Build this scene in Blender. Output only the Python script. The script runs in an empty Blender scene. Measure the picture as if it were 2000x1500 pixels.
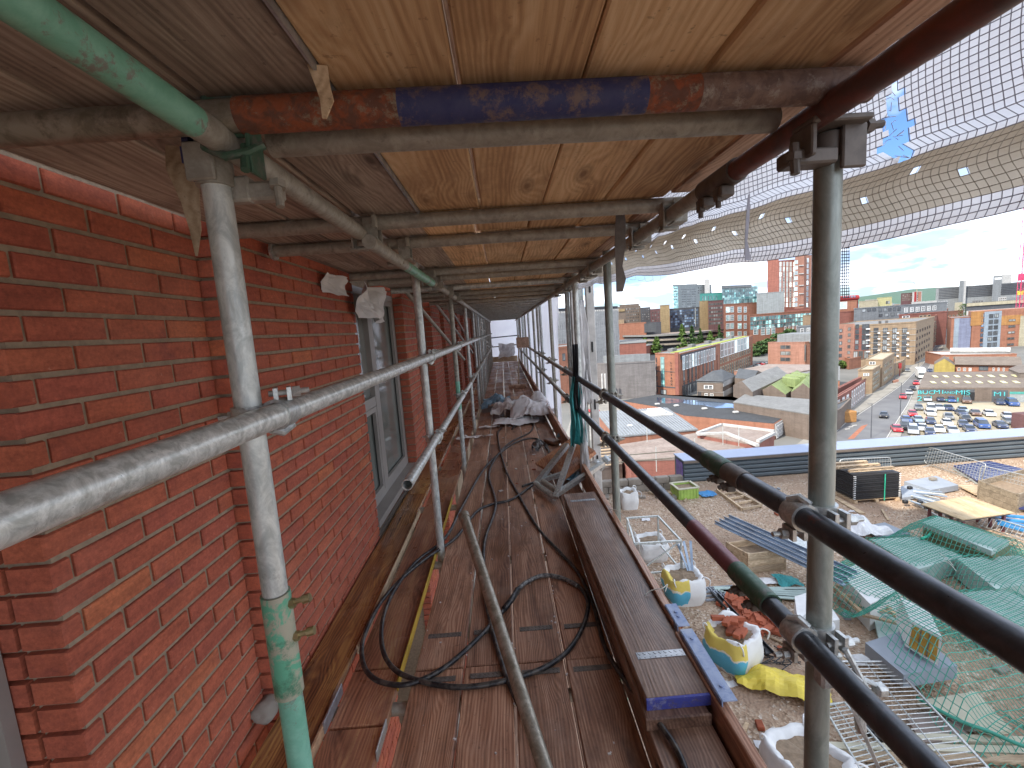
import bpy, bmesh, math, random
from math import sin, cos, pi, radians, atan2, sqrt, hypot
from mathutils import Vector, Matrix, noise
SC = bpy.context.scene
COL = SC.collection
rnd = random.Random(7)
V = Vector
# ------------------------------------------------------------------ camera, sky, sun, exposure
FPX = 861.0; CAMZ = 1.53
down = V((470, -6836, -FPX)).normalized()
cz = -down
cy = V((-20, 107, -FPX)); cy = (cy - cz * cy.dot(cz)).normalized()
cx = cy.cross(cz)
RW = Matrix((cx, cy, cz))                      # camera axes -> world axes
CP = V((0, 0, CAMZ))
cam_d = bpy.data.cameras.new('camera'); cam = bpy.data.objects.new('camera', cam_d); COL.objects.link(cam)
cam.matrix_world = Matrix.Translation(CP) @ RW.to_4x4()
cam_d.sensor_width = 36; cam_d.lens = 36 * FPX / 2000; cam_d.clip_start = 0.02; cam_d.clip_end = 12000
SC.camera = cam
SUN_EL = radians(42); SUN_AZ = V((-0.84, -0.54, 0)).normalized()
w = bpy.data.worlds.new('World'); SC.world = w; w.use_nodes = True
nt = w.node_tree; nt.nodes.clear()
def N(nt, t, **k):
    n = nt.nodes.new(t)
    for a, b in k.items(): setattr(n, a, b)
    return n
L = lambda nt, a, b: nt.links.new(a, b)
sky = N(nt, 'ShaderNodeTexSky', sky_type='NISHITA'); sky.sun_disc = False
sky.sun_elevation = SUN_EL; sky.sun_rotation = atan2(SUN_AZ.x, SUN_AZ.y); sky.air_density = 1.0; sky.dust_density = 0.6
tc = N(nt, 'ShaderNodeTexCoord'); sep = N(nt, 'ShaderNodeSeparateXYZ'); L(nt, tc.outputs['Generated'], sep.inputs[0])
za = N(nt, 'ShaderNodeMath', operation='MAXIMUM'); L(nt, sep.outputs[2], za.inputs[0]); za.inputs[1].default_value = 0.0
zb = N(nt, 'ShaderNodeMath', operation='ADD'); L(nt, za.outputs[0], zb.inputs[0]); zb.inputs[1].default_value = 0.16
dx = N(nt, 'ShaderNodeMath', operation='DIVIDE'); L(nt, sep.outputs[0], dx.inputs[0]); L(nt, zb.outputs[0], dx.inputs[1])
dy = N(nt, 'ShaderNodeMath', operation='DIVIDE'); L(nt, sep.outputs[1], dy.inputs[0]); L(nt, zb.outputs[0], dy.inputs[1])
cb = N(nt, 'ShaderNodeCombineXYZ'); L(nt, dx.outputs[0], cb.inputs[0]); L(nt, dy.outputs[0], cb.inputs[1])
n1 = N(nt, 'ShaderNodeTexNoise'); n1.inputs['Scale'].default_value = 0.75; n1.inputs['Detail'].default_value = 8; n1.inputs['Roughness'].default_value = 0.55; n1.inputs['Distortion'].default_value = 0.3
L(nt, cb.outputs[0], n1.inputs['Vector'])
r1 = N(nt, 'ShaderNodeValToRGB'); r1.color_ramp.elements[0].position = 0.38; r1.color_ramp.elements[1].position = 0.50
L(nt, n1.outputs['Fac'], r1.inputs[0])
mp2 = N(nt, 'ShaderNodeMapping'); mp2.inputs['Location'].default_value = (3.1, 7.7, 0); L(nt, cb.outputs[0], mp2.inputs[0])
n2 = N(nt, 'ShaderNodeTexNoise'); n2.inputs['Scale'].default_value = 1.5; n2.inputs['Detail'].default_value = 9; n2.inputs['Roughness'].default_value = 0.5
L(nt, mp2.outputs[0], n2.inputs['Vector'])
r2 = N(nt, 'ShaderNodeValToRGB')
r2.color_ramp.elements[0].position = 0.42; r2.color_ramp.elements[0].color = (2.0, 2.5, 3.4, 1)
r2.color_ramp.elements[1].position = 0.68; r2.color_ramp.elements[1].color = (9.2, 9.4, 9.8, 1)
L(nt, n2.outputs['Fac'], r2.inputs[0])
mx = N(nt, 'ShaderNodeMix', data_type='RGBA'); L(nt, r1.outputs[0], mx.inputs[0]); tint = N(nt, 'ShaderNodeMix', data_type='RGBA', blend_type='MULTIPLY'); tint.inputs[0].default_value = 1; tint.inputs[7].default_value = (0.26, 0.35, 0.50, 1); L(nt, sky.outputs[0], tint.inputs[6]); L(nt, tint.outputs[2], mx.inputs[6]); L(nt, r2.outputs[0], mx.inputs[7])
bg = N(nt, 'ShaderNodeBackground'); bg.inputs[1].default_value = 0.13; L(nt, mx.outputs[2], bg.inputs[0])
wo = N(nt, 'ShaderNodeOutputWorld'); L(nt, bg.outputs[0], wo.inputs[0])
sd = bpy.data.lights.new('sun', 'SUN'); sd.energy = 2.0; sd.angle = radians(0.6); sd.color = (1.0, 0.93, 0.82)
so = bpy.data.objects.new('sun', sd); COL.objects.link(so)
sdir = (SUN_AZ * cos(SUN_EL) + V((0, 0, sin(SUN_EL))))
so.rotation_euler = sdir.to_track_quat('Z', 'Y').to_euler(); so.location = (-20, -20, 40)
SC.view_settings.view_transform = 'Standard'; SC.view_settings.look = 'None'; SC.view_settings.exposure = 1.75; SC.view_settings.gamma = 1
SC.view_settings.use_curve_mapping = False
# ------------------------------------------------------------------ survey helpers: where the sight line of a pixel (2000x1500) meets a real plane
def ray(u, v): return (RW @ V((u - 1000.0, -(v - 750.0), -FPX))).normalized()
def G(u, v, z):
    d = ray(u, v); return CP + d * ((z - CP.z) / d.z)
def GX(u, v, x):
    d = ray(u, v); return CP + d * ((x - CP.x) / d.x)
def GY(u, v, y):
    d = ray(u, v); return CP + d * ((y - CP.y) / d.y)
# ------------------------------------------------------------------ materials
def newmat(name):
    m = bpy.data.materials.new(name); m.use_nodes = True; nt = m.node_tree; nt.nodes.clear()
    o = N(nt, 'ShaderNodeOutputMaterial'); b = N(nt, 'ShaderNodeBsdfPrincipled'); L(nt, b.outputs[0], o.inputs[0])
    return m, nt, b
def ramp(nt, fac, stops):
    r = N(nt, 'ShaderNodeValToRGB'); e = r.color_ramp.elements
    while len(e) < len(stops): e.new(0.5)
    for i, (p, c) in enumerate(stops): e[i].position = p; e[i].color = (c[0], c[1], c[2], 1)
    L(nt, fac, r.inputs[0]); return r
def noisen(nt, vec, scale, detail=4, rough=0.55, dist=0):
    n = N(nt, 'ShaderNodeTexNoise'); n.inputs['Scale'].default_value = scale; n.inputs['Detail'].default_value = detail
    n.inputs['Roughness'].default_value = rough; n.inputs['Distortion'].default_value = dist
    if vec is not None: L(nt, vec, n.inputs['Vector'])
    return n
def mixc(nt, fac, a, b, mode='MIX'):
    m = N(nt, 'ShaderNodeMix', data_type='RGBA', blend_type=mode)
    for s, x in ((0, fac), (6, a), (7, b)):
        if isinstance(x, (int, float)): m.inputs[s].default_value = x
        elif isinstance(x, tuple): m.inputs[s].default_value = (x[0], x[1], x[2], 1)
        else: L(nt, x, m.inputs[s])
    return m.outputs[2]
def bumpn(nt, b, h, strength, dist=0.01):
    bp = N(nt, 'ShaderNodeBump'); bp.inputs['Strength'].default_value = strength; bp.inputs['Distance'].default_value = dist
    L(nt, h, bp.inputs['Height']); L(nt, bp.outputs[0], b.inputs['Normal'])
def poscoord(nt, scale=(1, 1, 1), rand=False, obj=False):
    if obj:
        t = N(nt, 'ShaderNodeTexCoord'); src = t.outputs['Object']
    else:
        t = N(nt, 'ShaderNodeNewGeometry'); src = t.outputs['Position']
    mp = N(nt, 'ShaderNodeMapping'); mp.inputs['Scale'].default_value = scale; L(nt, src, mp.inputs[0])
    if rand:
        oi = N(nt, 'ShaderNodeObjectInfo'); ml = N(nt, 'ShaderNodeMath', operation='MULTIPLY'); L(nt, oi.outputs['Random'], ml.inputs[0]); ml.inputs[1].default_value = 57.0
        L(nt, ml.outputs[0], mp.inputs['Location'])
    return mp.outputs[0]
def plain(name, c, rough=0.7, metal=0.0, var=0.18, scale=6, bump=0.0, c2=None, spec=0.5, thr=(0.35, 0.7), obj=False, coat=0):
    m, nt, b = newmat(name)
    p = poscoord(nt, obj=obj, rand=obj)
    n = noisen(nt, p, scale, 6)
    if c2 is None: c2 = tuple(max(0, x * (1 - var * 2)) for x in c)
    r = ramp(nt, n.outputs['Fac'], [(thr[0], c2), (thr[1], c)])
    L(nt, r.outputs[0], b.inputs['Base Color'])
    b.inputs['Roughness'].default_value = rough; b.inputs['Metallic'].default_value = metal; b.inputs['Specular IOR Level'].default_value = spec
    b.inputs['Coat Weight'].default_value = coat
    if bump: bumpn(nt, b, noisen(nt, p, scale * 6, 5).outputs['Fac'], bump)
    return m
def wood(name, dark, mid, light, axis='Y', rough=0.75, bump=0.25, wet=0.0, wetc=None, knots=True, gs=1.0, kn=1.0, grain=1.0):
    m, nt, b = newmat(name)
    tc_ = N(nt, 'ShaderNodeTexCoord'); sp = N(nt, 'ShaderNodeSeparateXYZ'); L(nt, tc_.outputs['Object'], sp.inputs[0])
    oi = N(nt, 'ShaderNodeObjectInfo')
    def math(op, a, b_, c=None):
        n = N(nt, 'ShaderNodeMath', operation=op)
        for i, x in enumerate((a, b_, c)):
            if x is None: continue
            if isinstance(x, (int, float)): n.inputs[i].default_value = x
            else: L(nt, x, n.inputs[i])
        return n.outputs[0]
    hi, lo = 9 * gs, 0.75 * gs
    def aniso(h, l): return {'Y': (h, l, h), 'X': (l, h, h), 'Z': (h, h, l)}[axis]
    across = sp.outputs[{'Y': 0, 'X': 1, 'Z': 0}[axis]]
    warp = noisen(nt, poscoord(nt, scale=aniso(5.0, 0.9), rand=True, obj=True), 1.0, 3, 0.5)
    vo = N(nt, 'ShaderNodeTexVoronoi'); vo.inputs['Scale'].default_value = 1.0; vo.inputs['Randomness'].default_value = 1.0
    L(nt, poscoord(nt, scale=aniso(6.5, 2.1), rand=True, obj=True), vo.inputs['Vector'])
    kd = ramp(nt, vo.outputs['Distance'], [(0.0, (1, 1, 1)), (0.42, (0, 0, 0))]).outputs[0]
    ph = math('MULTIPLY_ADD', across, 330.0 * gs * grain, math('MULTIPLY', oi.outputs['Random'], 40.0))
    ph = math('MULTIPLY_ADD', warp.outputs['Fac'], 60.0, ph)
    ph = math('MULTIPLY_ADD', kd, 22.0 if knots else 0.0, ph)
    sn = math('SINE', ph, 0)
    fine = noisen(nt, poscoord(nt, scale=aniso(90, 2.2), rand=True, obj=True), 1.0, 6, 0.7)
    broad = noisen(nt, poscoord(nt, scale=aniso(hi, lo), rand=True, obj=True), 1.0, 6, 0.6, 0.8)
    v = math('MULTIPLY_ADD', sn, 0.055, math('MULTIPLY_ADD', fine.outputs['Fac'], 0.45, math('MULTIPLY', broad.outputs['Fac'], 0.55)))
    col = ramp(nt, v, [(0.34, dark), (0.5, mid), (0.64, light)]).outputs[0]
    tone = ramp(nt, oi.outputs['Random'], [(0.0, (0.74, 0.72, 0.71)), (0.5, (0.97, 0.96, 0.94)), (1.0, (1.18, 1.13, 1.08))]).outputs[0]
    col = mixc(nt, 1.0, col, tone, 'MULTIPLY')
    st = noisen(nt, poscoord(nt, scale=aniso(4, 2.0), rand=True, obj=True), 1.3, 8, 0.72)
    col = mixc(nt, ramp(nt, st.outputs['Fac'], [(0.50, (0, 0, 0)), (0.66, (0.55, 0.55, 0.55))]).outputs[0], col, tuple(x * 0.7 for x in dark))
    sp2 = noisen(nt, poscoord(nt, scale=(1, 1, 1), rand=True, obj=True), 55, 4, 0.6)
    col = mixc(nt, ramp(nt, sp2.outputs['Fac'], [(0.64, (0, 0, 0)), (0.70, (0.5, 0.5, 0.5))]).outputs[0], col, tuple(x * 0.5 for x in dark))
    if knots:
        rk = ramp(nt, vo.outputs['Distance'], [(0.05, (kn, kn, kn)), (0.10, (0.35 * kn,) * 3), (0.13, (0.55 * kn,) * 3), (0.20, (0, 0, 0))])
        col = mixc(nt, rk.outputs[0], col, tuple(x * 0.6 for x in dark))
    if wet:
        du = noisen(nt, poscoord(nt, scale=(1, .6, 1)), 3.2, 8, 0.75)
        col = mixc(nt, ramp(nt, du.outputs['Fac'], [(0.50, (0, 0, 0)), (0.66, (0.22, 0.22, 0.22))]).outputs[0], col, (0.48, 0.36, 0.28))
    L(nt, col, b.inputs['Base Color'])
    b.inputs['Roughness'].default_value = rough
    if wet:
        wn = noisen(nt, poscoord(nt, scale=(1.6, 1.0, 1.6)), 1.6, 5)
        rr = ramp(nt, wn.outputs['Fac'], [(0.42, (rough,) * 3), (0.6, (rough * (1 - wet),) * 3)])
        L(nt, rr.outputs[0], b.inputs['Roughness'])
    bumpn(nt, b, v, bump, 0.006)
    return m
def streak(name, base, c2, amt=(0.5, 0.62), rough=0.5, metal=0.0, scale=9, c3=None, amt3=(0.6, 0.7), aniso=(1, 1, 1), bump=0.08, rough2=None):
    m, nt, b = newmat(name)
    p = poscoord(nt, scale=aniso, rand=True, obj=True)
    scale *= 1.8; n = noisen(nt, p, scale, 8, 0.7, 0.6)
    f = ramp(nt, n.outputs['Fac'], [(amt[0], (0, 0, 0)), (amt[1], (1, 1, 1))]).outputs[0]
    col = mixc(nt, f, base, c2)
    if c3 is not None:
        n3 = noisen(nt, p, scale * 0.6, 8, 0.78); amt3 = (amt3[0] - .06, amt3[1] - .06)
        f3 = ramp(nt, n3.outputs['Fac'], [(amt3[0], (0, 0, 0)), (amt3[1], (1, 1, 1))]).outputs[0]
        col = mixc(nt, f3, col, c3)
    L(nt, col, b.inputs['Base Color']); b.inputs['Metallic'].default_value = metal
    n4 = noisen(nt, p, scale * 3, 5)
    rr = ramp(nt, n4.outputs['Fac'], [(0.3, (rough * 0.8,) * 3), (0.7, (min(1, rough * 1.3),) * 3)]); L(nt, rr.outputs[0], b.inputs['Roughness'])
    bumpn(nt, b, n.outputs['Fac'], bump, 0.003)
    return m
M = {}
def brickmat(name, mult=1.0):
    m, nt, b = newmat(name)
    oi = N(nt, 'ShaderNodeObjectInfo'); ge = N(nt, 'ShaderNodeNewGeometry')
    ad = N(nt, 'ShaderNodeMath', operation='ADD'); L(nt, oi.outputs['Random'], ad.inputs[0]); L(nt, ge.outputs['Random Per Island'], ad.inputs[1])
    fr = N(nt, 'ShaderNodeMath', operation='FRACT'); L(nt, ad.outputs[0], fr.inputs[0])
    col = ramp(nt, fr.outputs[0], [(0.0, (0.37, 0.092, 0.052)), (0.3, (0.42, 0.108, 0.056)), (0.6, (0.44, 0.118, 0.060)), (0.9, (0.38, 0.092, 0.056)), (0.99, (0.48, 0.145, 0.064))]).outputs[0]
    p = poscoord(nt)
    n = noisen(nt, p, 5.5, 4, 0.6); f = ramp(nt, n.outputs['Fac'], [(0.60, (0, 0, 0)), (0.74, (0.5, 0.5, 0.5))]).outputs[0]
    col = mixc(nt, f, col, (0.17, 0.045, 0.05))
    n2 = noisen(nt, p, 90, 6, 0.7); col = mixc(nt, 1.0, col, ramp(nt, n2.outputs['Fac'], [(0.3, (0.72, 0.7, 0.7)), (0.7, (1.2, 1.18, 1.15))]).outputs[0], 'MULTIPLY')
    n5 = noisen(nt, poscoord(nt, scale=(1, .5, 2)), 14, 8, 0.75); col = mixc(nt, 1.0, col, ramp(nt, n5.outputs['Fac'], [(0.32, (0.70, 0.66, 0.66)), (0.62, (1.16, 1.14, 1.10))]).outputs[0], 'MULTIPLY')
    n6 = noisen(nt, p, 1.3, 5, 0.6); col = mixc(nt, ramp(nt, n6.outputs['Fac'], [(0.52, (0, 0, 0)), (0.75, (0.10, 0.10, 0.10))]).outputs[0], col, (0.52, 0.36, 0.28))
    n3 = noisen(nt, p, 38, 3, 0.5); f3 = ramp(nt, n3.outputs['Fac'], [(0.70, (0, 0, 0)), (0.76, (0.6, 0.6, 0.6))]).outputs[0]
    col = mixc(nt, f3, col, (0.55, 0.24, 0.16))
    L(nt, col, b.inputs['Base Color']); b.inputs['Roughness'].default_value = 0.82
    bumpn(nt, b, n2.outputs['Fac'], 0.35, 0.003)
    return m
M['brick'] = brickmat('brick')
M['mortar'] = plain('mortar', (0.36, 0.275, 0.185), 0.95, var=0.15, scale=40, bump=0.3)
M['deckwood'] = wood('deck_wood', (0.13, 0.058, 0.034), (0.33, 0.165, 0.10), (0.52, 0.31, 0.205), rough=0.62, bump=0.5, wet=0.55, grain=1.5, kn=.7)
M['innerwood'] = wood('inner_wood', (0.18, 0.075, 0.042), (0.38, 0.17, 0.10), (0.50, 0.28, 0.14), rough=0.5, bump=0.4, wet=0.7)
M['amberwood'] = wood('amber_wood', (0.10, 0.035, 0.018), (0.36, 0.16, 0.06), (0.58, 0.33, 0.11), rough=0.4, bump=0.3, wet=0.7)
M['newwood'] = wood('new_wood', (0.44, 0.25, 0.12), (0.72, 0.47, 0.25), (0.85, 0.62, 0.37), rough=0.8, bump=0.25)
M['greywood'] = wood('grey_wood', (0.19, 0.14, 0.11), (0.38, 0.30, 0.24), (0.52, 0.43, 0.35), rough=0.85, bump=0.5)
M['redwood'] = wood('red_wood', (0.25, 0.15, 0.10), (0.46, 0.30, 0.21), (0.60, 0.42, 0.31), rough=0.85, bump=0.4)
M['stackwood'] = wood('stack_wood', (0.09, 0.046, 0.03), (0.22, 0.12, 0.078), (0.38, 0.24, 0.165), rough=0.6, bump=0.4, wet=0.5, grain=1.4, kn=.6)
M['palewood'] = wood('pale_wood', (0.32, 0.22, 0.13), (0.5, 0.38, 0.25), (0.62, 0.5, 0.35), rough=0.85, bump=0.2)
M['palewoodx'] = wood('pale_wood_cross', (0.32, 0.22, 0.13), (0.5, 0.38, 0.25), (0.62, 0.5, 0.35), axis='X', rough=0.85, bump=0.2)
M['oldwoodx'] = wood('weathered_wood', (0.14, 0.11, 0.075), (0.27, 0.22, 0.155), (0.38, 0.32, 0.24), axis='X', rough=0.9, bump=0.3)
M['ply'] = wood('plywood', (0.42, 0.29, 0.15), (0.55, 0.41, 0.24), (0.66, 0.53, 0.34), rough=0.8, bump=0.1, gs=0.5)
M['edgewood'] = plain('split_wood', (0.62, 0.36, 0.2), 0.85, scale=20, bump=0.2)
M['galv'] = streak('galvanised_tube', (0.38, 0.40, 0.38), (0.64, 0.66, 0.62), (0.4, 0.62), 0.40, 0.35, 16, c3=(0.22, 0.21, 0.19), amt3=(0.66, 0.80), aniso=(1, 1, 0.6))
M['greygreen'] = streak('grey_green_tube', (0.20, 0.225, 0.20), (0.32, 0.345, 0.31), (0.4, 0.62), 0.4, 0.3, 10, aniso=(1, 1, .4))
M['galvdull'] = streak('dull_galvanised_tube', (0.30, 0.28, 0.235), (0.44, 0.42, 0.36), (0.4, 0.65), 0.55, 0.35, 12, c3=(0.16, 0.14, 0.12), amt3=(0.62, 0.78))
M['galvbright'] = streak('bright_galvanised', (0.36, 0.37, 0.36), (0.58, 0.59, 0.57), (0.4, 0.6), 0.35, 0.6, 30)
M['railtube'] = streak('worn_rail_tube', (0.42, 0.43, 0.40), (0.80, 0.81, 0.77), (0.40, 0.62), 0.34, 0.4, 22, c3=(0.30, 0.24, 0.20), amt3=(0.64, 0.80))
M['blacktube'] = streak('dark_steel_tube', (0.055, 0.06, 0.068), (0.10, 0.11, 0.125), (0.4, 0.7), 0.34, 0.55, 10, c3=(0.14, 0.06, 0.055), amt3=(0.66, 0.74))
M['greentube'] = streak('green_painted_tube', (0.15, 0.38, 0.27), (0.21, 0.46, 0.34), (0.4, 0.6), 0.42, 0.0, 12, c3=(0.20, 0.20, 0.17), amt3=(0.60, 0.66), bump=0.15)
M['greenpaint'] = streak('green_paint_patches', (0.12, 0.38, 0.24), (0.38, 0.36, 0.27), (0.46, 0.52), 0.45, 0.1, 9, c3=(0.07, 0.20, 0.12), amt3=(0.6, 0.7), bump=0.15)
M['darkgreen'] = streak('dark_green_paint', (0.05, 0.11, 0.07), (0.12, 0.13, 0.11), (0.5, 0.6), 0.5, 0.2, 12)
M['maroon'] = streak('maroon_paint', (0.16, 0.045, 0.055), (0.20, 0.07, 0.08), (0.4, 0.6), 0.4, 0.1, 12)
M['brownpaint'] = streak('brown_grey_paint', (0.20, 0.13, 0.10), (0.12, 0.075, 0.06), (0.42, 0.58), 0.7, 0.0, 16, c3=(0.30, 0.26, 0.22), amt3=(0.58, 0.68), bump=0.25)
M['redtube'] = streak('red_brown_paint', (0.18, 0.055, 0.04), (0.10, 0.05, 0.042), (0.42, 0.6), 0.45, 0.15, 6, c3=(0.28, 0.25, 0.22), amt3=(0.68, 0.75))
M['rust'] = streak('orange_rust_paint', (0.27, 0.075, 0.03), (0.13, 0.055, 0.035), (0.42, 0.56), 0.75, 0.0, 18, c3=(0.24, 0.20, 0.14), amt3=(0.58, 0.66), bump=0.3)
M['navypaint'] = streak('navy_paint', (0.028, 0.035, 0.12), (0.045, 0.05, 0.13), (0.4, 0.6), 0.6, 0.0, 10, c3=(0.17, 0.12, 0.11), amt3=(0.575, 0.66), bump=0.35)
M['darkiron'] = plain('dark_iron', (0.17, 0.145, 0.125), 0.6, 0.15, scale=30)
M['polebare'] = streak('old_brown_tube', (0.20, 0.175, 0.13), (0.36, 0.32, 0.26), (0.4, 0.6), 0.38, 0.5, 12, c3=(0.12, 0.10, 0.075), amt3=(0.62, 0.78))
M['brass'] = plain('brass_bolt', (0.5, 0.42, 0.22), 0.35, 0.8, scale=20)
M['bluepaint'] = streak('blue_painted_steel', (0.30, 0.36, 0.50), (0.20, 0.26, 0.42), (0.4, 0.6), 0.5, 0.0, 12, c3=(0.35, 0.40, 0.5), amt3=(0.6, 0.7))
M['blueend'] = streak('blue_painted_wood_end', (0.05, 0.06, 0.30), (0.10, 0.08, 0.16), (0.5, 0.62), 0.65, 0.0, 18, c3=(0.2, 0.2, 0.35), amt3=(0.6, 0.68))
M['zinc'] = plain('zinc_plate', (0.5, 0.52, 0.55), 0.4, 0.7, scale=30)
M['hose'] = plain('black_rubber_hose', (0.014, 0.014, 0.016), 0.38, scale=28, c2=(0.075, 0.065, 0.055), thr=(0.42, 0.52))
M['hosegrey'] = plain('scuffed_hose', (0.30, 0.29, 0.27), 0.5, scale=60, c2=(0.03, 0.03, 0.03))
M['rag'] = plain('dirty_white_cloth', (0.74, 0.70, 0.67), 0.9, scale=8, c2=(0.42, 0.36, 0.33), bump=0.2)
M['tarp'] = plain('grey_white_sheet', (0.82, 0.81, 0.80), 0.6, scale=5, c2=(0.60, 0.58, 0.57), bump=0.1)
M['bluerag'] = plain('blue_plastic', (0.10, 0.28, 0.42), 0.5, scale=10, c2=(0.25, 0.34, 0.4))
M['teal'] = plain('teal_netting', (0.05, 0.33, 0.33), 0.7, scale=30)
M['black'] = plain('black_plastic', (0.02, 0.02, 0.022), 0.5, scale=20)
M['alu'] = plain('window_aluminium', (0.33, 0.30, 0.27), 0.45, 0.1, scale=4, var=0.08)
M['aludark'] = plain('dark_sill', (0.05, 0.045, 0.04), 0.6, scale=10)
M['post'] = plain('pale_mast_metal', (0.64, 0.62, 0.58), 0.6, 0.2, scale=8)
M['rope'] = plain('white_twine', (0.6, 0.58, 0.5), 0.9, scale=40)
def transl(name, c, tr=0.5, c2=None):
    m, nt, b = newmat(name)
    n = noisen(nt, poscoord(nt), 3.5, 6)
    col = ramp(nt, n.outputs['Fac'], [(0.35, c2 or tuple(x * 0.75 for x in c)), (0.65, c)]).outputs[0]
    d = N(nt, 'ShaderNodeBsdfDiffuse'); t = N(nt, 'ShaderNodeBsdfTranslucent'); mx = N(nt, 'ShaderNodeMixShader')
    L(nt, col, d.inputs[0]); L(nt, col, t.inputs[0]); mx.inputs[0].default_value = tr
    L(nt, d.outputs[0], mx.inputs[1]); L(nt, t.outputs[0], mx.inputs[2])
    o = [x for x in nt.nodes if x.type == 'OUTPUT_MATERIAL'][0]; L(nt, mx.outputs[0], o.inputs[0])
    return m
M['film'] = transl('white_film', (0.90, 0.90, 0.92), 0.8, (0.80, 0.79, 0.80))
M['band'] = transl('tan_hem_band', (0.66, 0.58, 0.46), 0.6, (0.50, 0.43, 0.33))
M['strand'] = plain('grey_strands', (0.42, 0.42, 0.48), 0.7, scale=10)
M['bandstrand'] = plain('tan_strands', (0.42, 0.37, 0.29), 0.8, scale=10)
M['sheeting'] = transl('white_sheeting', (0.95, 0.95, 0.97), 0.8, (0.90, 0.90, 0.93))
M['greennet'] = plain('green_net', (0.02, 0.22, 0.14), 0.7, scale=2, c2=(0.07, 0.32, 0.24))
def glassm(name, c, c2, rough=0.12, scale=0.25):
    m, nt, b = newmat(name); n = noisen(nt, poscoord(nt), scale, 2)
    base_ = ramp(nt, n.outputs['Fac'], [(0.4, c2), (0.6, c)]).outputs[0]
    if 'near' not in name and 'car' not in name:
        oi = N(nt, 'ShaderNodeObjectInfo'); rr_ = ramp(nt, oi.outputs['Random'], [(0.0, (0.5, 0.5, 0.5)), (0.45, (1.0, 1.0, 1.0)), (0.70, (1.5, 1.5, 1.45)), (0.78, (3.2, 3.1, 2.8)), (1.0, (4.0, 3.9, 3.6))]); base_ = mixc(nt, 1.0, base_, rr_.outputs[0], 'MULTIPLY')
    L(nt, base_, b.inputs['Base Color'])
    b.inputs['Roughness'].default_value = rough; b.inputs['Specular IOR Level'].default_value = 0.8; b.inputs['IOR'].default_value = 1.6
    return m
M['glass'] = glassm('window_glass', (0.05, 0.055, 0.06), (0.10, 0.11, 0.12))
M['nearglass'] = glassm('near_window_glass', (0.16, 0.17, 0.15), (0.22, 0.22, 0.20), 0.08, 1.5)
M['tealglass'] = glassm('teal_glass', (0.05, 0.16, 0.17), (0.22, 0.36, 0.36), 0.1)
M['navyglass'] = glassm('navy_glass', (0.03, 0.05, 0.09), (0.10, 0.14, 0.20), 0.1)
M['paleglass'] = glassm('pale_glass', (0.30, 0.38, 0.40), (0.45, 0.52, 0.54), 0.15)
def farbrick(name, c, c2=None, cs=6.0, lines=True):
    m, nt, b = newmat(name)
    g = N(nt, 'ShaderNodeNewGeometry'); sp = N(nt, 'ShaderNodeSeparateXYZ'); L(nt, g.outputs['Position'], sp.inputs[0])
    n = noisen(nt, poscoord(nt, scale=(0.3, 0.3, 1.2)), 0.8, 8, 0.65)
    col = ramp(nt, n.outputs['Fac'], [(0.3, c2 or tuple(x * 0.72 for x in c)), (0.7, c)]).outputs[0]
    n2 = noisen(nt, poscoord(nt, scale=(1, 1, 4)), 2.2, 4, 0.7)
    col = mixc(nt, 1.0, col, ramp(nt, n2.outputs['Fac'], [(0.3, (0.8, 0.8, 0.8)), (0.7, (1.15, 1.15, 1.15))]).outputs[0], 'MULTIPLY')
    n3 = noisen(nt, poscoord(nt, scale=(.9, .9, .08)), 1.0, 5, 0.7); col = mixc(nt, 1.0, col, ramp(nt, n3.outputs['Fac'], [(0.35, (0.84, 0.83, 0.82)), (0.6, (1.05, 1.05, 1.05))]).outputs[0], 'MULTIPLY')
    L(nt, col, b.inputs['Base Color']); b.inputs['Roughness'].default_value = 0.9
    return m
M['fbrick'] = farbrick('orange_brick_far', (0.352, 0.155, 0.095))
M['fbrick2'] = farbrick('red_brick_far', (0.282, 0.109, 0.081))
M['fpink'] = farbrick('pink_brick_far', (0.387, 0.197, 0.141))
M['ftan'] = farbrick('tan_brick_far', (0.352, 0.253, 0.162))
M['ftower'] = farbrick('yellow_tower_far', (0.324, 0.239, 0.127))
M['fbrown'] = farbrick('brown_concrete_far', (0.183, 0.141, 0.113))
M['fpurple'] = farbrick('purple_brown_far', (0.141, 0.070, 0.070))
M['fdark'] = farbrick('charcoal_far', (0.084, 0.088, 0.099))
M['fgrey'] = farbrick('grey_cladding_far', (0.190, 0.176, 0.172))
M['fgrey2'] = farbrick('mid_grey_far', (0.239, 0.253, 0.260))
M['fpale'] = farbrick('pale_cladding_far', (0.324, 0.352, 0.352))
M['fwhite'] = farbrick('white_render_far', (0.507, 0.500, 0.479))
M['fcream'] = farbrick('cream_render_far', (0.436, 0.394, 0.282))
M['fyellow'] = farbrick('yellow_cladding_far', (0.394, 0.303, 0.084))
M['fpaleyellow'] = farbrick('pale_yellow_far', (0.493, 0.465, 0.239))
M['fblue'] = farbrick('lilac_panel_far', (0.232, 0.253, 0.352))
M['fblue2'] = farbrick('pale_blue_panel_far', (0.296, 0.352, 0.408))
M['forange'] = farbrick('orange_panel_far', (0.422, 0.211, 0.070))
M['fteal'] = farbrick('teal_panel_far', (0.084, 0.338, 0.296))
M['fred'] = farbrick('bright_red_far', (0.352, 0.035, 0.035))
M['froof'] = farbrick('dark_felt_roof', (0.053, 0.056, 0.060))
M['fslate'] = farbrick('slate_roof', (0.092, 0.099, 0.106))
M['froofgrey'] = farbrick('grey_roof', (0.211, 0.211, 0.204))
M['froofbrown'] = farbrick('brown_sheet_roof', (0.190, 0.155, 0.127))
M['froofpink'] = farbrick('stained_flat_roof', (0.310, 0.260, 0.225), (0.211, 0.155, 0.127))
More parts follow.
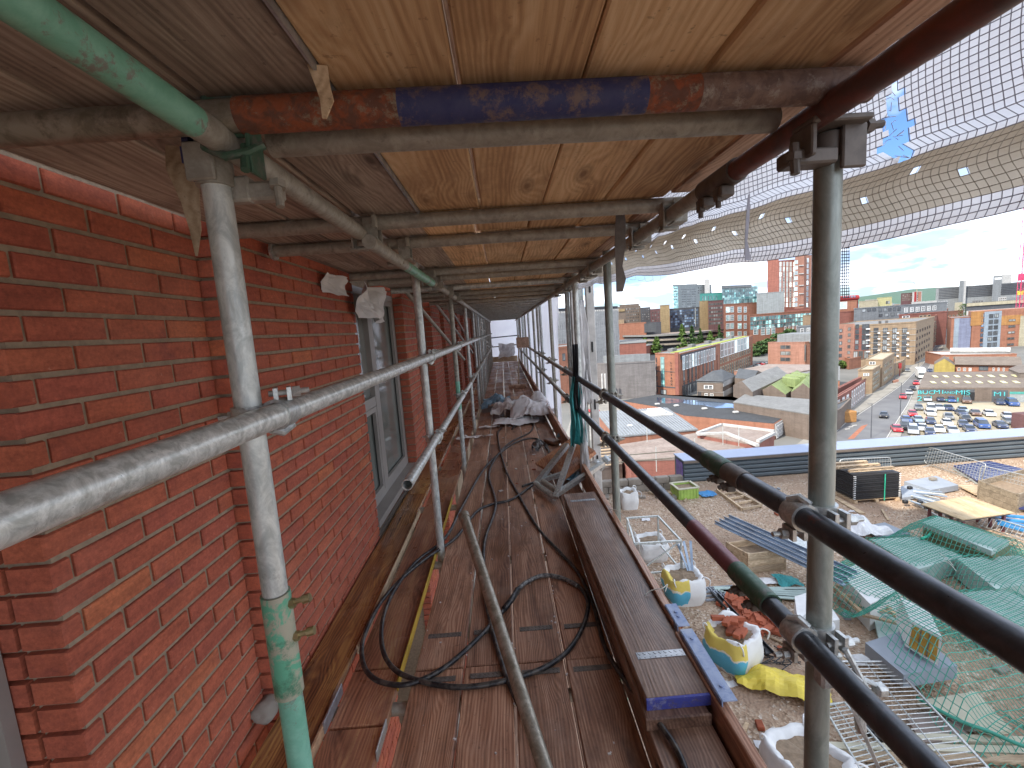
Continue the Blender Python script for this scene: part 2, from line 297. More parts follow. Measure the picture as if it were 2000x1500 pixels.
M['sedum'] = farbrick('sedum_roof', (0.36, 0.38, 0.06), (0.24, 0.30, 0.05))
M['greenroof'] = farbrick('green_sheet_roof', (0.24, 0.30, 0.12))
M['skylight'] = plain('yellowed_skylight', (0.72, 0.68, 0.38), 0.5, scale=1)
M['asphalt'] = plain('asphalt', (0.17, 0.17, 0.17), 0.85, scale=0.2, c2=(0.125, 0.125, 0.13), bump=0)
M['ground'] = plain('city_ground', (0.20, 0.19, 0.17), 0.95, scale=0.05, c2=(0.13, 0.13, 0.12))
M['pave'] = plain('pavement_slabs', (0.34, 0.32, 0.28), 0.9, scale=0.4)
M['lot'] = plain('sandy_car_park', (0.42, 0.36, 0.25), 0.95, scale=0.15, c2=(0.30, 0.26, 0.19))
M['paint'] = plain('road_paint', (0.66, 0.64, 0.58), 0.8, scale=2)
M['redlane'] = plain('red_lane_surface', (0.42, 0.16, 0.09), 0.9, scale=1)
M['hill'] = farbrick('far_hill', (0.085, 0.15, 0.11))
M['hillfar'] = farbrick('haze_blue_hill', (0.16, 0.20, 0.22))  # distance haze put into the bluish colour of the far hills
M['cranered'] = plain('pink_red_crane', (0.70, 0.06, 0.16), 0.5, scale=1)
M['white'] = plain('white_paint', (0.78, 0.78, 0.76), 0.5, scale=2, var=0.06)
M['cyanpaint'] = plain('cyan_spray_paint', (0.10, 0.55, 0.56), 0.7, scale=1)
M['tyre'] = plain('tyre_rubber', (0.02, 0.02, 0.02), 0.8)
M['carglass'] = glassm('car_glass', (0.03, 0.035, 0.04), (0.06, 0.07, 0.08), 0.08)
M['lamp'] = plain('lamp_lens', (0.6, 0.58, 0.5), 0.2)
M['leaf1'] = plain('leaf_green', (0.07, 0.13, 0.025), 0.8, scale=0.5, c2=(0.025, 0.06, 0.018))
M['leaf2'] = plain('leaf_bright_green', (0.13, 0.20, 0.035), 0.8, scale=0.5, c2=(0.05, 0.10, 0.02))
M['bark'] = plain('bark', (0.10, 0.07, 0.045), 0.95)
# terrace
def gravelmat():
    m, nt, b = newmat('gravel_bed'); p = poscoord(nt)
    vo = N(nt, 'ShaderNodeTexVoronoi'); vo.inputs['Scale'].default_value = 26; L(nt, p, vo.inputs['Vector'])
    r = ramp(nt, vo.outputs['Color'], [(0.0, (0.20, 0.13, 0.08)), (0.4, (0.38, 0.26, 0.17)), (0.75, (0.50, 0.38, 0.27)), (1.0, (0.70, 0.62, 0.52))])
    n = noisen(nt, p, 0.55, 7, 0.7); f = ramp(nt, n.outputs['Fac'], [(0.47, (0, 0, 0)), (0.58, (0.9, 0.9, 0.9))]).outputs[0]
    col = mixc(nt, f, r.outputs[0], (0.36, 0.24, 0.16)); L(nt, col, b.inputs['Base Color']); b.inputs['Roughness'].default_value = 0.9
    bumpn(nt, b, vo.outputs['Distance'], 0.8, 0.02); return m
M['gravel'] = gravelmat()
def pebblemat():
    m, nt, b = newmat('pebbles'); g = N(nt, 'ShaderNodeNewGeometry')
    r = ramp(nt, g.outputs['Random Per Island'], [(0.0, (0.20, 0.13, 0.08)), (0.35, (0.37, 0.25, 0.16)), (0.7, (0.52, 0.40, 0.29)), (1.0, (0.74, 0.68, 0.60))])
    L(nt, r.outputs[0], b.inputs['Base Color']); b.inputs['Roughness'].default_value = 0.8; return m
M['pebble'] = pebblemat()
M['cladding'] = plain('ribbed_grey_cladding', (0.115, 0.14, 0.155), 0.5, 0.2, scale=2, var=0.08)
M['flashing'] = plain('blue_grey_flashing', (0.33, 0.38, 0.50), 0.4, 0.3, scale=1.5, var=0.05)
M['purple'] = plain('purple_panel', (0.24, 0.13, 0.42), 0.6)
M['greencrate'] = plain('lime_plastic', (0.40, 0.58, 0.12), 0.5, scale=4)
M['soil'] = plain('soil', (0.32, 0.23, 0.15), 0.95, scale=14, bump=0.4)
M['bagwhite'] = plain('woven_white_bag', (0.74, 0.73, 0.70), 0.75, scale=7, var=0.07, bump=0.15)
def bagprint():
    m, nt, b = newmat('printed_bag'); t = N(nt, 'ShaderNodeTexCoord'); sp = N(nt, 'ShaderNodeSeparateXYZ'); L(nt, t.outputs['Object'], sp.inputs[0])
    n = noisen(nt, t.outputs['Object'], 3.5, 4); ad = N(nt, 'ShaderNodeMath', operation='MULTIPLY_ADD'); L(nt, n.outputs['Fac'], ad.inputs[0]); ad.inputs[1].default_value = 0.30; L(nt, sp.outputs[2], ad.inputs[2])
    r = ramp(nt, ad.outputs[0], [(0.16, (0.70, 0.70, 0.68)), (0.17, (0.10, 0.42, 0.58)), (0.44, (0.14, 0.48, 0.62)), (0.45, (0.72, 0.66, 0.52)), (0.48, (0.70, 0.55, 0.12)), (0.72, (0.72, 0.60, 0.16)), (0.73, (0.74, 0.73, 0.70))])
    r.color_ramp.interpolation = 'CONSTANT'
    dt = N(nt, 'ShaderNodeVectorMath', operation='DOT_PRODUCT'); L(nt, t.outputs['Object'], dt.inputs[0]); dt.inputs[1].default_value = (-1.75, -.95, .15); ms = N(nt, 'ShaderNodeMath', operation='GREATER_THAN'); L(nt, dt.outputs['Value'], ms.inputs[0]); ms.inputs[1].default_value = 0.42
    L(nt, mixc(nt, ms.outputs[0], (0.74, 0.73, 0.70), r.outputs[0]), b.inputs['Base Color']); b.inputs['Roughness'].default_value = 0.7
    bumpn(nt, b, noisen(nt, t.outputs['Object'], 9, 5).outputs['Fac'], 0.3, 0.03); return m
M['bagprint'] = bagprint()
M['steelblue'] = plain('bluish_steel', (0.36, 0.44, 0.54), 0.35, 0.5, scale=3)
M['blackpanel'] = plain('black_panels', (0.018, 0.018, 0.02), 0.5, scale=8)
M['greenstrap'] = plain('green_strap', (0.03, 0.45, 0.28), 0.5)
M['solar'] = plain('blue_cell_panel', (0.035, 0.05, 0.16), 0.25, scale=3, var=0.1)
M['slab'] = plain('grey_slab', (0.30, 0.33, 0.37), 0.7, scale=3, var=0.08)
M['slabgreen'] = plain('green_grey_insulation', (0.44, 0.54, 0.49), 0.8, scale=4, var=0.12)
M['olive'] = plain('olive_board_edges', (0.20, 0.20, 0.10), 0.85, scale=9)
M['bluepipe'] = plain('blue_plastic_pipe', (0.04, 0.25, 0.55), 0.45)
M['yellowsheet'] = plain('yellow_tarpaulin', (0.78, 0.60, 0.07), 0.55, scale=3, var=0.12, bump=0.1)
M['insul'] = plain('amber_insulation', (0.55, 0.30, 0.05), 0.8, scale=6)
M['cream'] = plain('cream_board', (0.60, 0.56, 0.42), 0.75, scale=3, var=0.08)
M['conc'] = plain('old_concrete', (0.33, 0.29, 0.24), 0.95, scale=3, c2=(0.18, 0.15, 0.12), bump=0.3)
M['redbrickloose'] = plain('loose_red_brick', (0.42, 0.11, 0.05), 0.9, scale=5)
# ------------------------------------------------------------------ object helpers
def link(o): COL.objects.link(o); return o
def tag(o, label=None, cat=None, group=None, kind=None):
    if label: o['label'] = label
    if cat: o['category'] = cat
    if group: o['group'] = group
    if kind: o['kind'] = kind
    return o
def thing(name, label, cat, loc=(0, 0, 0), group=None, rotz=0):
    o = bpy.data.objects.new(name, None); link(o); o.location = loc; o.rotation_euler = (0, 0, rotz); o.empty_display_size = 0.1
    return tag(o, label, cat, group)
class MB:
    def __init__(s): s.v = []; s.f = []; s.mi = []; s.m = 0
    def face(s, idx): s.f.append(idx); s.mi.append(s.m)
    def box(s, c, d, R=None):
        b = len(s.v); hx, hy, hz = d[0] / 2, d[1] / 2, d[2] / 2; c = V(c)
        for x, y, z in ((-1, -1, -1), (1, -1, -1), (1, 1, -1), (-1, 1, -1), (-1, -1, 1), (1, -1, 1), (1, 1, 1), (-1, 1, 1)):
            p = V((x * hx, y * hy, z * hz))
            if R is not None: p = R @ p
            s.v.append(c + p)
        for q in ((0, 3, 2, 1), (4, 5, 6, 7), (0, 1, 5, 4), (1, 2, 6, 5), (2, 3, 7, 6), (3, 0, 4, 7)): s.face([b + i for i in q])
        return s
    def cbox(s, c, d, ch=0.004, R=None):       # box with chamfered edges
        bm = bmesh.new(); bmesh.ops.create_cube(bm, size=1)
        for vv in bm.verts: vv.co = V((vv.co.x * d[0], vv.co.y * d[1], vv.co.z * d[2]))
        bmesh.ops.bevel(bm, geom=bm.edges[:], offset=ch, segments=1, affect='EDGES')
        b = len(s.v); c = V(c); bm.verts.index_update()
        for vv in bm.verts: s.v.append(c + (R @ vv.co if R is not None else vv.co))
        for f in bm.faces: s.face([b + x.index for x in f.verts])
        bm.free(); return s
    def bar(s, a, b, w, h, up=V((0, 0, 1))):
        a = V(a); b = V(b); d = b - a; ln = d.length; y = d.normalized(); x = y.cross(up)
        if x.length < 1e-4: x = y.cross(V((1, 0, 0)))
        x.normalize(); z = x.cross(y); R = Matrix((x, y, z)).transposed()
        return s.box((a + b) / 2, (w, ln, h), R)
    def tube(s, a, b, r, n=14, caps=True, r2=None):
        return s.path([V(a), V(b)], r, n, caps, r2=r2)
    def path(s, pts, r, n=8, caps=True, closed=False, r2=None):
        pts = [V(p) for p in pts]; m = len(pts); b0 = len(s.v); up = None
        for i, p in enumerate(pts):
            if closed: t = pts[(i + 1) % m] - pts[i - 1]
            else: t = pts[min(i + 1, m - 1)] - pts[max(i - 1, 0)]
            t.normalize()
            if up is None:
                up = V((0, 0, 1)) if abs(t.z) < 0.9 else V((0, 1, 0))
            x = t.cross(up).normalized(); z = x.cross(t).normalized(); up = z
            rr = r if r2 is None else r + (r2 - r) * i / (m - 1)
            for k in range(n):
                a = 2 * pi * k / n; s.v.append(p + x * (cos(a) * rr) + z * (sin(a) * rr))
        for i in range(m if closed else m - 1):
            j = (i + 1) % m
            for k in range(n):
                k2 = (k + 1) % n; s.face([b0 + i * n + k, b0 + j * n + k, b0 + j * n + k2, b0 + i * n + k2])
        if caps and not closed:
            s.face([b0 + k for k in range(n)]); s.face([b0 + (m - 1) * n + k for k in reversed(range(n))])
        return s
    def prism(s, pts, z0, z1):
        b = len(s.v); n = len(pts)
        for p in pts: s.v.append(V((p[0], p[1], z0)))
        for p in pts: s.v.append(V((p[0], p[1], z1)))
        s.face([b + i for i in reversed(range(n))]); s.face([b + n + i for i in range(n)])
        for i in range(n): j = (i + 1) % n; s.face([b + i, b + j, b + n + j, b + n + i])
        return s
    def quad(s, *p):
        b = len(s.v); s.v += [V(x) for x in p]; s.face(list(range(b, b + len(p)))); return s
    def slab(s, p, th=0.01):                   # thin closed slab from a quad
        n = (V(p[1]) - V(p[0])).cross(V(p[-1]) - V(p[0])).normalized() * th
        b = len(s.v); k = len(p); s.v += [V(x) for x in p] + [V(x) - n for x in p]
        s.face(list(range(b, b + k))); s.face([b + k + i for i in reversed(range(k))])
        for i in range(k): j = (i + 1) % k; s.face([b + i, b + k + i, b + k + j, b + j])
        return s
    def build(s, name, mats, parent=None, smooth=False, origin=None):
        me = bpy.data.meshes.new(name)
        o0 = V(origin) if origin is not None else V((0, 0, 0))
        me.from_pydata([tuple(v - o0) for v in s.v], [], s.f)
        if not isinstance(mats, (list, tuple)): mats = [mats]
        for m in mats: me.materials.append(m)
        if len(mats) > 1: me.polygons.foreach_set('material_index', s.mi)
        if smooth: me.polygons.foreach_set('use_smooth', [True] * len(me.polygons))
        me.update()
        o = bpy.data.objects.new(name, me); link(o); o.location = o0
        if parent is not None:
            o.parent = parent; o.matrix_parent_inverse = parent_world(parent).inverted()
        return o
def parent_world(p):
    m = Matrix.LocRotScale(p.location, p.rotation_euler, p.scale)
    if p.parent: m = parent_world(p.parent) @ p.matrix_parent_inverse @ m
    return m
def copyobj(o, parent=None, loc=None, rot=None, scale=None):
    c = o.copy(); link(c); c.parent = parent
    if parent is not None: c.matrix_parent_inverse = parent_world(parent).inverted()
    if loc is not None: c.location = loc
    if rot is not None: c.rotation_euler = rot
    if scale is not None: c.scale = scale
    return c
def meshobj(name, me, parent, loc, rot=(0, 0, 0), scale=(1, 1, 1)):
    o = bpy.data.objects.new(name, me); link(o); o.location = loc; o.rotation_euler = rot; o.scale = scale
    if parent is not None: o.parent = parent; o.matrix_parent_inverse = parent_world(parent).inverted()
    return o
def autosmooth(o, ang=40):
    me = o.data
    me.polygons.foreach_set('use_smooth', [True] * len(me.polygons))
    bm = bmesh.new(); bm.from_mesh(me)
    for e in bm.edges:
        if len(e.link_faces) == 2 and e.calc_face_angle(0) > radians(ang): e.smooth = False
    bm.to_mesh(me); bm.free(); return o
def spline(pts, k=8):
    pts = [V(p) for p in pts]; P = [pts[0] * 2 - pts[1]] + pts + [pts[-1] * 2 - pts[-2]]; out = []
    for i in range(1, len(P) - 2):
        for j in range(k):
            t = j / k; a, b, c, d = P[i - 1], P[i], P[i + 1], P[i + 2]
            out.append(0.5 * ((2 * b) + (c - a) * t + (2 * a - 5 * b + 4 * c - d) * t * t + (3 * b - a - 3 * c + d) * t ** 3))
    out.append(pts[-1]); return out
# ================================================================== THE BRICK BUILDING BEHIND THE SCAFFOLD
bb = thing('brick_building', 'red brick building with aluminium windows behind the scaffold on the left', 'building', (-1.3, 1, -20))
def brick_mesh(w=0.2110, h=0.0605, d=0.05, ch=0.0035):
    mb = MB(); b = 0
    # local: length along Y, height along Z, face towards +X at x=0
    f = [(0, -w / 2 + ch, -h / 2 + ch), (0, w / 2 - ch, -h / 2 + ch), (0, w / 2 - ch, h / 2 - ch), (0, -w / 2 + ch, h / 2 - ch)]
    e = [(-ch, -w / 2, -h / 2), (-ch, w / 2, -h / 2), (-ch, w / 2, h / 2), (-ch, -w / 2, h / 2)]
    r = [(-d, y, z) for (_, y, z) in e]
    for p in f + e + r: mb.v.append(V(p))
    mb.face([0, 1, 2, 3])
    for i in range(4):
        j = (i + 1) % 4; mb.face([4 + i, 4 + j, j, i]); mb.face([8 + i, 8 + j, 4 + j, 4 + i])
    return mb
bmesh_full = brick_mesh().build('brick', M['brick']); brick_me = bmesh_full.data; bpy.data.objects.remove(bmesh_full)
def wall_core(x, y0, y1, z0, z1, thick=0.4):
    return MB().box((x - 0.010 - thick / 2, (y0 + y1) / 2, (z0 + z1) / 2), (thick, y1 - y0 - 0.016, z1 - z0)).build('wall', M['mortar'], bb)
nbr = [0]
def lay(parent, x, y0, y1, z0, z1, single=True, off0=0.0, limit=300):
    """courses of bricks on a face looking along +X"""
    stuff = MB(); C = 0.075; k = math.ceil(z0 / C)
    while k * C + 0.065 < z1 + 0.01:
        zc = k * C + 0.0325
        y = y0 - (0.1125 if k % 2 else 0.0) - off0
        while y < y1 - 0.01:
            a = max(y, y0); b = min(y + 0.215, y1)
            if b - a > 0.03:
                jx = rnd.uniform(-0.002, 0.0015); jz = rnd.uniform(-0.001, 0.001); L_ = b - a
                if single and nbr[0] < limit:
                    nbr[0] += 1
                    meshobj('brick', brick_me, parent, (x + jx, (a + b) / 2, zc + jz), (rnd.uniform(-.004, .004), 0, rnd.uniform(-.006, .006)), (2.05 if a == y0 else 1, L_ / 0.215, 1))
                else:
                    T = Matrix.Translation((x + jx, (a + b) / 2, zc + jz)) @ Matrix.Diagonal((2.05 if a == y0 else 1, L_ / 0.215, 1, 1))
                    b0 = len(stuff.v)
                    for vv in brick_me.vertices: stuff.v.append(T @ vv.co)
                    for p in brick_me.polygons: stuff.face([b0 + i for i in p.vertices])
            y += 0.225
        k += 1
    return stuff
def lay_return(stuff, y, x0, x1, z0, z1):
    """bricks on a face looking along -Y from x0 to x1"""
    C = 0.075; k = math.ceil(z0 / C)
    while k * C + 0.065 < z1 + 0.01:
        zc = k * C + 0.0325; x = x1
        first = 0.1025 if k % 2 == 0 else 0.215
        while x > x0 + 0.01:
            a = max(x - first, x0)
            if x - a > 0.012:
                stuff.box(((x + a) / 2 - 0.0005, y + 0.0255, zc), (x - a - 0.003, 0.047, 0.0605))
            x = a - 0.010; first = 0.215
        k += 1
ZB, ZT = -0.33, 2.3
X1, X2 = -1.125, -1.07
w1 = wall_core(X1, 1.03, 1.78, -29, 9, 1.2); s = lay(w1, X1, 1.02, 1.725, ZB, ZT, True, 0.05)
lay_return(s, 1.017, -1.46, X1 - 0.1125, ZB, ZT)
w2 = wall_core(X2, 1.748, 3.31, -29, 9, 1.2); s2 = lay(w2, X2, 1.732, 3.318, ZB, ZT, True, 0.02)
def stuffbuild(mb, parent):
    if mb.v: o = mb.build('brickwork', M['brick'], parent); o['kind'] = 'stuff'
stuffbuild(s, w1)
for a, b_ in ((-6, ZB - 0.01), ):
    st = lay(w2, X2, 1.732, 3.318, a, b_, False); st1 = lay(w1, X1, 0.97, 1.725, a, b_, False)
    s2.v_off = len(s2.v)
    for q in (st, st1):
        b0 = len(s2.v); s2.v += q.v
        for f in q.f: s2.face([b0 + i for i in f])
stuffbuild(s2, w2)
piers = [(4.93, 5.60), (6.85, 7.86), (8.36, 9.36), (10.9, 11.7), (12.6, 13.4), (14.4, 15.2), (16.2, 17), (18, 18.8), (19.8, 21.5)]
for (a, b_) in piers:
    w3 = wall_core(X2, a + 0.01, b_, -29, 9, 1.2); st = lay(w3, X2, a, b_, -6 if a < 8 else ZB, ZT, False, 0.03)
    lay_return(st, a - 0.005, -1.42, X2 - 0.1125, ZB, ZT); stuffbuild(st, w3)
# near-left reveal and recessed walls
MB().box((-1.9, 0.22, -10), (0.9, 1.5, 38)).build('wall', M['mortar'], bb)
MB().box((-6.4, 6.0, -10), (9.0, 34, 38)).build('wall', M['fbrick2'], bb)
def big_window(y0, y1, z0, z1, x=-1.22, detailed=True):
    fr = MB(); t = 0.06
    fr.box((x, (y0 + y1) / 2, z0 + t / 2), (0.06, y1 - y0, t)); fr.box((x, (y0 + y1) / 2, z1 - t / 2), (0.06, y1 - y0, t))
    for y in (y0 + t / 2, y1 - t / 2): fr.box((x, y, (z0 + z1) / 2), (0.058, t, z1 - z0 - 2 * t))
    ym = y0 + (y1 - y0) * 0.40
    fr.box((x + 0.002, ym, (z0 + z1) / 2), (0.07, 0.085, z1 - z0 - 2 * t)); zm = z0 + (z1 - z0) * 0.47
    fr.box((x + 0.001, (y0 + ym) / 2 + 0.01, zm), (0.066, ym - y0 - t - 0.03, 0.085))
    # opening casement in the lower left light and sash of the right light
    def ring(ya, yb, za, zb, xx, th):
        fr.box((xx, (ya + yb) / 2, za + th / 2), (0.03, yb - ya, th)); fr.box((xx, (ya + yb) / 2, zb - th / 2), (0.03, yb - ya, th))
        fr.box((xx, ya + th / 2, (za + zb) / 2), (0.029, th, zb - za - 2 * th)); fr.box((xx, yb - th / 2, (za + zb) / 2), (0.029, th, zb - za - 2 * th))
    ring(y0 + t + .004, ym - .046, z0 + t + .004, zm - .046, x + 0.02, 0.045); ring(ym + .046, y1 - t - .004, z0 + t + .004, z1 - t - .004, x + 0.02, 0.05)
    wf = fr.build('window', M['alu'], bb)
    MB().box((x - 0.012, (y0 + y1) / 2, (z0 + z1) / 2), (0.01, y1 - y0 - 0.1, z1 - z0 - 0.1)).build('pane', M['nearglass'], wf)
    MB().box((x + 0.055, (y0 + y1) / 2, z0 - 0.018), (0.15, y1 - y0 - .004, 0.03)).box((x + 0.128, (y0 + y1) / 2, z0 - 0.03), (0.012, y1 - y0 - .004, 0.055)).build('sill', M['alu'], wf)
    MB().box((x - 0.03, (y0 + y1) / 2, z0 - 0.13), (0.10, y1 - y0 - .01, 0.19)).build('wall', M['aludark'], bb)
big_window(3.325, 4.90, 0.10, 1.96, -1.20)
for (a, b_) in ((5.62, 6.83), (7.88, 8.34), (9.38, 10.88), (11.72, 12.58)): 
    MB().box((-1.42, (a + b_) / 2, 0), (0.2, b_ - a, 8)).build('wall', M['fbrick2'], bb)
pw_ = GY(34, 1480, 1.0); MB().box((pw_.x - .08, 1.0, 0.9), (0.16, 0.03, 3.0)).box((pw_.x - .09, .3, 0.9), (0.06, 0.06, 3.0)).build('window', M['alu'], bb)
# gutter strips between wall foot and boards under the window, mortar blob
gs = MB()
for i in range(3): gs.box((-1.035 - 0.035 * i, 4.0, -0.05 - 0.004 * i), (0.02, 2.2, 0.03))
tag(gs.build('drip_channel', M['alu']), 'grey metal channel strips lying along the wall foot below the window', 'channel')
mb = MB(); bmx = bmesh.new(); bmesh.ops.create_icosphere(bmx, subdivisions=3, radius=0.06)
for vv in bmx.verts: vv.co = V((vv.co.x * 0.8, vv.co.y * 1.0, vv.co.z * 0.55)) * (1 + 0.5 * noise.noise(vv.co * 22))
for vv in bmx.verts: mb.v.append(vv.co + V((-1.09, 1.68, 0.03)))
for f in bmx.faces: mb.face([x.index for x in f.verts])
bmx.free(); tag(mb.build('mortar_lump', M['conc'], smooth=True), 'lump of dried mortar stuck at the foot of the brick corner', 'mortar')
# ================================================================== SCAFFOLD FRAME
TR = 0.0262
XI, XO = -0.545, 0.715
sf = thing('tube_scaffold', 'tube and fitting scaffold of galvanised and painted steel tubes around the walkway', 'scaffold', (0, 1, -20))
def tube(name, a, b, mat, parent=sf, r=TR, n=18, hollow=False, label=None):
    mb = MB(); a = V(a); b = V(b)
    if hollow:
        d = (b - a).normalized()
        mb.tube(a, b, r, n, caps=False); k = len(mb.v)
        mb.tube(a, a + d * 0.25, r * 0.86, n, caps=False)
        # annulus joining outer and inner at the open end
        for i in range(n): j = (i + 1) % n; mb.face([i, j, k + j, k + i])
    else: mb.tube(a, b, r, n)
    o = mb.build(name, mat, parent, origin=(a + b) / 2); autosmooth(o)
    if label: o['label'] = label
    return o
def ring_v(mb, c, axis, r, w, n=20, ir=None):
    """solid band round a tube: axis = tube direction"""
    axis = V(axis).normalized(); u = axis.orthogonal().normalized(); v2 = axis.cross(u); ir = ir or TR
    b = len(mb.v)
    for k in range(n):
        a = 2 * pi * k / n; d = u * cos(a) + v2 * sin(a)
        for rr, s_ in ((ir, -1), (r, -1), (r, 1), (ir, 1)): mb.v.append(V(c) + d * rr + axis * (s_ * w / 2))
    for k in range(n):
        k2 = (k + 1) % n
        for q in range(4): q2 = (q + 1) % 4; mb.face([b + k * 4 + q, b + k * 4 + q2, b + k2 * 4 + q2, b + k2 * 4 + q])
def hexnut(mb, c, axis, r=0.014, h=0.014):
    mb.tube(V(c) - V(axis).normalized() * h / 2, V(c) + V(axis).normalized() * h / 2, r, 6)
def coupler(p, q, axp, axq, mat, parent=sf, bolt=None):
    """right angle coupler between a tube through p and a tube through q; two clamped bands, a saddle, flaps and bolts"""
    p = V(p); q = V(q); axp = V(axp).normalized(); axq = V(axq).normalized(); d = (q - p).normalized()
    mb = MB(); ring_v(mb, p, axp, TR + 0.007, 0.048); ring_v(mb, q, axq, TR + 0.007, 0.048)
    mb.cbox((p + q) / 2, (0.045, 0.045, 0.03), 0.004, Matrix((axp, axq, d)).transposed() if abs(axp.dot(axq)) < 0.3 else None)
    for c, ax, dd in ((p, axp, d), (q, axq, -d)):
        s_ = ax.cross(dd).normalized()
        e = c + s_ * (TR + 0.010)                                   # flap lugs and bolt at the side
        mb.bar(c + s_ * (TR + 0.002) - dd * 0.022, c + s_ * (TR + 0.030) - dd * 0.022, 0.040, 0.009, up=dd)
        mb.bar(c + s_ * (TR + 0.002) + dd * 0.004, c + s_ * (TR + 0.030) + dd * 0.004, 0.040, 0.009, up=dd)
        mb.tube(c + s_ * (TR + 0.018) - dd * 0.062, c + s_ * (TR + 0.018) + dd * 0.018, 0.0062, 10)
        hexnut(mb, c + s_ * (TR + 0.018) - dd * 0.036, dd, 0.0125, 0.016)
        mb.path([c - s_ * (TR + 0.004) + dd * 0.012 - ax * 0.02, c - s_ * (TR + 0.016) + dd * 0.0, c - s_ * (TR + 0.004) - dd * 0.012 + ax * 0.02], 0.009, 8)
    o = mb.build('coupler', mat, parent, origin=(p + q) / 2); return autosmooth(o, 35)
def clip(x, y, z, parent, mat, side=1):
    """board retaining clip: plates hanging round ledger and transom"""
    mb = MB()
    mb.box((x + 0.034, y - 0.033, z + 0.005), (0.05, 0.006, 0.085)); mb.box((x + 0.034, y + 0.033, z + 0.005), (0.05, 0.006, 0.085))
    mb.box((x + 0.034, y, z - 0.036), (0.05, 0.066, 0.006)); mb.box((x - 0.033, y - 0.02, z - 0.018), (0.006, 0.05, 0.10))
    mb.box((x - 0.012, y - 0.036, z - 0.066), (0.06, 0.036, 0.006)); mb.box((x + 0.058, y - 0.052, z + 0.028), (0.012, 0.03, 0.04))
    mb.tube((x - 0.05, y - 0.02, z - 0.055), (x + 0.03, y - 0.02, z - 0.055), 0.006, 8)
    return mb.build('board_clip', mat, parent, origin=(x, y, z))
ys_in = [0.93, 2.99, 4.98, 6.9, 8.7, 10.4, 12.1, 13.8, 15.5, 17.2, 18.9, 20.6]
ys_out = [0.97, 2.94, 4.75, 6.4, 8.1, 9.9, 11.7, 13.5, 15.3, 17.1, 18.9, 20.6]
for i, y in enumerate(ys_in):
    if i == 0:
        tube('standard', (XI, y, 0.985), (XI, y, 2.02), M['galv'], n=28, label='nearest inner upright, galvanised upper length')
        so_ = tube('standard', (XI, y, -4), (XI, y, 0.75), M['greentube'], n=28, label='nearest inner upright, painted green lower length')
        mb = MB(); ring_v(mb, (XI, y, 0.86), (0, 0, 1), TR + 0.0045, 0.245, 28, TR - 0.002)
        slv = autosmooth(mb.build('joint_sleeve', M['greenpaint'], sf, origin=(XI, y, 0.86)))
        slv['label'] = 'green and cream sleeve joining the two lengths of the near upright'
        bo = MB()
        for zz in (0.955, 0.875): bo.tube((XI + TR, y, zz), (XI + TR + 0.036, y + .004, zz + 0.006), 0.006, 8); bo.tube((XI + TR + 0.03, y + .004, zz + .004), (XI + TR + 0.046, y + .006, zz + 0.007), 0.010, 10); hexnut(bo, (XI + TR + 0.008, y, zz), (1, 0, 0), 0.011, 0.012)
        bo.build('bolt', M['brass'], slv)
        tube('standard', (XI, y, 0.735), (XI, y, 0.99), M['galv'], r=TR - .003)
    elif i == 2:
        tube('standard', (XI, y, 0.98), (XI, y, 2.0), M['galvdull']); tube('standard', (XI, y, 0.66), (XI, y, 0.98), M['greentube'], label='green painted length of the third inner upright'); tube('standard', (XI, y, -3), (XI, y, 0.66), M['galv'])
    else:
        tube('standard', (XI, y, -4), (XI, y, 2.0), M['galv'])
for i, y in enumerate(ys_out):
    if i == 0:
        tube('standard', (XO, y, 0.04), (XO, y, 1.905), M['greygreen'], n=28, label='nearest outer upright with green paint traces'); tube('standard', (XO, y, -4), (XO, y, 0.04), M['greenpaint'], n=28)
        tube('standard', (XO, y, 1.905), (XO, y, 2.6), M['darkgreen'], n=28)
    elif i == 1:
        tube('standard', (XO, y, 0.12), (XO, y, 2.1), M['greygreen']); tube('standard', (XO, y, -4), (XO, y, 0.12), M['greenpaint'])
    else: tube('standard', (XO, y, -4), (XO, y, 2.1), M['galvdull'] if i % 2 else M['galv'])
for i in range(1, 9):   # extra dense uprights further along
    y = 7.6 + 1.55 * i; tube('standard', (XI + .02, y, -3), (XI + .02, y, 2.0), M['galvdull']); 
    if i % 2: tube('standard', (XO + .03, y, -3), (XO + .03, y, 2.0), M['galvdull'])
# guard rails
RZ = 1.372
RX = XI + 2 * TR
tube('guard_rail', (RX + .004, -0.9, RZ + 0.012), (RX, 9.5, RZ - 0.004), M['railtube'], n=28, label='upper guard rail on the wall side, galvanised with rust spots')
tube('guard_rail', (RX, 9.55, RZ - 0.01), (RX, 21, RZ - 0.02), M['galvdull'])
tube('guard_rail', (RX, 2.0, 0.838), (RX, 6.2, 0.80), M['railtube'], n=22, hollow=True, label='lower guard rail on the wall side with its open end towards the camera')
tube('guard_rail', (RX, 6.25, 0.80), (RX, 21, 0.78), M['galvdull'], n=16)
ROX = XO - 2 * TR
u1 = tube('guard_rail', (ROX, -0.9, 1.075), (ROX, 1.335, 1.050), M['blacktube'], n=28, label='upper outer guard rail, black near length')
tube('guard_rail', (ROX, 1.335, 1.050), (ROX, 4.9, 1.035), M['blacktube'], n=24)
sl = MB(); ring_v(sl, (ROX, 1.36, 1.050), (0, 1, 0), TR + 0.005, 0.13, 26, TR); autosmooth(sl.build('joint_sleeve', M['darkgreen'], sf, origin=(ROX, 1.36, 1.05)))
sl = MB(); ring_v(sl, (ROX, 1.245, 1.050), (0, 1, 0), TR + 0.0035, 0.095, 26, TR); autosmooth(sl.build('joint_sleeve', M['darkiron'], sf, origin=(ROX, 1.245, 1.05)))
tube('guard_rail', (ROX, -0.9, 0.755), (ROX, 1.22, 0.752), M['blacktube'], n=28, label='lower outer guard rail, black near length')
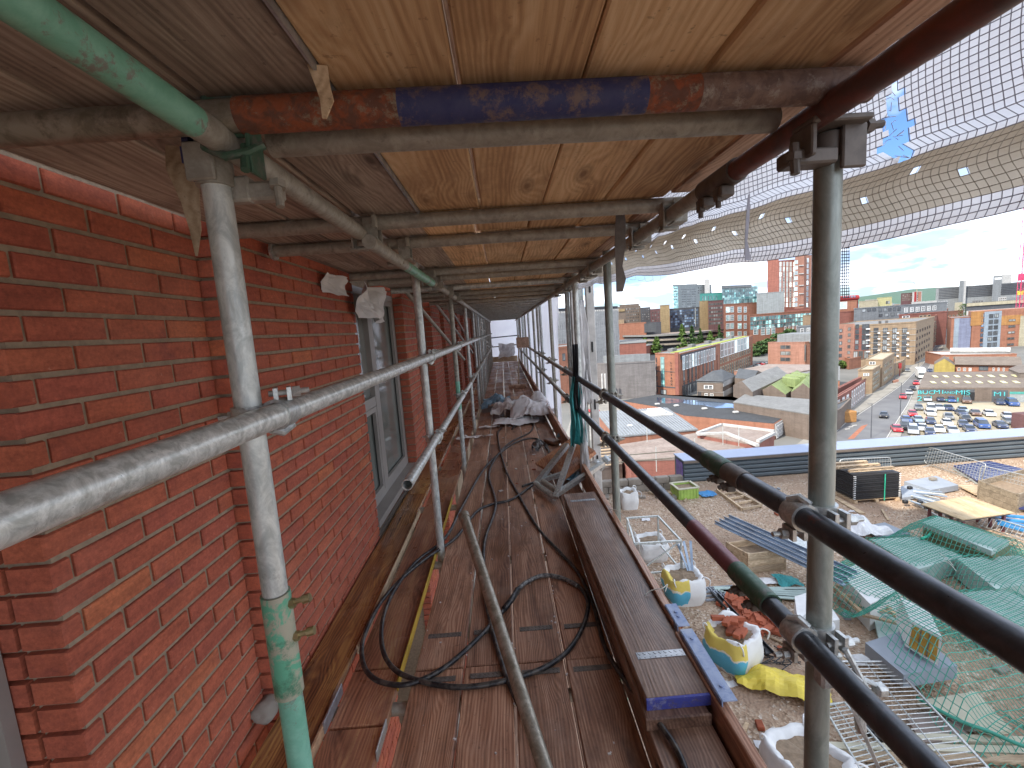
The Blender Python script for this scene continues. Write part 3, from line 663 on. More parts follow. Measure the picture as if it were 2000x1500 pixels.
tube('guard_rail', (ROX, 1.22, 0.752), (ROX, 4.9, 0.735), M['blacktube'], n=24)
sl = MB(); ring_v(sl, (ROX, 1.16, 0.753), (0, 1, 0), TR + 0.005, 0.17, 26, TR); autosmooth(sl.build('joint_sleeve', M['darkgreen'], sf, origin=(ROX, 1.16, .753)))
sl = MB(); ring_v(sl, (ROX, 1.40, 0.752), (0, 1, 0), TR + 0.002, 0.30, 26, TR); autosmooth(sl.build('joint_sleeve', M['maroon'], sf, origin=(ROX, 1.40, .752)))
for (yy, zz) in ((1.30, 1.05), (1.17, .753)):
    b = MB()
    for dy in (-0.035, 0.035):
        b.tube((ROX - .01, yy + dy, zz - TR), (ROX - .045, yy + dy, zz - TR - 0.012), 0.007, 8); b.cbox((ROX - .012, yy + dy, zz - TR - .012), (0.03, 0.03, 0.022), .004); hexnut(b, (ROX - .03, yy + dy, zz - TR - .008), (1, 0, .3), 0.012, 0.012)
    b.build('bolt', M['darkiron'], sf)
tube('guard_rail', (ROX, 4.95, 1.03), (ROX, 21, 1.0), M['galvdull']); tube('guard_rail', (ROX, 4.95, .73), (ROX, 21, .70), M['galvdull'])
# couplers rail/upright
coupler((XI, 0.93, RZ + 0.01), (RX, 0.955, RZ + 0.01), (0, 0, 1), (0, 1, 0), M['galvbright'])
for y in ys_in[1:7]: coupler((XI, y, RZ), (RX, y, RZ), (0, 0, 1), (0, 1, 0), M['galv'])
for y in ys_in[1:7]: coupler((XI, y, 0.82), (RX, y, 0.82), (0, 0, 1), (0, 1, 0), M['galv'])
coupler((XO, 0.97, 1.054), (ROX, 0.97, 1.054), (0, 0, 1), (0, 1, 0), M['galvbright'])
coupler((XO, 0.97, 0.752), (ROX, 0.965, 0.752), (0, 0, 1), (0, 1, 0), M['galvbright'])
ad = MB()
ad.cbox((XO - .005, 0.93, 0.69), (0.05, 0.035, 0.09), .006); ad.path([(XO - .02, .90, .74), (XO + .02, .875, .70), (XO + .03, .88, .62), (XO + .045, .89, .56)], 0.011, 8); ad.bar((XO + .005, .885, .66), (XO + .06, .86, .50), 0.036, 0.007); ad.tube((XO + .01, .90, .76), (XO + .045, .86, .66), .007, 8); ad.tube((XO + .02, .90, .70), (XO + .07, .88, .68), .006, 8)
ad.cbox((XO + .075, .878, .672), (.026, .026, .024), .005)
autosmooth(ad.build('coupler', M['galvbright'], sf), 35)
for y in ys_out[1:5]:
    coupler((XO, y, 1.04), (ROX, y, 1.04), (0, 0, 1), (0, 1, 0), M['galvdull']); coupler((XO, y, .74), (ROX, y, .74), (0, 0, 1), (0, 1, 0), M['galvdull'])
# ledgers under the upper lift
LZ = 1.912; LX = RX
tube('ledger', (LX, -0.9, LZ), (LX, 0.80, LZ), M['greentube'], n=28, label='green painted near end of the inner ledger')
tube('ledger', (LX, 0.80, LZ), (LX, 1.68, LZ), M['galvdull'], n=24)
tube('ledger', (LX + 0.035, 1.66, LZ - 0.035), (LX + .035, 2.25, LZ - 0.035), M['galvdull']); tube('ledger', (LX + .035, 2.25, LZ - .035), (LX + .035, 3.1, LZ - .035), M['greentube'], label='short green length of the inner ledger')
tube('ledger', (LX, 3.0, LZ), (LX, 21, LZ - 0.02), M['galvdull'])
tube('ledger', (ROX, -0.9, LZ), (ROX, 1.32, LZ), M['redtube'], n=28, label='red brown painted near end of the outer ledger')
tube('ledger', (ROX, 1.32, LZ), (ROX, 21, LZ - 0.02), M['galvdull'], n=20)
sl = MB(); ring_v(sl, (ROX, 1.33, LZ), (0, 1, 0), TR + 0.006, 0.19, 26, TR); autosmooth(sl.build('joint_sleeve', M['darkiron'], sf, origin=(ROX, 1.33, LZ)))
b = MB()
for dy in (-.05, .06): b.cbox((ROX - .015, 1.33 + dy, LZ - .045), (.04, .05, .03), .004); b.tube((ROX - .03, 1.33 + dy, LZ - .03), (ROX - .03, 1.33 + dy, LZ - .085), .008, 8); hexnut(b, (ROX - .03, 1.33 + dy, LZ - .062), (0, 0, 1), .014, .013)
b.build('bolt', M['darkiron'], sf)
# head fittings of the near uprights
hf = MB(); ring_v(hf, (XI, .93, 1.885), (0, 0, 1), TR + .008, 0.075, 28, TR)
hf.cbox((XI - .005, .93 - .034, 1.885), (.055, .012, .07), .003); hf.cbox((XI + .075, .955, 1.84), (.085, .034, .036), .005); hf.cbox((XI + .03, .95, 1.845), (.06, .03, .05), .005)
hf.tube((XI + .12, .93, 1.85), (XI + .125, .92, 1.80), .008, 10); hexnut(hf, (XI + .12, .93, 1.845), (0, .2, 1), .016, .014)
autosmooth(hf.build('coupler', M['galvdull'], sf), 35)
hb = MB(); hb.box((XI - .036, .935, 1.905), (.012, .05, .09)).box((XI - .03, .905, 1.90), (.02, .012, .03)); hb.build('coupler', M['navypaint'], sf)['label'] = 'navy painted wedge fitting at the head of the near upright'
hg = MB(); hg.cbox((LX + .012, .885, 1.955), (.085, .012, .075), .003); hg.cbox((LX + .05, .895, 1.90), (.008, .05, .10), .002); hg.path([(LX - .03, .87, 1.90), (LX + .01, .865, 1.878), (LX + .05, .87, 1.885), (LX + .075, .88, 1.90)], .008, 8); hg.tube((LX + .04, .88, 1.90), (LX + .045, .86, 1.85), .008, 8)
autosmooth(hg.build('coupler', M['darkgreen'], sf), 35)['label'] = 'green painted clamp on the inner ledger'
hr = MB(); hr.cbox((XO - .02, .935, 1.895), (.12, .07, .012), .003); hr.cbox((XO + .022, .93, 1.85), (.05, .012, .085), .003); hr.cbox((XO - .075, .94, 1.86), (.012, .07, .06), .003); ring_v(hr, (XO, .97, 1.86), (0, 0, 1), TR + .008, .05, 24, TR)
hr.tube((XO + .03, .94, 1.885), (XO + .085, .935, 1.89), .008, 8); hexnut(hr, (XO + .058, .938, 1.888), (1, 0, 0), .014, .014); hr.tube((XO - .10, .93, 1.86), (XO - .10, .925, 1.80), .009, 8); hexnut(hr, (XO - .10, .93, 1.835), (0, 0, 1), .015, .014); hr.cbox((XO - .06, .95, 1.835), (.10, .05, .03), .004)
autosmooth(hr.build('coupler', M['darkiron'], sf), 35)
# transoms carrying the upper boards
TZ = 1.957
tb = tube('transom', (-0.30 - .15, .872, TZ - .008), (-0.16, .878, TZ - .008), M['rust'], r=.031, n=24, label='rust orange part of the painted cross tube overhead')
tube('transom', (-0.16, .878, TZ - .008), (0.30, .888, TZ - .008), M['navypaint'], r=.0312, n=24, label='navy blue part of the painted cross tube overhead')
tube('transom', (0.30, .888, TZ - .008), (0.40, .890, TZ - .008), M['rust'], r=.0308, n=24); tube('transom', (0.40, .890, TZ - .008), (0.74, .90, TZ - .008), M['brownpaint'], r=.031, n=24)
tube('transom', (-1.1, .865, TZ - .012), (-0.45, .872, TZ - .008), M['polebare'], r=.028, n=20)
tube('transom', (-0.46, 1.00, TZ - .006), (0.64, 1.035, TZ - .006), M['galvdull'], n=22, hollow=True)
ty = [1.73, 2.13, 3.15, 3.5, 4.3, 5.0, 5.6, 6.4, 7.1, 7.8, 8.6, 9.4, 10.2, 11, 12, 13, 14, 15, 16, 17, 18, 19, 20]
for i, y in enumerate(ty):
    xl = -1.02 if i in (0, 1, 2, 4) else -1.0
    tube('transom', (xl, y - .008, TZ), (0.80 if i < 2 else .76, y + .012, TZ), M['galvdull'] if i != 4 else M['galv'], n=16 if i > 3 else 20)
    if i < 2:
        mb = MB(); ring_v(mb, (-1.025, y - .008, TZ), (1, 0, 0), .040, .012, 22, .016); mb.build('tube_cap', M['galvbright'], sf)
for y in (1.73, 2.13): 
    clip(ROX, y, LZ + .01, sf, M['galvdull'])
    clip(LX + (.0 if y < 2 else .035), y, LZ + .01, sf, M['galvdull'])
for y in (3.15, 3.5, 4.3, 5.0): clip(ROX, y, LZ, sf, M['galvdull']); clip(LX, y, LZ, sf, M['galvdull'])
for y in (0.5, 1.73, 2.9, 3.9, 5.1, 6.6, 8): tube('transom', (-1.0, y, -.066), (0.80, y, -.066), M['galvdull'], n=12)
tube('ledger', (XI + .05, -1, -.12), (XI + .05, 21, -.12), M['galvdull'], n=12); tube('ledger', (XO - .05, -1, -.12), (XO - .05, 21, -.12), M['galvdull'], n=12)
# braces seen against the piers
tube('brace', (-0.95, 4.6, 1.98), (-0.62, 6.9, 1.1), M['galvdull'], n=10, r=.022); tube('brace', (-0.95, 6.6, 1.98), (-0.62, 8.9, 1.1), M['galvdull'], n=10, r=.022); tube('brace', (-0.95, 8.6, 1.98), (-.62, 10.9, .9), M['galvdull'], n=10, r=.022)
for k in range(6): tube('guard_rail', (-0.62 + .01 * k, 9.5 + 1.1 * k, 1.75 - .16 * k), (-0.50, 12 + 1.0 * k, 1.72 - .2 * k), M['galvdull'], n=8, r=.02)
# diagonal tube seen in the lower right between the rails is the lower guard rail; toe boards
tbx = 0.678
def plank(name, c, d, mat, parent, rz=0, ch=.004, rx=0, ry=0):
    """a board with chamfered edges, its own origin, long axis local Y"""
    mb = MB().cbox((0, 0, 0), d, ch); o = mb.build(name, mat); o.location = c; o.rotation_euler = (rx, ry, rz)
    if parent is not None: o.parent = parent; o.matrix_parent_inverse = parent_world(parent).inverted()
    return o
def endplate(parent, c, d, rz=0, mat=None):
    mb = MB(); n = 9
    mb.box((0, 0, 0), (d[0], d[1], .0016))
    for i in range(n):
        x = -d[0] / 2 + d[0] * (i + .5) / n
        for s_ in (-1, 1): mb.box((x, s_ * d[1] * .22, .0014), (d[0] / n * .28, d[1] * .34, .0016), Matrix.Rotation(s_ * .6, 3, 'Z'))
    o = mb.build('end_plate', mat or M['zinc']); o.location = c; o.rotation_euler = (0, 0, rz); o.parent = parent; o.matrix_parent_inverse = parent_world(parent).inverted(); return o
t1 = plank('toe_board', (tbx, 0.40, .10), (.036, 2.62, .225), M['deckwood'], sf, rz=0.015)
t2 = plank('toe_board', (tbx - .002, 3.40, .112), (.036, 3.30, .225), M['deckwood'], sf, rz=-.006)
for k in range(4): plank('toe_board', (tbx, 7.0 + 3.92 * k, .11), (.036, 3.88, .225), M['deckwood'], sf)
# ================================================================== WALKWAY BOARDS
wd = thing('scaffold_deck', 'walkway of wet dark brown scaffold boards under the camera', 'walkway', (0, 1, 0)); 
cols = [(-.400, .221), (-.167, .220), (.067, .222), (.297, .219), (.528, .220)]
for ci, (x, wv_) in enumerate(cols):
    cuts = [-1.6, 1.868 - .004 * ci, 5.72 + .1 * (ci % 2), 9.4, 13.2, 17.0, 20.7] if ci else [-1.6, 1.86, 5.1, 9.0, 13, 17, 20.5]
    for k in range(len(cuts) - 1):
        a, b_ = cuts[k] + .004, cuts[k + 1] - .004
        o = plank('board', (x + rnd.uniform(-.003, .003), (a + b_) / 2, -.019 + rnd.uniform(-.003, .002)), (wv_, b_ - a, .038), M['deckwood'], wd, rz=rnd.uniform(-.0008, .0008), ch=.004)
        if k < 2:
            if k == 0: endplate(o, (x, b_ - .06, .002), (.17, .030), mat=M['darkiron'])
            if k == 1: endplate(o, (x, a + .22, .002), (.17, .032), mat=M['darkiron'])
inn = [(-.955, .20, M['amberwood'], -.02), (-.700, .232, M['innerwood'], -.03)]
for ci, (x, wv_, m_, z_) in enumerate(inn):
    cuts = ([-1.6, 1.10, 4.2, 8.0, 12, 16, 20.5] if ci == 0 else [-1.6, 1.62, 1.93, 5.3, 9.2, 13.2, 17.2, 20.5])
    for k in range(len(cuts) - 1):
        a, b_ = cuts[k] + .006, cuts[k + 1] - .006
        mm = m_ if k < 3 else M['innerwood']
        o = plank('board', (x + (0.02 if (ci == 0 and k == 0) else 0), (a + b_) / 2, -.019 + z_ + rnd.uniform(-.003, .002)), (wv_, b_ - a, .038), mm, wd, rz=rnd.uniform(-.001, .001))
        if ci == 1 and k == 0: endplate(o, (x, b_ - .25, z_ + .002), (.17, .032), mat=M['darkiron'])
# pale split edges standing between the inner boards, and end pieces
e = MB(); e.cbox((-.832, 1.42, -.02), (.012, .62, .05), .002); o_ = e.build('edge_strip', M['edgewood'], wd, origin=(-.832, 1.42, -.02))
e = MB(); e.cbox((-.836, 2.9, -.018), (.010, 1.7, .046), .002); e.build('edge_strip', M['palewood'], wd, origin=(-.836, 2.9, -.02))
e = MB(); e.cbox((-.824, 1.70, -.006), (.008, .20, .05), .001); e.build('end_plate', M['zinc'], wd)
e = MB(); e.cbox((-.579, 2.9, -.022), (.006, 2.2, .046), .001); e.build('edge_strip', plain('yellow_edge_paint', (.55, .36, .04), .6), wd)
for yy in (1.55, 1.98): MB().cbox((-.581, yy, -.026), (.006, .14, .046), .001).build('end_plate', M['galvbright'], wd)
# upper deck (ceiling)
ud = thing('upper_scaffold_deck', 'overhead scaffold boards of new orange pine and old grey timber', 'boarding', (0, 1, 2))
cc = [(.537, .226, 0), (.304, .228, 0), (.070, .228, 0), (-.166, .222, 0), (-.395, .224, 1), (-.640, .226, 1), (-.905, .280, 1)]
for ci, (x, wv_, g) in enumerate(cc):
    cuts = [-2.1, 1.745, 2.30 if ci % 2 else 2.12, 3.28, 5.1, 9.0, 12.9, 16.8, 20.7]
    if g: cuts = [-2.1, 1.72, 5.2, 9.0, 12.9, 16.8, 20.7]
    for k in range(len(cuts) - 1):
        a, b_ = cuts[k] + .004, cuts[k + 1] - .004
        if g: m_ = M['greywood'] if k < 2 else M['redwood']
        else: m_ = M['newwood'] if k < 4 else (M['redwood'] if k > 5 else M['newwood'])
        sh = 0 if g else (.0 if k == 0 else -.035 if k in (1, 3) else -.02)
        if g and ci == 4: sh = -.004
        o = plank('board', (x + sh + rnd.uniform(-.002, .002), (a + b_) / 2, 1.985 + .019 + rnd.uniform(0, .004) + (0.0 if k == 0 or g else .001)), (wv_, b_ - a, .038), m_, ud)
plank('board', (.700, 0, 2.006), (.075, 3.4, .038), M['redwood'], ud); plank('board', (.680, 11, 2.006), (.10, 18, .038), M['redwood'], ud)
if True:
    mb = MB(); mb.bar((-.278, .20, 1.99), (-.278, 1.74, 1.99), .005, .030); mb.build('end_plate', M['zinc'], ud)
for z_, x0_, x1_ in ((3.98, -1.02, .72), (-2.02, -.5, .70)):  # lower lift added to darken the walkway gaps; upper one blocks the overhead gaps
    lt = thing('lift_boards', 'boards of the next scaffold lift ' + ('above the orange boards' if z_ > 0 else 'added below the walkway to darken its gaps'), 'boarding', (0, 8, z_)); k = 0; x = x0_
    while x < x1_:
        plank('board', (x + .112, 8, z_), (.222, 27, .038), M['redwood'], lt); x += .229
# hanging splinters and shreds
def shard(name, pts, wdt, mat, label, cat, th=.004):
    mb = MB(); n = len(pts)
    for i, (p, w_) in enumerate(zip(pts, wdt)):
        p = V(p)
        for dx_, dy_ in ((-w_ / 2, -th / 2), (w_ / 2, -th / 2), (w_ / 2, th / 2), (-w_ / 2, th / 2)): mb.v.append(p + V((dx_, dy_ + .25 * dx_, 0)))
    for i in range(n - 1):
        for k in range(4): k2 = (k + 1) % 4; mb.face([i * 4 + k, i * 4 + k2, (i + 1) * 4 + k2, (i + 1) * 4 + k])
    mb.face([0, 1, 2, 3]); mb.face([4 * n - 1, 4 * n - 2, 4 * n - 3, 4 * n - 4])
    return tag(mb.build(name, mat), label, cat)
shard('wood_splinter', [(-.275, .80, 1.985), (-.268, .795, 1.95), (-.262, .79, 1.925), (-.268, .785, 1.895)], (.03, .022, .02, .006), M['palewood'], 'torn pale wood splinter hanging beside the painted cross tube', 'splinter')
shard('paper_strip', [GY(352, 285, 1.05), GY(356, 330, 1.05), GY(372, 395, 1.05), GY(382, 450, 1.05), GY(384, 500, 1.05)], (.055, .06, .035, .022, .004), M['palewood'], 'pale torn strip hanging left of the near upright head', 'strip', .002)
p_ = GY(1208, 380, 1.85)
strap = []
for (u, v) in ((1207, 350), (1210, 380), (1212, 430), (1211, 480), (1209, 520), (1213, 545), (1210, 570)): strap.append(GY(u, v, 1.9))
shard('hanging_strap', strap, (.006, .02, .045, .05, .03, .045, .03), M['darkiron'], 'dark webbing strap hanging from the cross tubes near the outer ledger', 'strap', .004)
shard('net_tie', [GY(1463, 380, 1.25), GY(1460, 430, 1.25), GY(1457, 470, 1.25), GY(1461, 508, 1.25)], (.005, .012, .008, .02), M['strand'], 'thin grey tie hanging from the netting hem', 'tie', .002)
# crumpled sheet over window head and at the wall
def crumple(name, c, size, mat, label, cat, seed=0, nx=16, ny=12, amp=.06, R=None, group=None, freq=None):
    mb = MB(); f = freq or 6
    for j in range(ny + 1):
        for i in range(nx + 1):
            x = (i / nx - .5); y = (j / ny - .5)
            ed = 1 + .22 * noise.noise(V((x * 3 + seed, y * 3, seed)))
            p = V((x * size[0] * ed, y * size[1] * ed, 0))
            h = noise.noise(V((x * size[0] * f + seed, y * size[1] * f, seed * .7))) + .5 * abs(noise.noise(V((x * size[0] * f * 2.3, y * size[1] * f * 2.3 + seed, 2)))) 
            p.z = h * amp + amp * .5 + size[2] * (1 - 4 * x * x) * (1 - 4 * y * y)
            if R is not None: p = R @ p
            mb.v.append(V(c) + p)
    for j in range(ny):
        for i in range(nx):
            a = j * (nx + 1) + i; mb.face([a, a + 1, a + nx + 2, a + nx + 1])
    o = mb.build(name, mat, smooth=False, origin=c)
    sm = o.modifiers.new('thick', 'SOLIDIFY'); sm.thickness = .003
    return tag(o, label, cat, group)
Rw = Matrix.Rotation(pi / 2, 3, 'Y')
crumple('plastic_sheet', (-1.05, 3.55, 1.80), (.26, .75, 0), M['tarp'], 'crumpled white plastic sheet tucked over the window head', 'sheet', 3, 18, 14, .10, Rw, freq=5)
crumple('plastic_sheet', (-1.05, 2.85, 1.88), (.12, .28, 0), M['tarp'], 'small scrap of white plastic under the boards left of the window', 'sheet', 5, 12, 8, .06, Rw, freq=9)
# ---- outer ends: white sheeting
def sheet_v(name, pts_bottom, z0, z1, mat, label, cat, n=6, amp=.03, seed=1):
    mb = MB(); cols_ = len(pts_bottom)
    for j in range(n + 1):
        for i, p in enumerate(pts_bottom):
            z = z0 + (z1 - z0) * j / n
            o = noise.noise(V((p[0] * 1.3, p[1] * 1.3, z * 1.5 + seed))) * amp
            mb.v.append(V((p[0] + o, p[1] + o * .5, z)))
    for j in range(n):
        for i in range(cols_ - 1):
            a = j * cols_ + i; mb.face([a, a + 1, a + cols_ + 1, a + cols_])
    o = mb.build(name, mat, smooth=True); sm = o.modifiers.new('t', 'SOLIDIFY'); sm.thickness = .004
    return tag(o, label, cat)
sheet_v('white_sheeting', [(.80, 6.3 + .35 * i) for i in range(42)], -.2, 2.3, M['sheeting'], 'white sheeting along the outer side of the far walkway', 'sheeting', 12, .08)
sheet_v('white_sheeting', [(-1.0 + .2 * i, 21.2) for i in range(11)], -.3, 2.2, M['sheeting'], 'white sheeting closing the far end of the walkway', 'sheeting', 10, .06, 4)
tube('guard_rail', (-.8, 20.7, 1.15), (.8, 20.7, 1.2), M['blacktube'], n=8); tube('guard_rail', (-.8, 20.7, .72), (.8, 20.7, .78), M['galvdull'], n=8)
crumple('white_tarpaulin', (.15, 19.6, .55), (.7, .7, .0), M['tarp'], 'sagging white tarpaulin across the far end of the walkway', 'tarpaulin', 8, 12, 12, .10, Matrix.Rotation(.9, 3, 'X'), freq=2.5)
plank('board', (-.05, 20.9, .12), (1.4, .04, .26), M['palewood'], wd)
# ================================================================== THINGS LYING ON THE WALKWAY
def loose_board(pts_near, pts_far, z, mat, label, name='scaffold_board', th=.038, wdt=.225):
    a = V(pts_near); b = V(pts_far); c = (a + b) / 2; ang = atan2(b.y - a.y, b.x - a.x) - pi / 2
    o = plank(name, (c.x, c.y, z), (wdt, (b - a).length, th), mat, None, rz=ang); tag(o, label, 'board', 'loose boards stacked by the toe board'); return o, ang
o1, a1 = loose_board((.545, 1.40, 0), (.520, 3.36, 0), .182, M['stackwood'], 'topmost loose board of the stack with a blue painted end', wdt=.255)
endplate(o1, (.541, 1.60, .2025), (.19, .036), a1); endplate(o1, (.523, 3.20, .2025), (.19, .030), a1)
mb = MB().box((0, 0, 0), (.257, .010, .040)); o = mb.build('painted_end', M['blueend']); o.location = (.545, 1.396, .182); o.rotation_euler = (0, 0, a1); o.parent = o1; o.matrix_parent_inverse = parent_world(o1).inverted()
o2, a2 = loose_board((.515, 1.36, 0), (.505, 3.30, 0), .142, M['stackwood'], 'second loose board from the top of the stack, slightly askew')
mb = MB().box((0, 0, 0), (.227, .010, .040)); o = mb.build('painted_end', M['stackwood']); o.location = (.515, 1.357, .142); o.rotation_euler = (0, 0, a2); o.parent = o2; o.matrix_parent_inverse = parent_world(o2).inverted()
o3, a3 = loose_board((.53, .55, 0), (.50, 3.20, 0), .102, M['stackwood'], 'long loose board in the middle of the stack reaching towards the camera')
endplate(o3, (.523, 1.52, .1225), (.15, .03), a3)
loose_board((.525, 1.30, 0), (.53, 3.25, 0), .062, M['stackwood'], 'loose board second from the bottom of the stack'); loose_board((.52, 1.10, 0), (.52, 3.0, 0), .022, M['stackwood'], 'bottom loose board of the stack lying on the walkway')
# blue painted straps on the toe board joint
for (y0, y1, x_) in ((1.71, 1.86, tbx + .004), (1.33, 1.69, tbx + .004)):
    mb = MB(); mb.box((x_, (y0 + y1) / 2, .232), (.05, y1 - y0, .004)).box((x_ - .026, (y0 + y1) / 2, .198), (.004, y1 - y0, .066)); 
    mb.tube((x_, y0 + .06, .232), (x_, y0 + .06, .240), .008, 8).tube((x_, y1 - .06, .232), (x_, y1 - .06, .240), .008, 8)
    mb.build('edge_band', M['bluepaint'], sf)
def tie(pts, label, r=.0022):
    tag(MB().path(spline(pts, 6), r, 6).build('twine', M['rope'], smooth=True), label, 'twine')
tie([(.66, 2.95, .10), (.64, 2.93, .19), (.68, 2.90, .245), (.74, 2.80, .22), (.78, 2.66, .10), (.76, 2.60, -.05)], 'white twine looped over the toe board beside the stacked boards')
tie([(.60, 1.98, .205), (.64, 1.99, .222), (.685, 1.97, .242), (.72, 2.0, .24), (.69, 1.95, .236)], 'short knotted twine on the toe board top edge')
# old steel tube leaning across the walkway
pb, pt = V((.115, 1.00, .02)), V(G(905, 1004, .56))
lt_ = tag(tube('loose_tube', pb + (pb - pt) * .5, pt, M['polebare'], None, r=.026, n=26), 'loose brown steel tube sticking up over the hoses', 'tube')
mb = MB(); ring_v(mb, pt - (pt - pb).normalized() * .02, pt - pb, .0295, .03, 26, .022); mb.build('end_collar', M['polebare'], lt_)
# hoses
def hose(px, r, mat, name, label, zs=None, k=8):
    pts = []
    for i, p in enumerate(px):
        z = (zs[i] if zs else 0) + r + .002
        pts.append(G(p[0], p[1], z))
    o = MB().path(spline(pts, k), r, 10).build(name, mat, smooth=True); return tag(o, label, 'hose', 'black rubber hoses on the walkway')
h1 = hose([(1000, 838), (1015, 822), (1040, 828), (1034, 845), (1000, 862), (975, 885), (955, 925), (968, 985), (946, 1060), (948, 1160), (960, 1225), (985, 1310), (1010, 1370), (1050, 1440), (1080, 1530)], .0115, M['hose'], 'hose', 'black hose running down the middle of the walkway to the bottom edge')
h2 = hose([(980, 835), (972, 850), (985, 910), (1012, 965), (1050, 1030), (1095, 1080), (1130, 1120), (1158, 1180), (1180, 1260), (1215, 1320), (1270, 1390), (1320, 1460), (1350, 1530)], .0105, M['hose'], 'hose', 'black hose curving right towards the stacked boards', zs=[0] * 8 + [.0, .05, .125, .125, .125])
h3 = hose([(1040, 948), (1000, 975), (960, 985), (930, 1000), (890, 1050), (840, 1085), (790, 1125), (745, 1175), (712, 1240), (708, 1290), (730, 1325), (780, 1338), (830, 1325), (880, 1295), (935, 1245), (985, 1190)], .0115, M['hose'], 'hose', 'black hose making the large outer loop on the left of the walkway')
h4 = hose([(1075, 900), (1066, 868), (1040, 856), (1000, 868), (950, 910), (905, 985), (870, 1050), (815, 1095), (775, 1145), (750, 1200), (746, 1260), (768, 1305), (820, 1330), (900, 1342), (985, 1330), (1060, 1305), (1110, 1270), (1140, 1220), (1148, 1175), (1130, 1145), (1095, 1128), (1060, 1124), (1030, 1136), (1010, 1152)], .0115, M['hose'], 'hose', 'black hose making the inner loop joined to the scuffed end')
tag(MB().path(spline([G(u, v, .016) for u, v in ((1128, 1144), (1095, 1128), (1060, 1124), (1030, 1136), (1012, 1150))], 8), .0128, 10).build('hose_wrap', M['hosegrey'], smooth=True), 'scuffed grey taped stretch of hose at the small loop', 'hose wrap')
tag(MB().path([G(1012, 1151, .016), G(1000, 1170, .018), G(985, 1189, .018)], .0165, 12).build('hose_coupling', M['hose'], smooth=True), 'thick black coupling where the scuffed hose joins the loop', 'coupling')
h5 = hose([(1065, 872), (1078, 890), (1072, 915), (1050, 938), (1020, 950)], .011, M['hose'], 'hose', 'black hose arc beside the folded steel bracket')
# steel bracket frame lying on the boards
bk = thing('steel_bracket', 'galvanised steel bracket frame lying folded on the walkway beside the stacked boards', 'bracket', tuple(G(1080, 960, 0)))
def PZ(u, v, z): return G(u, v, z)
for (a, b_, w_, h_, za, zb_) in (((1085, 972), (1122, 862), .048, .03, .06, .38), ((1048, 944), (1108, 868), .05, .04, .05, .32), ((1048, 942), (1195, 893), .045, .04, .05, .22), ((1083, 968), (1178, 905), .05, .035, .07, .22)):
    MB().bar(G(*a, za), G(*b_, zb_), w_, h_).build('arm', M['galvbright'], bk)
MB().tube(G(1046, 944, .05), G(1085, 972, .05), .026, 14).build('cross_tube', M['galv'], bk); MB().tube(G(1060, 940, .09), G(1090, 960, .09), .024, 14).build('cross_tube', M['galvdull'], bk)
MB().tube(G(1165, 905, .20), G(1178, 915, .16), .034, 14).tube(G(1180, 893, .23), G(1190, 903, .19), .03, 14).build('hook', M['galvbright'], bk)
a_, b_ = G(1050, 915, .10), G(1140, 862, .24)
pl = MB(); pl.slab([G(1045, 904, .08), G(1100, 932, .10), G(1162, 880, .30), G(1120, 852, .30)], .038); tag(pl.build('scaffold_board', M['innerwood']), 'short brown board propped under the steel bracket', 'board')
MB_ = MB(); MB_.cbox(G(1078, 862, .03), (.13, .22, .05), .01, Matrix.Rotation(.5, 3, 'Z')); tag(MB_.build('timber_offcut', M['stackwood']), 'short rounded timber offcut beyond the steel bracket', 'offcut')
crumple('dirty_rag', tuple(G(1050, 878, .02)), (.16, .20, .05), M['hosegrey'], 'dirty grey rag bundle inside the hose arc', 'rag', 12, 12, 12, .07, freq=14)
crumple('blue_plastic', tuple(G(1120, 930, .04)), (.30, .30, .05), M['bluerag'], 'crumpled blue plastic under the bracket arms', 'plastic', 15, 12, 12, .08, freq=9)
crumple('blue_rag', tuple(G(1098, 858, .03)), (.14, .14, .04), M['bluerag'], 'small blue rag by the timber offcut', 'rag', 17, 10, 10, .05, freq=12)
# debris heap further along
crumple('rubble_sack', tuple(G(970, 795, .03)), (.55, .75, .10), M['bluerag'], 'blue and white plastic sack in the debris heap on the walkway', 'sack', 21, 16, 16, .14, freq=5)
crumple('white_bag', tuple(G(985, 810, .03)), (.45, .5, .12), M['rag'], 'white crumpled bag in the debris heap', 'bag', 23, 14, 14, .13, freq=6)
crumple('white_bag', tuple(G(1000, 800, .03)), (.4, .4, .10), M['tarp'], 'small pale bag in the middle of the debris heap', 'bag', 25, 14, 14, .12, freq=7)
crumple('dust_sheet', tuple(G(1040, 812, .03)), (.75, .9, .18), M['tarp'], 'dusty pale sheet heaped against the toe board', 'sheet', 27, 18, 18, .16, freq=4)
crumple('dust_sheet', tuple(G(1010, 826, .01)), (.7, .45, .03), M['tarp'], 'flat pale sheet edge under the hose loop', 'sheet', 29, 18, 12, .05, freq=6)
crumple('pink_wrap', tuple(G(955, 835, .01)), (.30, .12, .01), M['rag'], 'torn pinkish wrapping strip on the left boards', 'wrapping', 31, 10, 6, .03, freq=14); crumple('white_strip', tuple(G(925, 855, .01)), (.5, .07, .01), M['rag'], 'torn white strip of wrapping across the board gap', 'wrapping', 33, 14, 5, .03, freq=14)
crumple('cardboard', tuple(G(1010, 778, .03)), (.45, .3, .02), M['redwood'], 'brown cardboard scrap behind the debris heap', 'cardboard', 35, 10, 8, .03)
crumple('foam_block', tuple(G(1052, 792, .12)), (.35, .4, .22), M['tarp'], 'tall folded pale sheet beside the outer uprights', 'sheet', 37, 12, 12, .10, freq=4)
rf = rnd
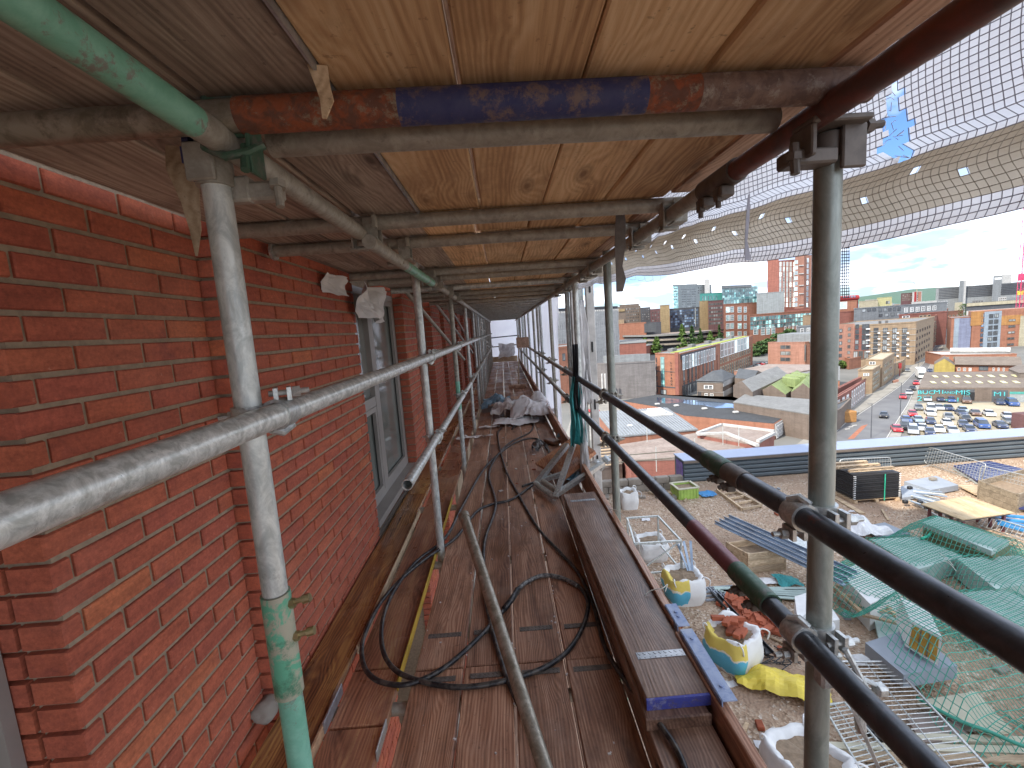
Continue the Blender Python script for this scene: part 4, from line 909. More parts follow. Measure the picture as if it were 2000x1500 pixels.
for k in range(26):
    c = V((rf.uniform(-.5, .55), rf.uniform(3.6, 9.5), .004)); s_ = rf.uniform(.01, .03)
    mbx = MB().cbox(c, (s_, s_ * 1.4, .006), .001, Matrix.Rotation(rf.uniform(0, 3), 3, 'Z'))
    tag(mbx.build('rubble_chip', M['rag'] if k % 3 else M['redbrickloose']), 'small chip of rubble lying on the far boards', 'rubble', 'rubble chips scattered on the walkway')
bm_ = thing('broom', 'broom with a wooden handle standing on the far walkway', 'broom', (.33, 11.2, 0)); MB().tube((.33, 11.2, .04), (.42, 11.5, 1.35), .014, 8).build('handle', M['palewood'], bm_); MB().cbox((.30, 11.2, .05), (.45, .08, .10), .01).build('head', M['redwood'], bm_)
MB_ = MB().cbox((.42, 9.4, 1.22), (.26, .10, .22), .01); tag(MB_.build('notice_box', M['redwood']), 'brown box fixed to the outer guard rail', 'box')
cr_ = MB()
for k in range(420):
    c = V((rf.uniform(-.52, .42) if k % 3 else rf.choice((-.284, -.05, .182, .412)) + rf.uniform(-.012, .012), rf.uniform(.9, 9), .002)); s_ = rf.uniform(.002, .008)
    cr_.box(c, (s_, s_ * rf.uniform(.6, 1.6), s_ * .6), Matrix.Rotation(rf.uniform(0, 3), 3, 'Z'))
o = cr_.build('plaster_crumbs', M['rag']); tag(o, 'pale crumbs of plaster and grit on the boards and in the gaps', 'crumbs', kind='stuff')
# outer side: teal net, wrapped corner upright, pale mast
xk = XO - .04
tube('standard', (XO - .02, 4.1, -3), (XO - .02, 4.1, 2.0), M['galv'], label='outer upright wrapped in white plastic')
def hang(name, c, wdt, z0, z1, mat, label, cat, seed, gather=.35, depth=.06):
    mb = MB(); nx, nz = 12, 18
    for j in range(nz + 1):
        t = j / nz; z = z0 + (z1 - z0) * t; ww = wdt * (gather + (1 - gather) * (1 - t) ** 0.8)
        for i in range(nx + 1):
            a = (i / nx - .5); mb.v.append(V((c[0] + a * ww * .7 + .03 * noise.noise(V((i * .4, z * 4, seed))), c[1] + a * ww * .7 + depth * sin(i * 1.9 + 2 * noise.noise(V((i * .2, z * 3, seed)))) * (.4 + .6 * (1 - t)), z)))
    for j in range(nz):
        for i in range(nx): q = j * (nx + 1) + i; mb.face([q, q + 1, q + nx + 2, q + nx + 1])
    o = mb.build(name, mat, smooth=True); sm = o.modifiers.new('t', 'SOLIDIFY'); sm.thickness = .004; return tag(o, label, cat)
hang('teal_net', (ROX - .02, 4.0, 0), .26, .42, 1.06, M['teal'], 'teal debris netting bunched over the outer guard rails', 'netting', 3)
hang('white_plastic', (XO + .04, 4.2, 0), .24, .75, 1.75, M['tarp'], 'torn white plastic wrapped round the outer upright', 'plastic', 6, gather=.6)
hang('white_plastic', (XO - .01, 4.05, 0), .10, .1, 1.0, M['tarp'], 'thin white plastic strip hanging down the outer upright', 'plastic', 9, gather=.8)
hang('dark_strap', (ROX - .02, 3.98, 0), .07, .75, 1.35, M['black'], 'dark strap hanging beside the teal netting', 'strap', 11, gather=.7)
mast = thing('hoist_mast', 'pale double channel hoist mast standing outside the scaffold', 'mast', (.90, 4.6, -20))
m0, m1 = GY(1122, 600, 4.7), GY(1152, 600, 4.7)
for xx in (m0.x, m1.x):
    mb = MB(); mb.cbox((xx, 4.7, -8), (.085, .07, 24), .006); mb.build('channel', M['post'], mast)
mb = MB(); mb.cbox(((m0.x + m1.x) / 2 - .015, 4.74, -8), (.075, .012, 24), .003); mb.build('web', M['galv'], mast)
for k in range(9): MB().cbox((m1.x, 4.66, 1.9 - .62 * k), (.018, .012, .11), .003).build('slot', M['black'], mast)
# ================================================================== DEBRIS NETTING HUNG OUTSIDE THE UPPER LIFT
hemk = [(1150, 556, .76), (1232, 539, .80), (1340, 524, .86), (1460, 509, .92), (1641, 472, 1.02), (1820, 432, 1.10), (2000, 395, 1.19), (2250, 335, 1.30), (2700, 180, 1.5)]
hem = spline([GX(u, v, x) for u, v, x in hemk], 1)
hem = [GX(u, v, x) for u, v, x in hemk]
hem = [V((.75, 6.4, 1.93)), V((.75, 5.0, 1.9))] + [h for h in hem]
dense = spline(hem, 24)
acc = [0]
for i in range(1, len(dense)): acc.append(acc[-1] + (dense[i] - dense[i - 1]).length)
CS = 0.0165
def hempt(s_):
    import bisect
    i = min(max(bisect.bisect(acc, s_) - 1, 0), len(acc) - 2); t = (s_ - acc[i]) / (acc[i + 1] - acc[i] + 1e-9); return dense[i].lerp(dense[i + 1], t)
TOT = acc[-1]; NI = int(TOT / CS); NJ = 52
def netpt(i, j):
    p = hempt(i * CS).copy(); t = j * CS
    # rises outward sheet: leans back to the scaffold above
    q = V((p.x - .20 * t * (p.x - .6), p.y, p.z + t))
    if t < .22: q.z -= .020 * abs(sin(p.y * 3.4 + .4)) * (1 - t / .22)
    b = sin(p.y * 5.2 + 1.0) * .030 + (.03 * sin(t * 40) if t < .2 else 0) + noise.noise(V((p.y * 2.2, t * 4, 3))) * .035
    q.x += b * min(1, .4 + t * 3); q.y += .02 * noise.noise(V((p.y * 5, t * 5, 9)))
    if 3 < t / CS < 15: q.z += .012 * noise.noise(V((p.y * 7, 1, 4)))
    return q
grid = [[netpt(i, j) for j in range(NJ + 1)] for i in range(NI + 1)]
# tear: find the cells whose projection sits at the tear seen right of the near upright
def proj(p):
    c = RW.transposed() @ (p - CP); return (1000 + FPX * c.x / -c.z, 750 - FPX * c.y / -c.z)
tear = set()
ref = min(((abs(proj(grid[i][30])[0] - 1742) + abs(proj(grid[i][30])[1] - 250) * .0, i) for i in range(NI) if -CS * i + TOT > 0.0 and grid[i][30].y > .3))[1]
for j in range(10, NJ):
    wj = .8 + 1.9 * noise.noise(V((j * .43, 0.3, 0))) + (.5 if 12 < j < 26 else 0)
    cen = ref + .06 * (j - 22) + .8 * noise.noise(V((j * .3, 5, 0)))
    for i in range(NI):
        if abs(i - cen) < wj: tear.add((i, j))
BJ0, BJ1 = 3, 11
netr = thing('debris_netting', 'white reinforced scaffold netting with a tan eyelet band hanging on the right', 'netting', tuple(hem[4]))
film = MB(); band = MB()
eyes = []
k_ = 0
for i in range(8, NI, 13): eyes.append((i, BJ1 - 3)); eyes.append((i + 6, BJ0 + 3))
def in_eye(i, j):
    return any(abs(i - a) < 1 and abs(j - b) < 1 for a, b in eyes)
idx = {}
def gv(mb, i, j, key):
    if (key, i, j) not in idx: idx[(key, i, j)] = len(mb.v); mb.v.append(grid[i][j])
    return idx[(key, i, j)]
for i in range(NI):
    for j in range(NJ):
        if (i, j) in tear: continue
        if BJ0 <= j < BJ1:
            if in_eye(i, j): continue
            band.face([gv(band, i, j, 'b'), gv(band, i + 1, j, 'b'), gv(band, i + 1, j + 1, 'b'), gv(band, i, j + 1, 'b')])
        else: film.face([gv(film, i, j, 'f'), gv(film, i + 1, j, 'f'), gv(film, i + 1, j + 1, 'f'), gv(film, i, j + 1, 'f')])
film.build('film', M['film'], netr, smooth=True); band.build('hem_band', M['band'], netr, smooth=True)
st = MB(); st2 = MB()
def strand(mb, a, b, w_=.0011):
    d = b - a; n = d.cross(V((1, 0, 0))).normalized() * w_; m = V((-w_ * 1.2, 0, 0)); k = len(mb.v)
    mb.v += [a + n, a - n, a + m, b + n, b - n, b + m]; mb.face([k, k + 3, k + 4, k + 1]); mb.face([k + 1, k + 4, k + 5, k + 2]); mb.face([k + 2, k + 5, k + 3, k])
offx = V((-.0025, 0, 0))
for i in range(NI):
    for j in range(NJ):
        if (i, j) in tear: continue
        tgt = st2 if BJ0 <= j < BJ1 else st
        w_ = .0010 if tgt is st2 else .0013
        strand(tgt, grid[i][j] + offx, grid[i + 1][j] + offx, w_); strand(tgt, grid[i][j] + offx, grid[i][j + 1] + offx, w_)
o = st.build('strands', M['strand'], netr); o['kind'] = 'stuff'; o = st2.build('strands', M['bandstrand'], netr); o['kind'] = 'stuff'
fz = MB()
for (i, j) in list(tear):
    if rnd.random() < .9 and ((i - 1, j) not in tear or (i + 1, j) not in tear):
        p = grid[i][j]; p = p + V((0, .014 if (i + 1, j) not in tear else 0, 0)); fz.path([p, p + V((rnd.uniform(-.012, .012), rnd.uniform(-.02, .02), rnd.uniform(-.015, .015))), p + V((rnd.uniform(-.02, .02), rnd.uniform(-.03, .03), rnd.uniform(-.02, .02)))], .0009, 3, caps=False)
for q in range(5):
    i0 = int(NI * .62) + q * 7; p = grid[i0][0]; fz.path(spline([p, p + V((.01, .03, -.02)), p + V((-.01, .07, -.012 - .004 * q)), p + V((0, .11, -.002))], 4), .0008, 3, caps=False)
o = fz.build('frayed_threads', M['tarp'], netr); o['kind'] = 'stuff'
# dark mesh roll beyond the near upright
mr = MB(); p0, p1 = GY(1641, 380, 1.6), GY(1641, 582, 1.6)
for a in range(5): mr.tube(p0 + V((.008 * a, 0, 0)), p1 + V((.008 * a, 0, 0)), .0014, 4)
for a in range(34): t = a / 33; q = p0.lerp(p1, t); mr.tube(q, q + V((.034, 0, 0)), .0014, 4)
tag(mr.build('mesh_strip', M['black']), 'narrow dark mesh strip hanging down behind the near outer upright', 'mesh')
# ================================================================== ROOF TERRACE BELOW (top at z = -4)
TZ4 = -4.0
def T(u, v, z=TZ4): return G(u, v, z)
o = MB().prism([(1.0, -12), (34, -12), (34, 15.0), (5.72, 15.0), (5.72, 14.2), (1.0, 14.2)], -4.5, -4.0).build('gravel_terrace', M['gravel']); o['kind'] = 'structure'
o = MB().box((17, 1, -16.8), (32, 27, 24.4)).build('terrace_base', M['fbrick2']); o['kind'] = 'structure'
pb_ = []; pf_ = []
rp = random.Random(3)
for k in range(26000):
    y = rp.uniform(1.0, 14.0) ** 1.0; x = rp.uniform(1.6, 19.0)
    if noise.noise(V((x * .6, y * .6, 0))) < -.15 and rp.random() < .8: continue
    if x > 1.6 + y * 1.35 + 1: continue
    s_ = rp.uniform(.010, .026); a = rp.uniform(0, 6.28); b0 = len(pb_); z = TZ4 + s_ * .3
    ca, sa = cos(a) * s_, sin(a) * s_
    pb_ += [(x + ca, y + sa, z), (x - sa * .7, y + ca * .7, z), (x - ca, y - sa, z), (x + sa * .7, y - ca * .7, z), (x + ca * .1, y, z + s_ * .6)]
    pf_ += [(b0, b0 + 1, b0 + 4), (b0 + 1, b0 + 2, b0 + 4), (b0 + 2, b0 + 3, b0 + 4), (b0 + 3, b0, b0 + 4)]
me = bpy.data.meshes.new('gravel_pebbles'); me.from_pydata(pb_, [], pf_); me.materials.append(M['pebble'])
o = link(bpy.data.objects.new('gravel_pebbles', me)); tag(o, 'loose pebbles of the roof gravel', 'gravel', kind='stuff')
# parapet
pa = thing('parapet_wall', 'ribbed grey metal clad parapet with wide blue grey coping and a purple end', 'parapet', (12, 14.5, -4))
x0, x1, y0, y1, zt = 5.72, 34, 14.12, 14.95, -3.24
MB().box(((x0 + x1) / 2, (y0 + .05 + y1) / 2, (zt - 4) / 2 - .2), (x1 - x0 - .04, y1 - y0 - .14, 1.1)).build('core', M['cladding'], pa)
for k in range(5): MB().cbox(((x0 + x1) / 2, y0 + .045, TZ4 + .10 + .148 * k), (x1 - x0 - .05, .05, .105), .018).build('cladding_rib', M['cladding'], pa)
mb = MB(); mb.cbox(((x0 + x1) / 2, (y0 + y1) / 2, zt + .01), (x1 - x0, y1 - y0 + .04, .035), .006); mb.build('coping', M['flashing'], pa)
MB().cbox(((x0 + x1) / 2, y0 - .022, zt - .04), (x1 - x0, .012, .09), .003).build('coping_lip', M['froofbrown'], pa)
MB().box((x0 - .012, (y0 + y1) / 2 - .1, -3.66), (.02, .5, .68)).build('end_panel', M['purple'], pa)
# low block wall and debris on the left of the terrace
lw = thing('block_wall', 'low old concrete block wall at the left edge of the terrace', 'wall', (3.6, 13.8, -4))
for k in range(9):
    for r_ in range(2): MB().cbox((1.5 + .45 * k + .2 * r_, 13.75, TZ4 + .11 + .22 * r_), (.43, .2, .205), .01).build('block', M['conc'], lw)
for k in range(14):
    c = T(1175 + k * 11, 965 + 9 * sin(k * 2.1)); tag(MB().cbox(c + V((0, 0, .04)), (.22 + .1 * sin(k), .12, .07), .008, Matrix.Rotation(k * 1.3, 3, 'Z')).build('rubble_block', M['conc'] if k % 3 else M['palewoodx']), 'lump of broken block or timber along the low wall', 'rubble', 'rubble pieces along the low block wall')
hts = []     # (polygon box centre, half sizes, angle, top z) for the drape
def tbox(name, p0, p1, depth, h, mat, label, cat, z=TZ4, group=None, ch=.01, reg=False, world=False):
    a = V(p0) if world else G(p0[0], p0[1], z); b = V(p1) if world else G(p1[0], p1[1], z)
    a.z = b.z = z; d = b - a; u = d.normalized(); n = V((-u.y, u.x, 0))
    if n.y < 0: n = -n
    c = (a + b) / 2 + n * depth / 2 + V((0, 0, h / 2)); ang = atan2(u.y, u.x)
    o = MB().cbox(c, (d.length, depth, h), min(ch, h * .3), Matrix.Rotation(ang, 3, 'Z')).build(name, mat, origin=(c.x, c.y, z))
    tag(o, label, cat, group)
    if reg: hts.append((c.x, c.y, d.length / 2, depth / 2, ang, z + h))
    return o, c, ang, d.length
# stack of black panels
st_ = thing('panel_stack', 'tall stack of black panels on a pallet with a green strap and pallets on top', 'panel stack', (10.15, 12.08, -4))
for k in range(13):
    z = TZ4 + .13 + k * .054; MB().cbox((10.15 + rnd.uniform(-.012, .012), 12.08 + rnd.uniform(-.012, .012), z + .024), (1.28, .92, .046), .005).build('panel', M['blackpanel'], st_)
sp_ = MB()
for k in range(13):
    z = TZ4 + .15 + k * .054
    for cx_ in (9.51, 10.78): sp_.box((cx_, 11.614, z), (.05, .01, .018)); sp_.box((cx_ + (.01 if cx_ > 10 else -.01), 11.63, z), (.012, .06, .018))
sp_.build('corner_spacers', M['white'], st_)['kind'] = 'stuff'
def pallet(cx_, cy_, z, w_, d_, parent, mat, n=6):
    for k in range(n): MB().cbox((cx_, cy_ - d_ / 2 + d_ * (k + .5) / n, z + .10), (w_, d_ / n * .68, .02), .003).build('slat', mat, parent)
    for k in range(3): MB().cbox((cx_ - w_ / 2 + .05 + k * (w_ / 2 - .05), cy_, z + .048), (.09, d_, .08), .003).build('bearer', mat, parent)
pallet(10.15, 12.08, TZ4, 1.3, .95, st_, M['palewoodx'])
for k, (yy, xx) in enumerate(((11.80, 10.12), (12.12, 9.98), (12.42, 9.86))):
    MB().cbox((xx, yy, -3.115), (1.30, .07, .03), .004).build('slat', M['palewoodx'], st_); MB().cbox((xx, yy, -3.06), (1.25, .09, .025), .004).build('slat', M['palewoodx'], st_)
    for q in range(6): MB().cbox((xx - .6 + .24 * q, yy, -3.085), (.10, .08, .03), .003).build('slat', M['palewoodx'], st_)
MB().box((10.35, 11.606, -3.56), (.028, .006, .76)).build('strap', M['greenstrap'], st_)
def barrier(a, b, h, label, lean=0.0, nb=18, mat=M['galvbright'], foot=True, cross=0):
    a = V(a); b = V(b); u = (b - a).normalized(); n = V((-u.y, u.x, 0)); up = (V((0, 0, 1)) + n * lean).normalized() * h; r = .014
    t = thing('crowd_barrier', label, 'barrier', tuple((a + b) / 2), 'crowd control barriers on the terrace')
    z1 = up * .12; pts = [a + z1 + u * .10, a + z1 * 1 + up * .10, a + up * .85, a + up * .97 + u * .03, a + up + u * .12, b + up - u * .12, b + up * .97 - u * .03, b + up * .85, b + z1 + up * .10, b + z1 - u * .10]
    MB().path(pts + [pts[0]], r, 8).build('frame', mat, t, smooth=True)
    for k in range(nb):
        p = a.lerp(b, (k + 1) / (nb + 1)); MB().tube(p + z1, p + up, .0045, 5).build('bar', mat, t)
    for k in range(cross):
        q = (k + 1) / (cross + 1); MB().tube(a + z1 + (up - z1) * q, b + z1 + (up - z1) * q, .0045, 5).build('bar', mat, t)
    if foot:
        for e_ in (.12, .88): p = a.lerp(b, e_); MB().tube(p + z1, p - n * .22, .012, 6).tube(p + z1, p + n * .22, .012, 6).build('foot', mat, t)
    return t
barrier((10.25, 13.15, -4), (11.75, 13.0, -4), .78, 'mesh barrier standing behind the stack of black panels', cross=4)
A_, B_ = T(1803, 908), T(1914, 946); barrier(A_, B_, .64, 'mesh barrier standing askew in front of the blue panels', lean=.25, nb=20, cross=6)
A_, B_ = T(1910, 952), T(2060, 992); barrier(A_, B_, .66, 'mesh barrier behind the large planter at the right edge', lean=.1, nb=20, cross=5)
A_, B_ = G(1907, 1028, -3.9), G(2050, 1075, -3.9); barrier(A_, B_, .34, 'barrier lying low beside the blue pipes', lean=.9, nb=14, foot=False)
# blue cell panels
def quadslab(name, pts, z, th, mat, label, cat, reg=False):
    P = [G(u, v, z) for u, v in pts]; o = MB().slab(P if ((P[1] - P[0]).cross(P[-1] - P[0])).z > 0 else P[::-1], th).build(name, mat, origin=P[0]); tag(o, label, cat)
    if reg:
        c = sum(P, V()) / len(P); hx = ((P[1] - P[0]).length + (P[2] - P[3]).length) / 4; hy = ((P[2] - P[1]).length + (P[3] - P[0]).length) / 4
        hts.append((c.x, c.y, hx, hy, atan2((P[1] - P[0]).y, (P[1] - P[0]).x), z))
    return o, P
so1, P = quadslab('solar_panel', [(1862, 909), (1932, 900), (2040, 925), (1908, 938)], -3.86, .04, M['solar'], 'dark blue cell panel lying behind the mesh barrier', 'solar panel')
for i in range(1, 8):
    a = P[0].lerp(P[3], i / 8) + V((0, 0, .003)); b = P[1].lerp(P[2], i / 8) + V((0, 0, .003)); MB().bar(a, b, .012, .004).build('grid_line', M['slab'], so1)
for i in range(1, 5):
    a = P[0].lerp(P[1], i / 5) + V((0, 0, .003)); b = P[3].lerp(P[2], i / 5) + V((0, 0, .003)); MB().bar(a, b, .012, .004).build('grid_line', M['slab'], so1)
MB().bar(P[0] + V((0, 0, -.10)), P[3] + V((0, 0, -.10)), .04, .04).build('frame', M['galv'], so1)
quadslab('solar_panel', [(1925, 958), (2060, 950), (2120, 1000), (1990, 992)], -3.85, .04, M['solar'], 'second dark blue panel partly hidden behind the large planter', 'solar panel')
def planter(name, N_, Lp, Rp, h, label, mat, soil=M['soil'], rows=3):
    N_, Lp, Rp = (G(*p, TZ4) for p in (N_, Lp, Rp)); u = Rp - N_; w_ = Lp - N_
    t = thing(name, label, 'planter', tuple(N_))
    def plankrow(a, b, k):
        up = V((0, 0, h / rows)); MB().bar(a + up * (k + .5), b + up * (k + .5), .03, h / rows - .008).build('board', mat, t)
    F = N_ + u + w_
    for k in range(rows):
        plankrow(N_, Rp, k); plankrow(Lp, N_, k); plankrow(Rp, F, k); plankrow(F, Lp, k)
    MB().quad(N_ + V((0, 0, h * .7)), Rp + V((0, 0, h * .7)), F + V((0, 0, h * .7)), Lp + V((0, 0, h * .7))).build('soil', soil, t)
    for q in (N_, Rp, Lp, F): MB().bar(q, q + V((0, 0, h + .01)), .045, .045, up=V((0, 1, 0))).build('corner_post', mat, t)
    return t
planter('wooden_planter', (1462, 1121), (1421, 1097), (1532, 1112), .46, 'wooden plank box planter under the bluish steel channels', M['palewoodx'])
planter('wooden_planter', (1985, 1003), (1911, 974), (2110, 965), .52, 'large weathered plank box at the right edge of the terrace', M['oldwoodx'])
quadslab('grey_slab', [(1766, 940), (1828, 929), (1872, 947), (1818, 957)], -3.80, .16, M['slab'], 'thick grey slab lying right of the black panel stack', 'slab')
quadslab('grey_slab', [(1759, 950), (1785, 944), (1812, 966), (1762, 972)], -3.88, .08, M['slab'], 'thin grey slab tucked beside the black panel stack', 'slab')
tag(MB().cbox(G(1822, 935, -3.75), (.16, .12, .07), .005).build('brick_sample', M['conc']), 'small block on the thick grey slab', 'block')
for k in range(7):
    a = G(1870 + 6 * k, 948 + 3 * k, -3.9); tag(MB().bar(a, a + V((.9, -.35 + .1 * k, -.02)), .10, .03).build('timber', M['palewoodx']), 'pale timber board in the pile behind the tube heap', 'timber', 'pale boards piled behind the tube heap')
for k in range(13):
    a = G(1775 + 4.5 * (k % 5), 955 + 2.2 * k, -3.92 + .03 * (k % 4)); b = G(1835 + 5 * (k % 4), 957 + 4.4 * k, -3.85 + .02 * (k % 3)); 
    tag(MB().tube(a, b, .022, 10).build('scaffold_tube', M['steelblue'] if k % 2 else M['galv']), 'grey tube in the heap right of the black panel stack', 'tube', 'grey tubes heaped on the gravel')
for (u, v) in ((1777, 953), (1768, 980), (1797, 981)): tag(MB().cbox(G(u, v, -3.85), (.12, .10, .10), .02).build('tube_end_cap', M['black']), 'black fitting at the end of the tube heap', 'fitting', 'black fittings on the tube heap')
tr_ = thing('plywood_table', 'plywood sheet laid over dark trestles beside the green netting', 'table', tuple(T(1880, 1010)))
P = [G(u, v, -3.50) for u, v in ((1798, 984), (1888, 969), (1981, 1001), (1880, 1015))]
MB().slab(P[::-1] if ((P[1] - P[0]).cross(P[-1] - P[0])).z < 0 else P, .02).build('plywood_top', M['ply'], tr_)
for q in (.12, .38, .64, .9):
    a = P[0].lerp(P[3], q); b = P[1].lerp(P[2], q)
    for pp in (a.lerp(b, .1), a.lerp(b, .9)): MB().bar(pp - V((0, 0, .03)), V((pp.x, pp.y, -4)), .05, .05, up=V((0, 1, 0))).build('leg', M['maroon'], tr_)
    MB().bar(a - V((0, 0, .06)), b - V((0, 0, .06)), .06, .06).build('rail', M['darkiron'], tr_)
for k in range(4):
    a = G(1932 + 6 * k, 1004 + 6 * k, -3.75); b = G(2060, 1016 + 12 * k, -3.75); tag(MB().bar(a, b, .09, .05).build('blue_beam', M['bluepipe']), 'blue painted beam beyond the plywood sheet', 'beam', 'blue beams beside the plywood sheet')
# timber ladder frame, tub, channels
def laddertimber(a, b, c, d, z, n, mat, label, th=.09, wd_=.045):
    A, B, C_, D = (G(*p, z) for p in (a, b, c, d)); t = thing('timber_ladder', label, 'timber frame', tuple(A))
    MB().bar(A, B, wd_, th).build('rail', mat, t); MB().bar(D, C_, wd_, th).build('rail', mat, t)
    for k in range(n):
        q = k / (n - 1); MB().bar(A.lerp(B, q) + V((0, 0, .01)), D.lerp(C_, q) + V((0, 0, .01)), wd_, th * .6).build('rung', mat, t)
    return t
laddertimber((1400, 958), (1449, 995), (1487, 988), (1423, 953), -3.95, 5, M['palewood'], 'pale timber ladder frame lying near the green tub', .10, .05)
laddertimber((1590, 1112), (1690, 1203), (1768, 1222), (1668, 1118), -3.72, 6, M['palewood'], 'long pink tinted timber frame leaning behind the near upright', .06, .06)
gt = thing('plastic_tub', 'lime green plastic tub filled with soil by the parapet end', 'tub', tuple(T(1345, 970)))
a, b = T(1327, 977), T(1364, 973); u_ = (b - a).normalized(); n_ = V((-u_.y, u_.x, 0)); R_ = Matrix.Rotation(atan2(u_.y, u_.x), 3, 'Z'); c = (a + b) / 2 + n_ * .28; ln = (b - a).length
for s_, (dx_, dy_, wx, wy) in enumerate(((0, -.27, ln, .03), (0, .27, ln, .03), (-ln / 2, 0, .03, .55), (ln / 2, 0, .03, .55))):
    MB().box(c + R_ @ V((dx_, dy_, .17)), (wx, wy, .34), R_).build('side', M['greencrate'], gt); MB().box(c + R_ @ V((dx_ * 1.05, dy_ * 1.05, .345)), (wx + .04, wy + .03, .03), R_).build('rim', M['cream'], gt)
MB().box(c + V((0, 0, .26)), (ln - .03, .5, .04), R_).build('soil', M['soil'], gt)
for k in range(6): q = c + R_ @ V((-ln / 2 + ln * (k + .5) / 6, -.29, .17)); MB().box(q, (.02, .02, .30), R_).build('rib', M['greencrate'], gt)
crumple('blue_cloth', tuple(T(1382, 968) + V((0, 0, .02))), (.5, .35, .03), M['bluepipe'], 'crumpled blue cloth beside the lime green tub', 'cloth', 41, 12, 8, .07, freq=6)
for k in range(4):
    a = G(1398 + 9 * k, 1022 - 4 * k, -3.50 - .0 * k); b = G(1650 + 9 * k, 1143 - 7 * k, -3.50); t = tag(MB().bar(a, b, .09, .012).bar(a + V((.0, .045, .03)), b + V((0, .045, .03)), .012, .05).build('steel_channel', M['steelblue']), 'long bluish steel channel across the plank box, ' + ('nearest the camera', 'second nearest', 'third nearest', 'furthest')[k], 'channel', 'bluish steel channels across the plank box')
tag(MB().bar(G(1490, 1040, -3.95), G(1530, 1062, -3.95), .12, .03).build('timber', M['oldwoodx']), 'short weathered plank behind the steel channels', 'timber')
qs, P = quadslab('steel_tray', [(1530, 1045), (1578, 1032), (1612, 1062), (1568, 1080)], -3.8, .18, M['galv'], 'flat galvanised tray partly behind the near upright', 'tray')
# bulk bags
def bag(u, v, w_, h, label, printed=False, bricks=False, lean=0, seed=0, contents='soil', logo=False, slump=.0):
    c = T(u, v); t = thing('bulk_bag', label, 'bulk bag', tuple(c), 'woven bulk bags on the terrace')
    mb = MB(); n = 32; rings = 12
    for j in range(rings + 1):
        q = j / rings; z = h * q; bul = 1 + .16 * sin(q * pi * .9) - .05 * q
        for k in range(n):
            a = 2 * pi * k / n; e = 4.0
            r = (w_ / 2) / ((abs(cos(a)) ** e + abs(sin(a)) ** e) ** (1 / e)) * bul
            r *= 1 + .07 * noise.noise(V((cos(a) * 2.2, sin(a) * 2.2, q * 2.5 + seed))) + .03 * noise.noise(V((cos(a) * 8, sin(a) * 8, q * 8 + seed)))
            zz = z + (h * .16 * noise.noise(V((cos(a) * 1.8, sin(a) * 1.8, seed * 3.3))) if q > .6 else 0) * (q - .6) * 2.5
            mb.v.append(c + V((cos(a + lean) * r, sin(a + lean) * r, zz)))
    # fold in at the rim
    for q, f in ((.97, .86), (.86, .74)):
        for k in range(n):
            p = mb.v[rings * n + k]; d = p - c; mb.v.append(c + V((d.x * f * (1 + .07 * sin(k * 2.7 + seed)), d.y * f * (1 + .07 * cos(k * 3.1 + seed)), d.z * q)))
    for j in range(rings + 2):
        for k in range(n): k2 = (k + 1) % n; mb.face([j * n + k, j * n + k2, (j + 1) * n + k2, (j + 1) * n + k])
    mb.build('bag', M['bagprint'] if printed else M['bagwhite'], t, smooth=True, origin=c)
    cm = MB(); b0 = 0
    for k in range(n): p = mb.v[(rings + 2) * n + k]; cm.v.append(p.copy())
    cm.v.append(c + V((0, 0, h * .92)))
    for k in range(n): cm.face([k, (k + 1) % n, n])
    cm.build('contents', M[contents], t)
    for k in range(4):
        a = pi / 4 + k * pi / 2 + lean; p = c + V((cos(a) * w_ * .55, sin(a) * w_ * .55, h * .93)); MB().path(spline([p, p + V((cos(a) * .05, sin(a) * .05, .08)), p + V((cos(a) * .12 + .04, sin(a) * .12, .03)), p + V((cos(a) * .08 + .06, sin(a) * .09, -.1))], 4), .012, 6).build('lifting_loop', M['bagwhite'], t, smooth=True)
    if bricks:
        for k in range(9): MB().cbox(c + V((rnd.uniform(-.2, .2), rnd.uniform(-.2, .2), h * .92 + .06 * (k % 3))), (.215, .10, .065), .004, Matrix.Rotation(rnd.uniform(0, 3), 3, 'Z') @ Matrix.Rotation(rnd.uniform(-.4, .4), 3, 'X')).build('brick', M['redbrickloose'], t)
    return t, c
bag(1228, 990, .48, .52, 'small upright white bag with dark print near the outer upright', seed=1); 
bag(1272, 1085, .66, .42, 'white and yellow bag of soil inside the grey tube frame', seed=2, printed=False)
bag(1335, 1165, .66, .52, 'white bag with blue and yellow print and steel offcuts behind the toe board', printed=True, seed=3)
t_, c_ = bag(1432, 1288, .66, .55, 'white bag printed yellow and blue with loose bricks on top', printed=True, bricks=True, seed=4, lean=.5)
bag(1578, 1552, .72, .56, 'white bag with a blue loop at the bottom edge of the view', seed=5, lean=.3)
for k in range(3): a = T(1345 + 4 * k, 1160) + V((0, 0, .5)); tag(MB().bar(a, a + V((-.12 + .1 * k, .25, .5)), .05, .012).build('steel_offcut', M['steelblue']), 'bluish steel offcut in the printed bag, ' + ('left', 'middle', 'right')[k], 'offcut', 'steel offcuts in the printed bag')
crumple('printed_sack', tuple(T(1668, 1045) + V((0, 0, .12))), (1.0, .9, .2), M['tarp'], 'blue and white plastic sacks heaped behind the near upright', 'sacks', 44, 18, 16, .18, freq=3)
quadslab('grey_slab', [(1690, 1027), (1728, 1020), (1778, 1042), (1712, 1050)], -3.92, .06, M['slab'], 'flat grey slab on the gravel behind the rails', 'slab')
tag(MB().bar(T(1766, 1050) + V((0, 0, .02)), T(1772, 1022) + V((0, 0, .02)), .04, .02).build('lath', M['palewoodx']), 'pale lath lying on the gravel left of the green pack', 'lath')
tag(MB().bar(T(1630, 972) + V((0, 0, .02)), T(1685, 1005) + V((0, 0, .02)), .14, .03).build('timber', M['palewoodx']), 'plank lying on the gravel in front of the black panel stack', 'timber')
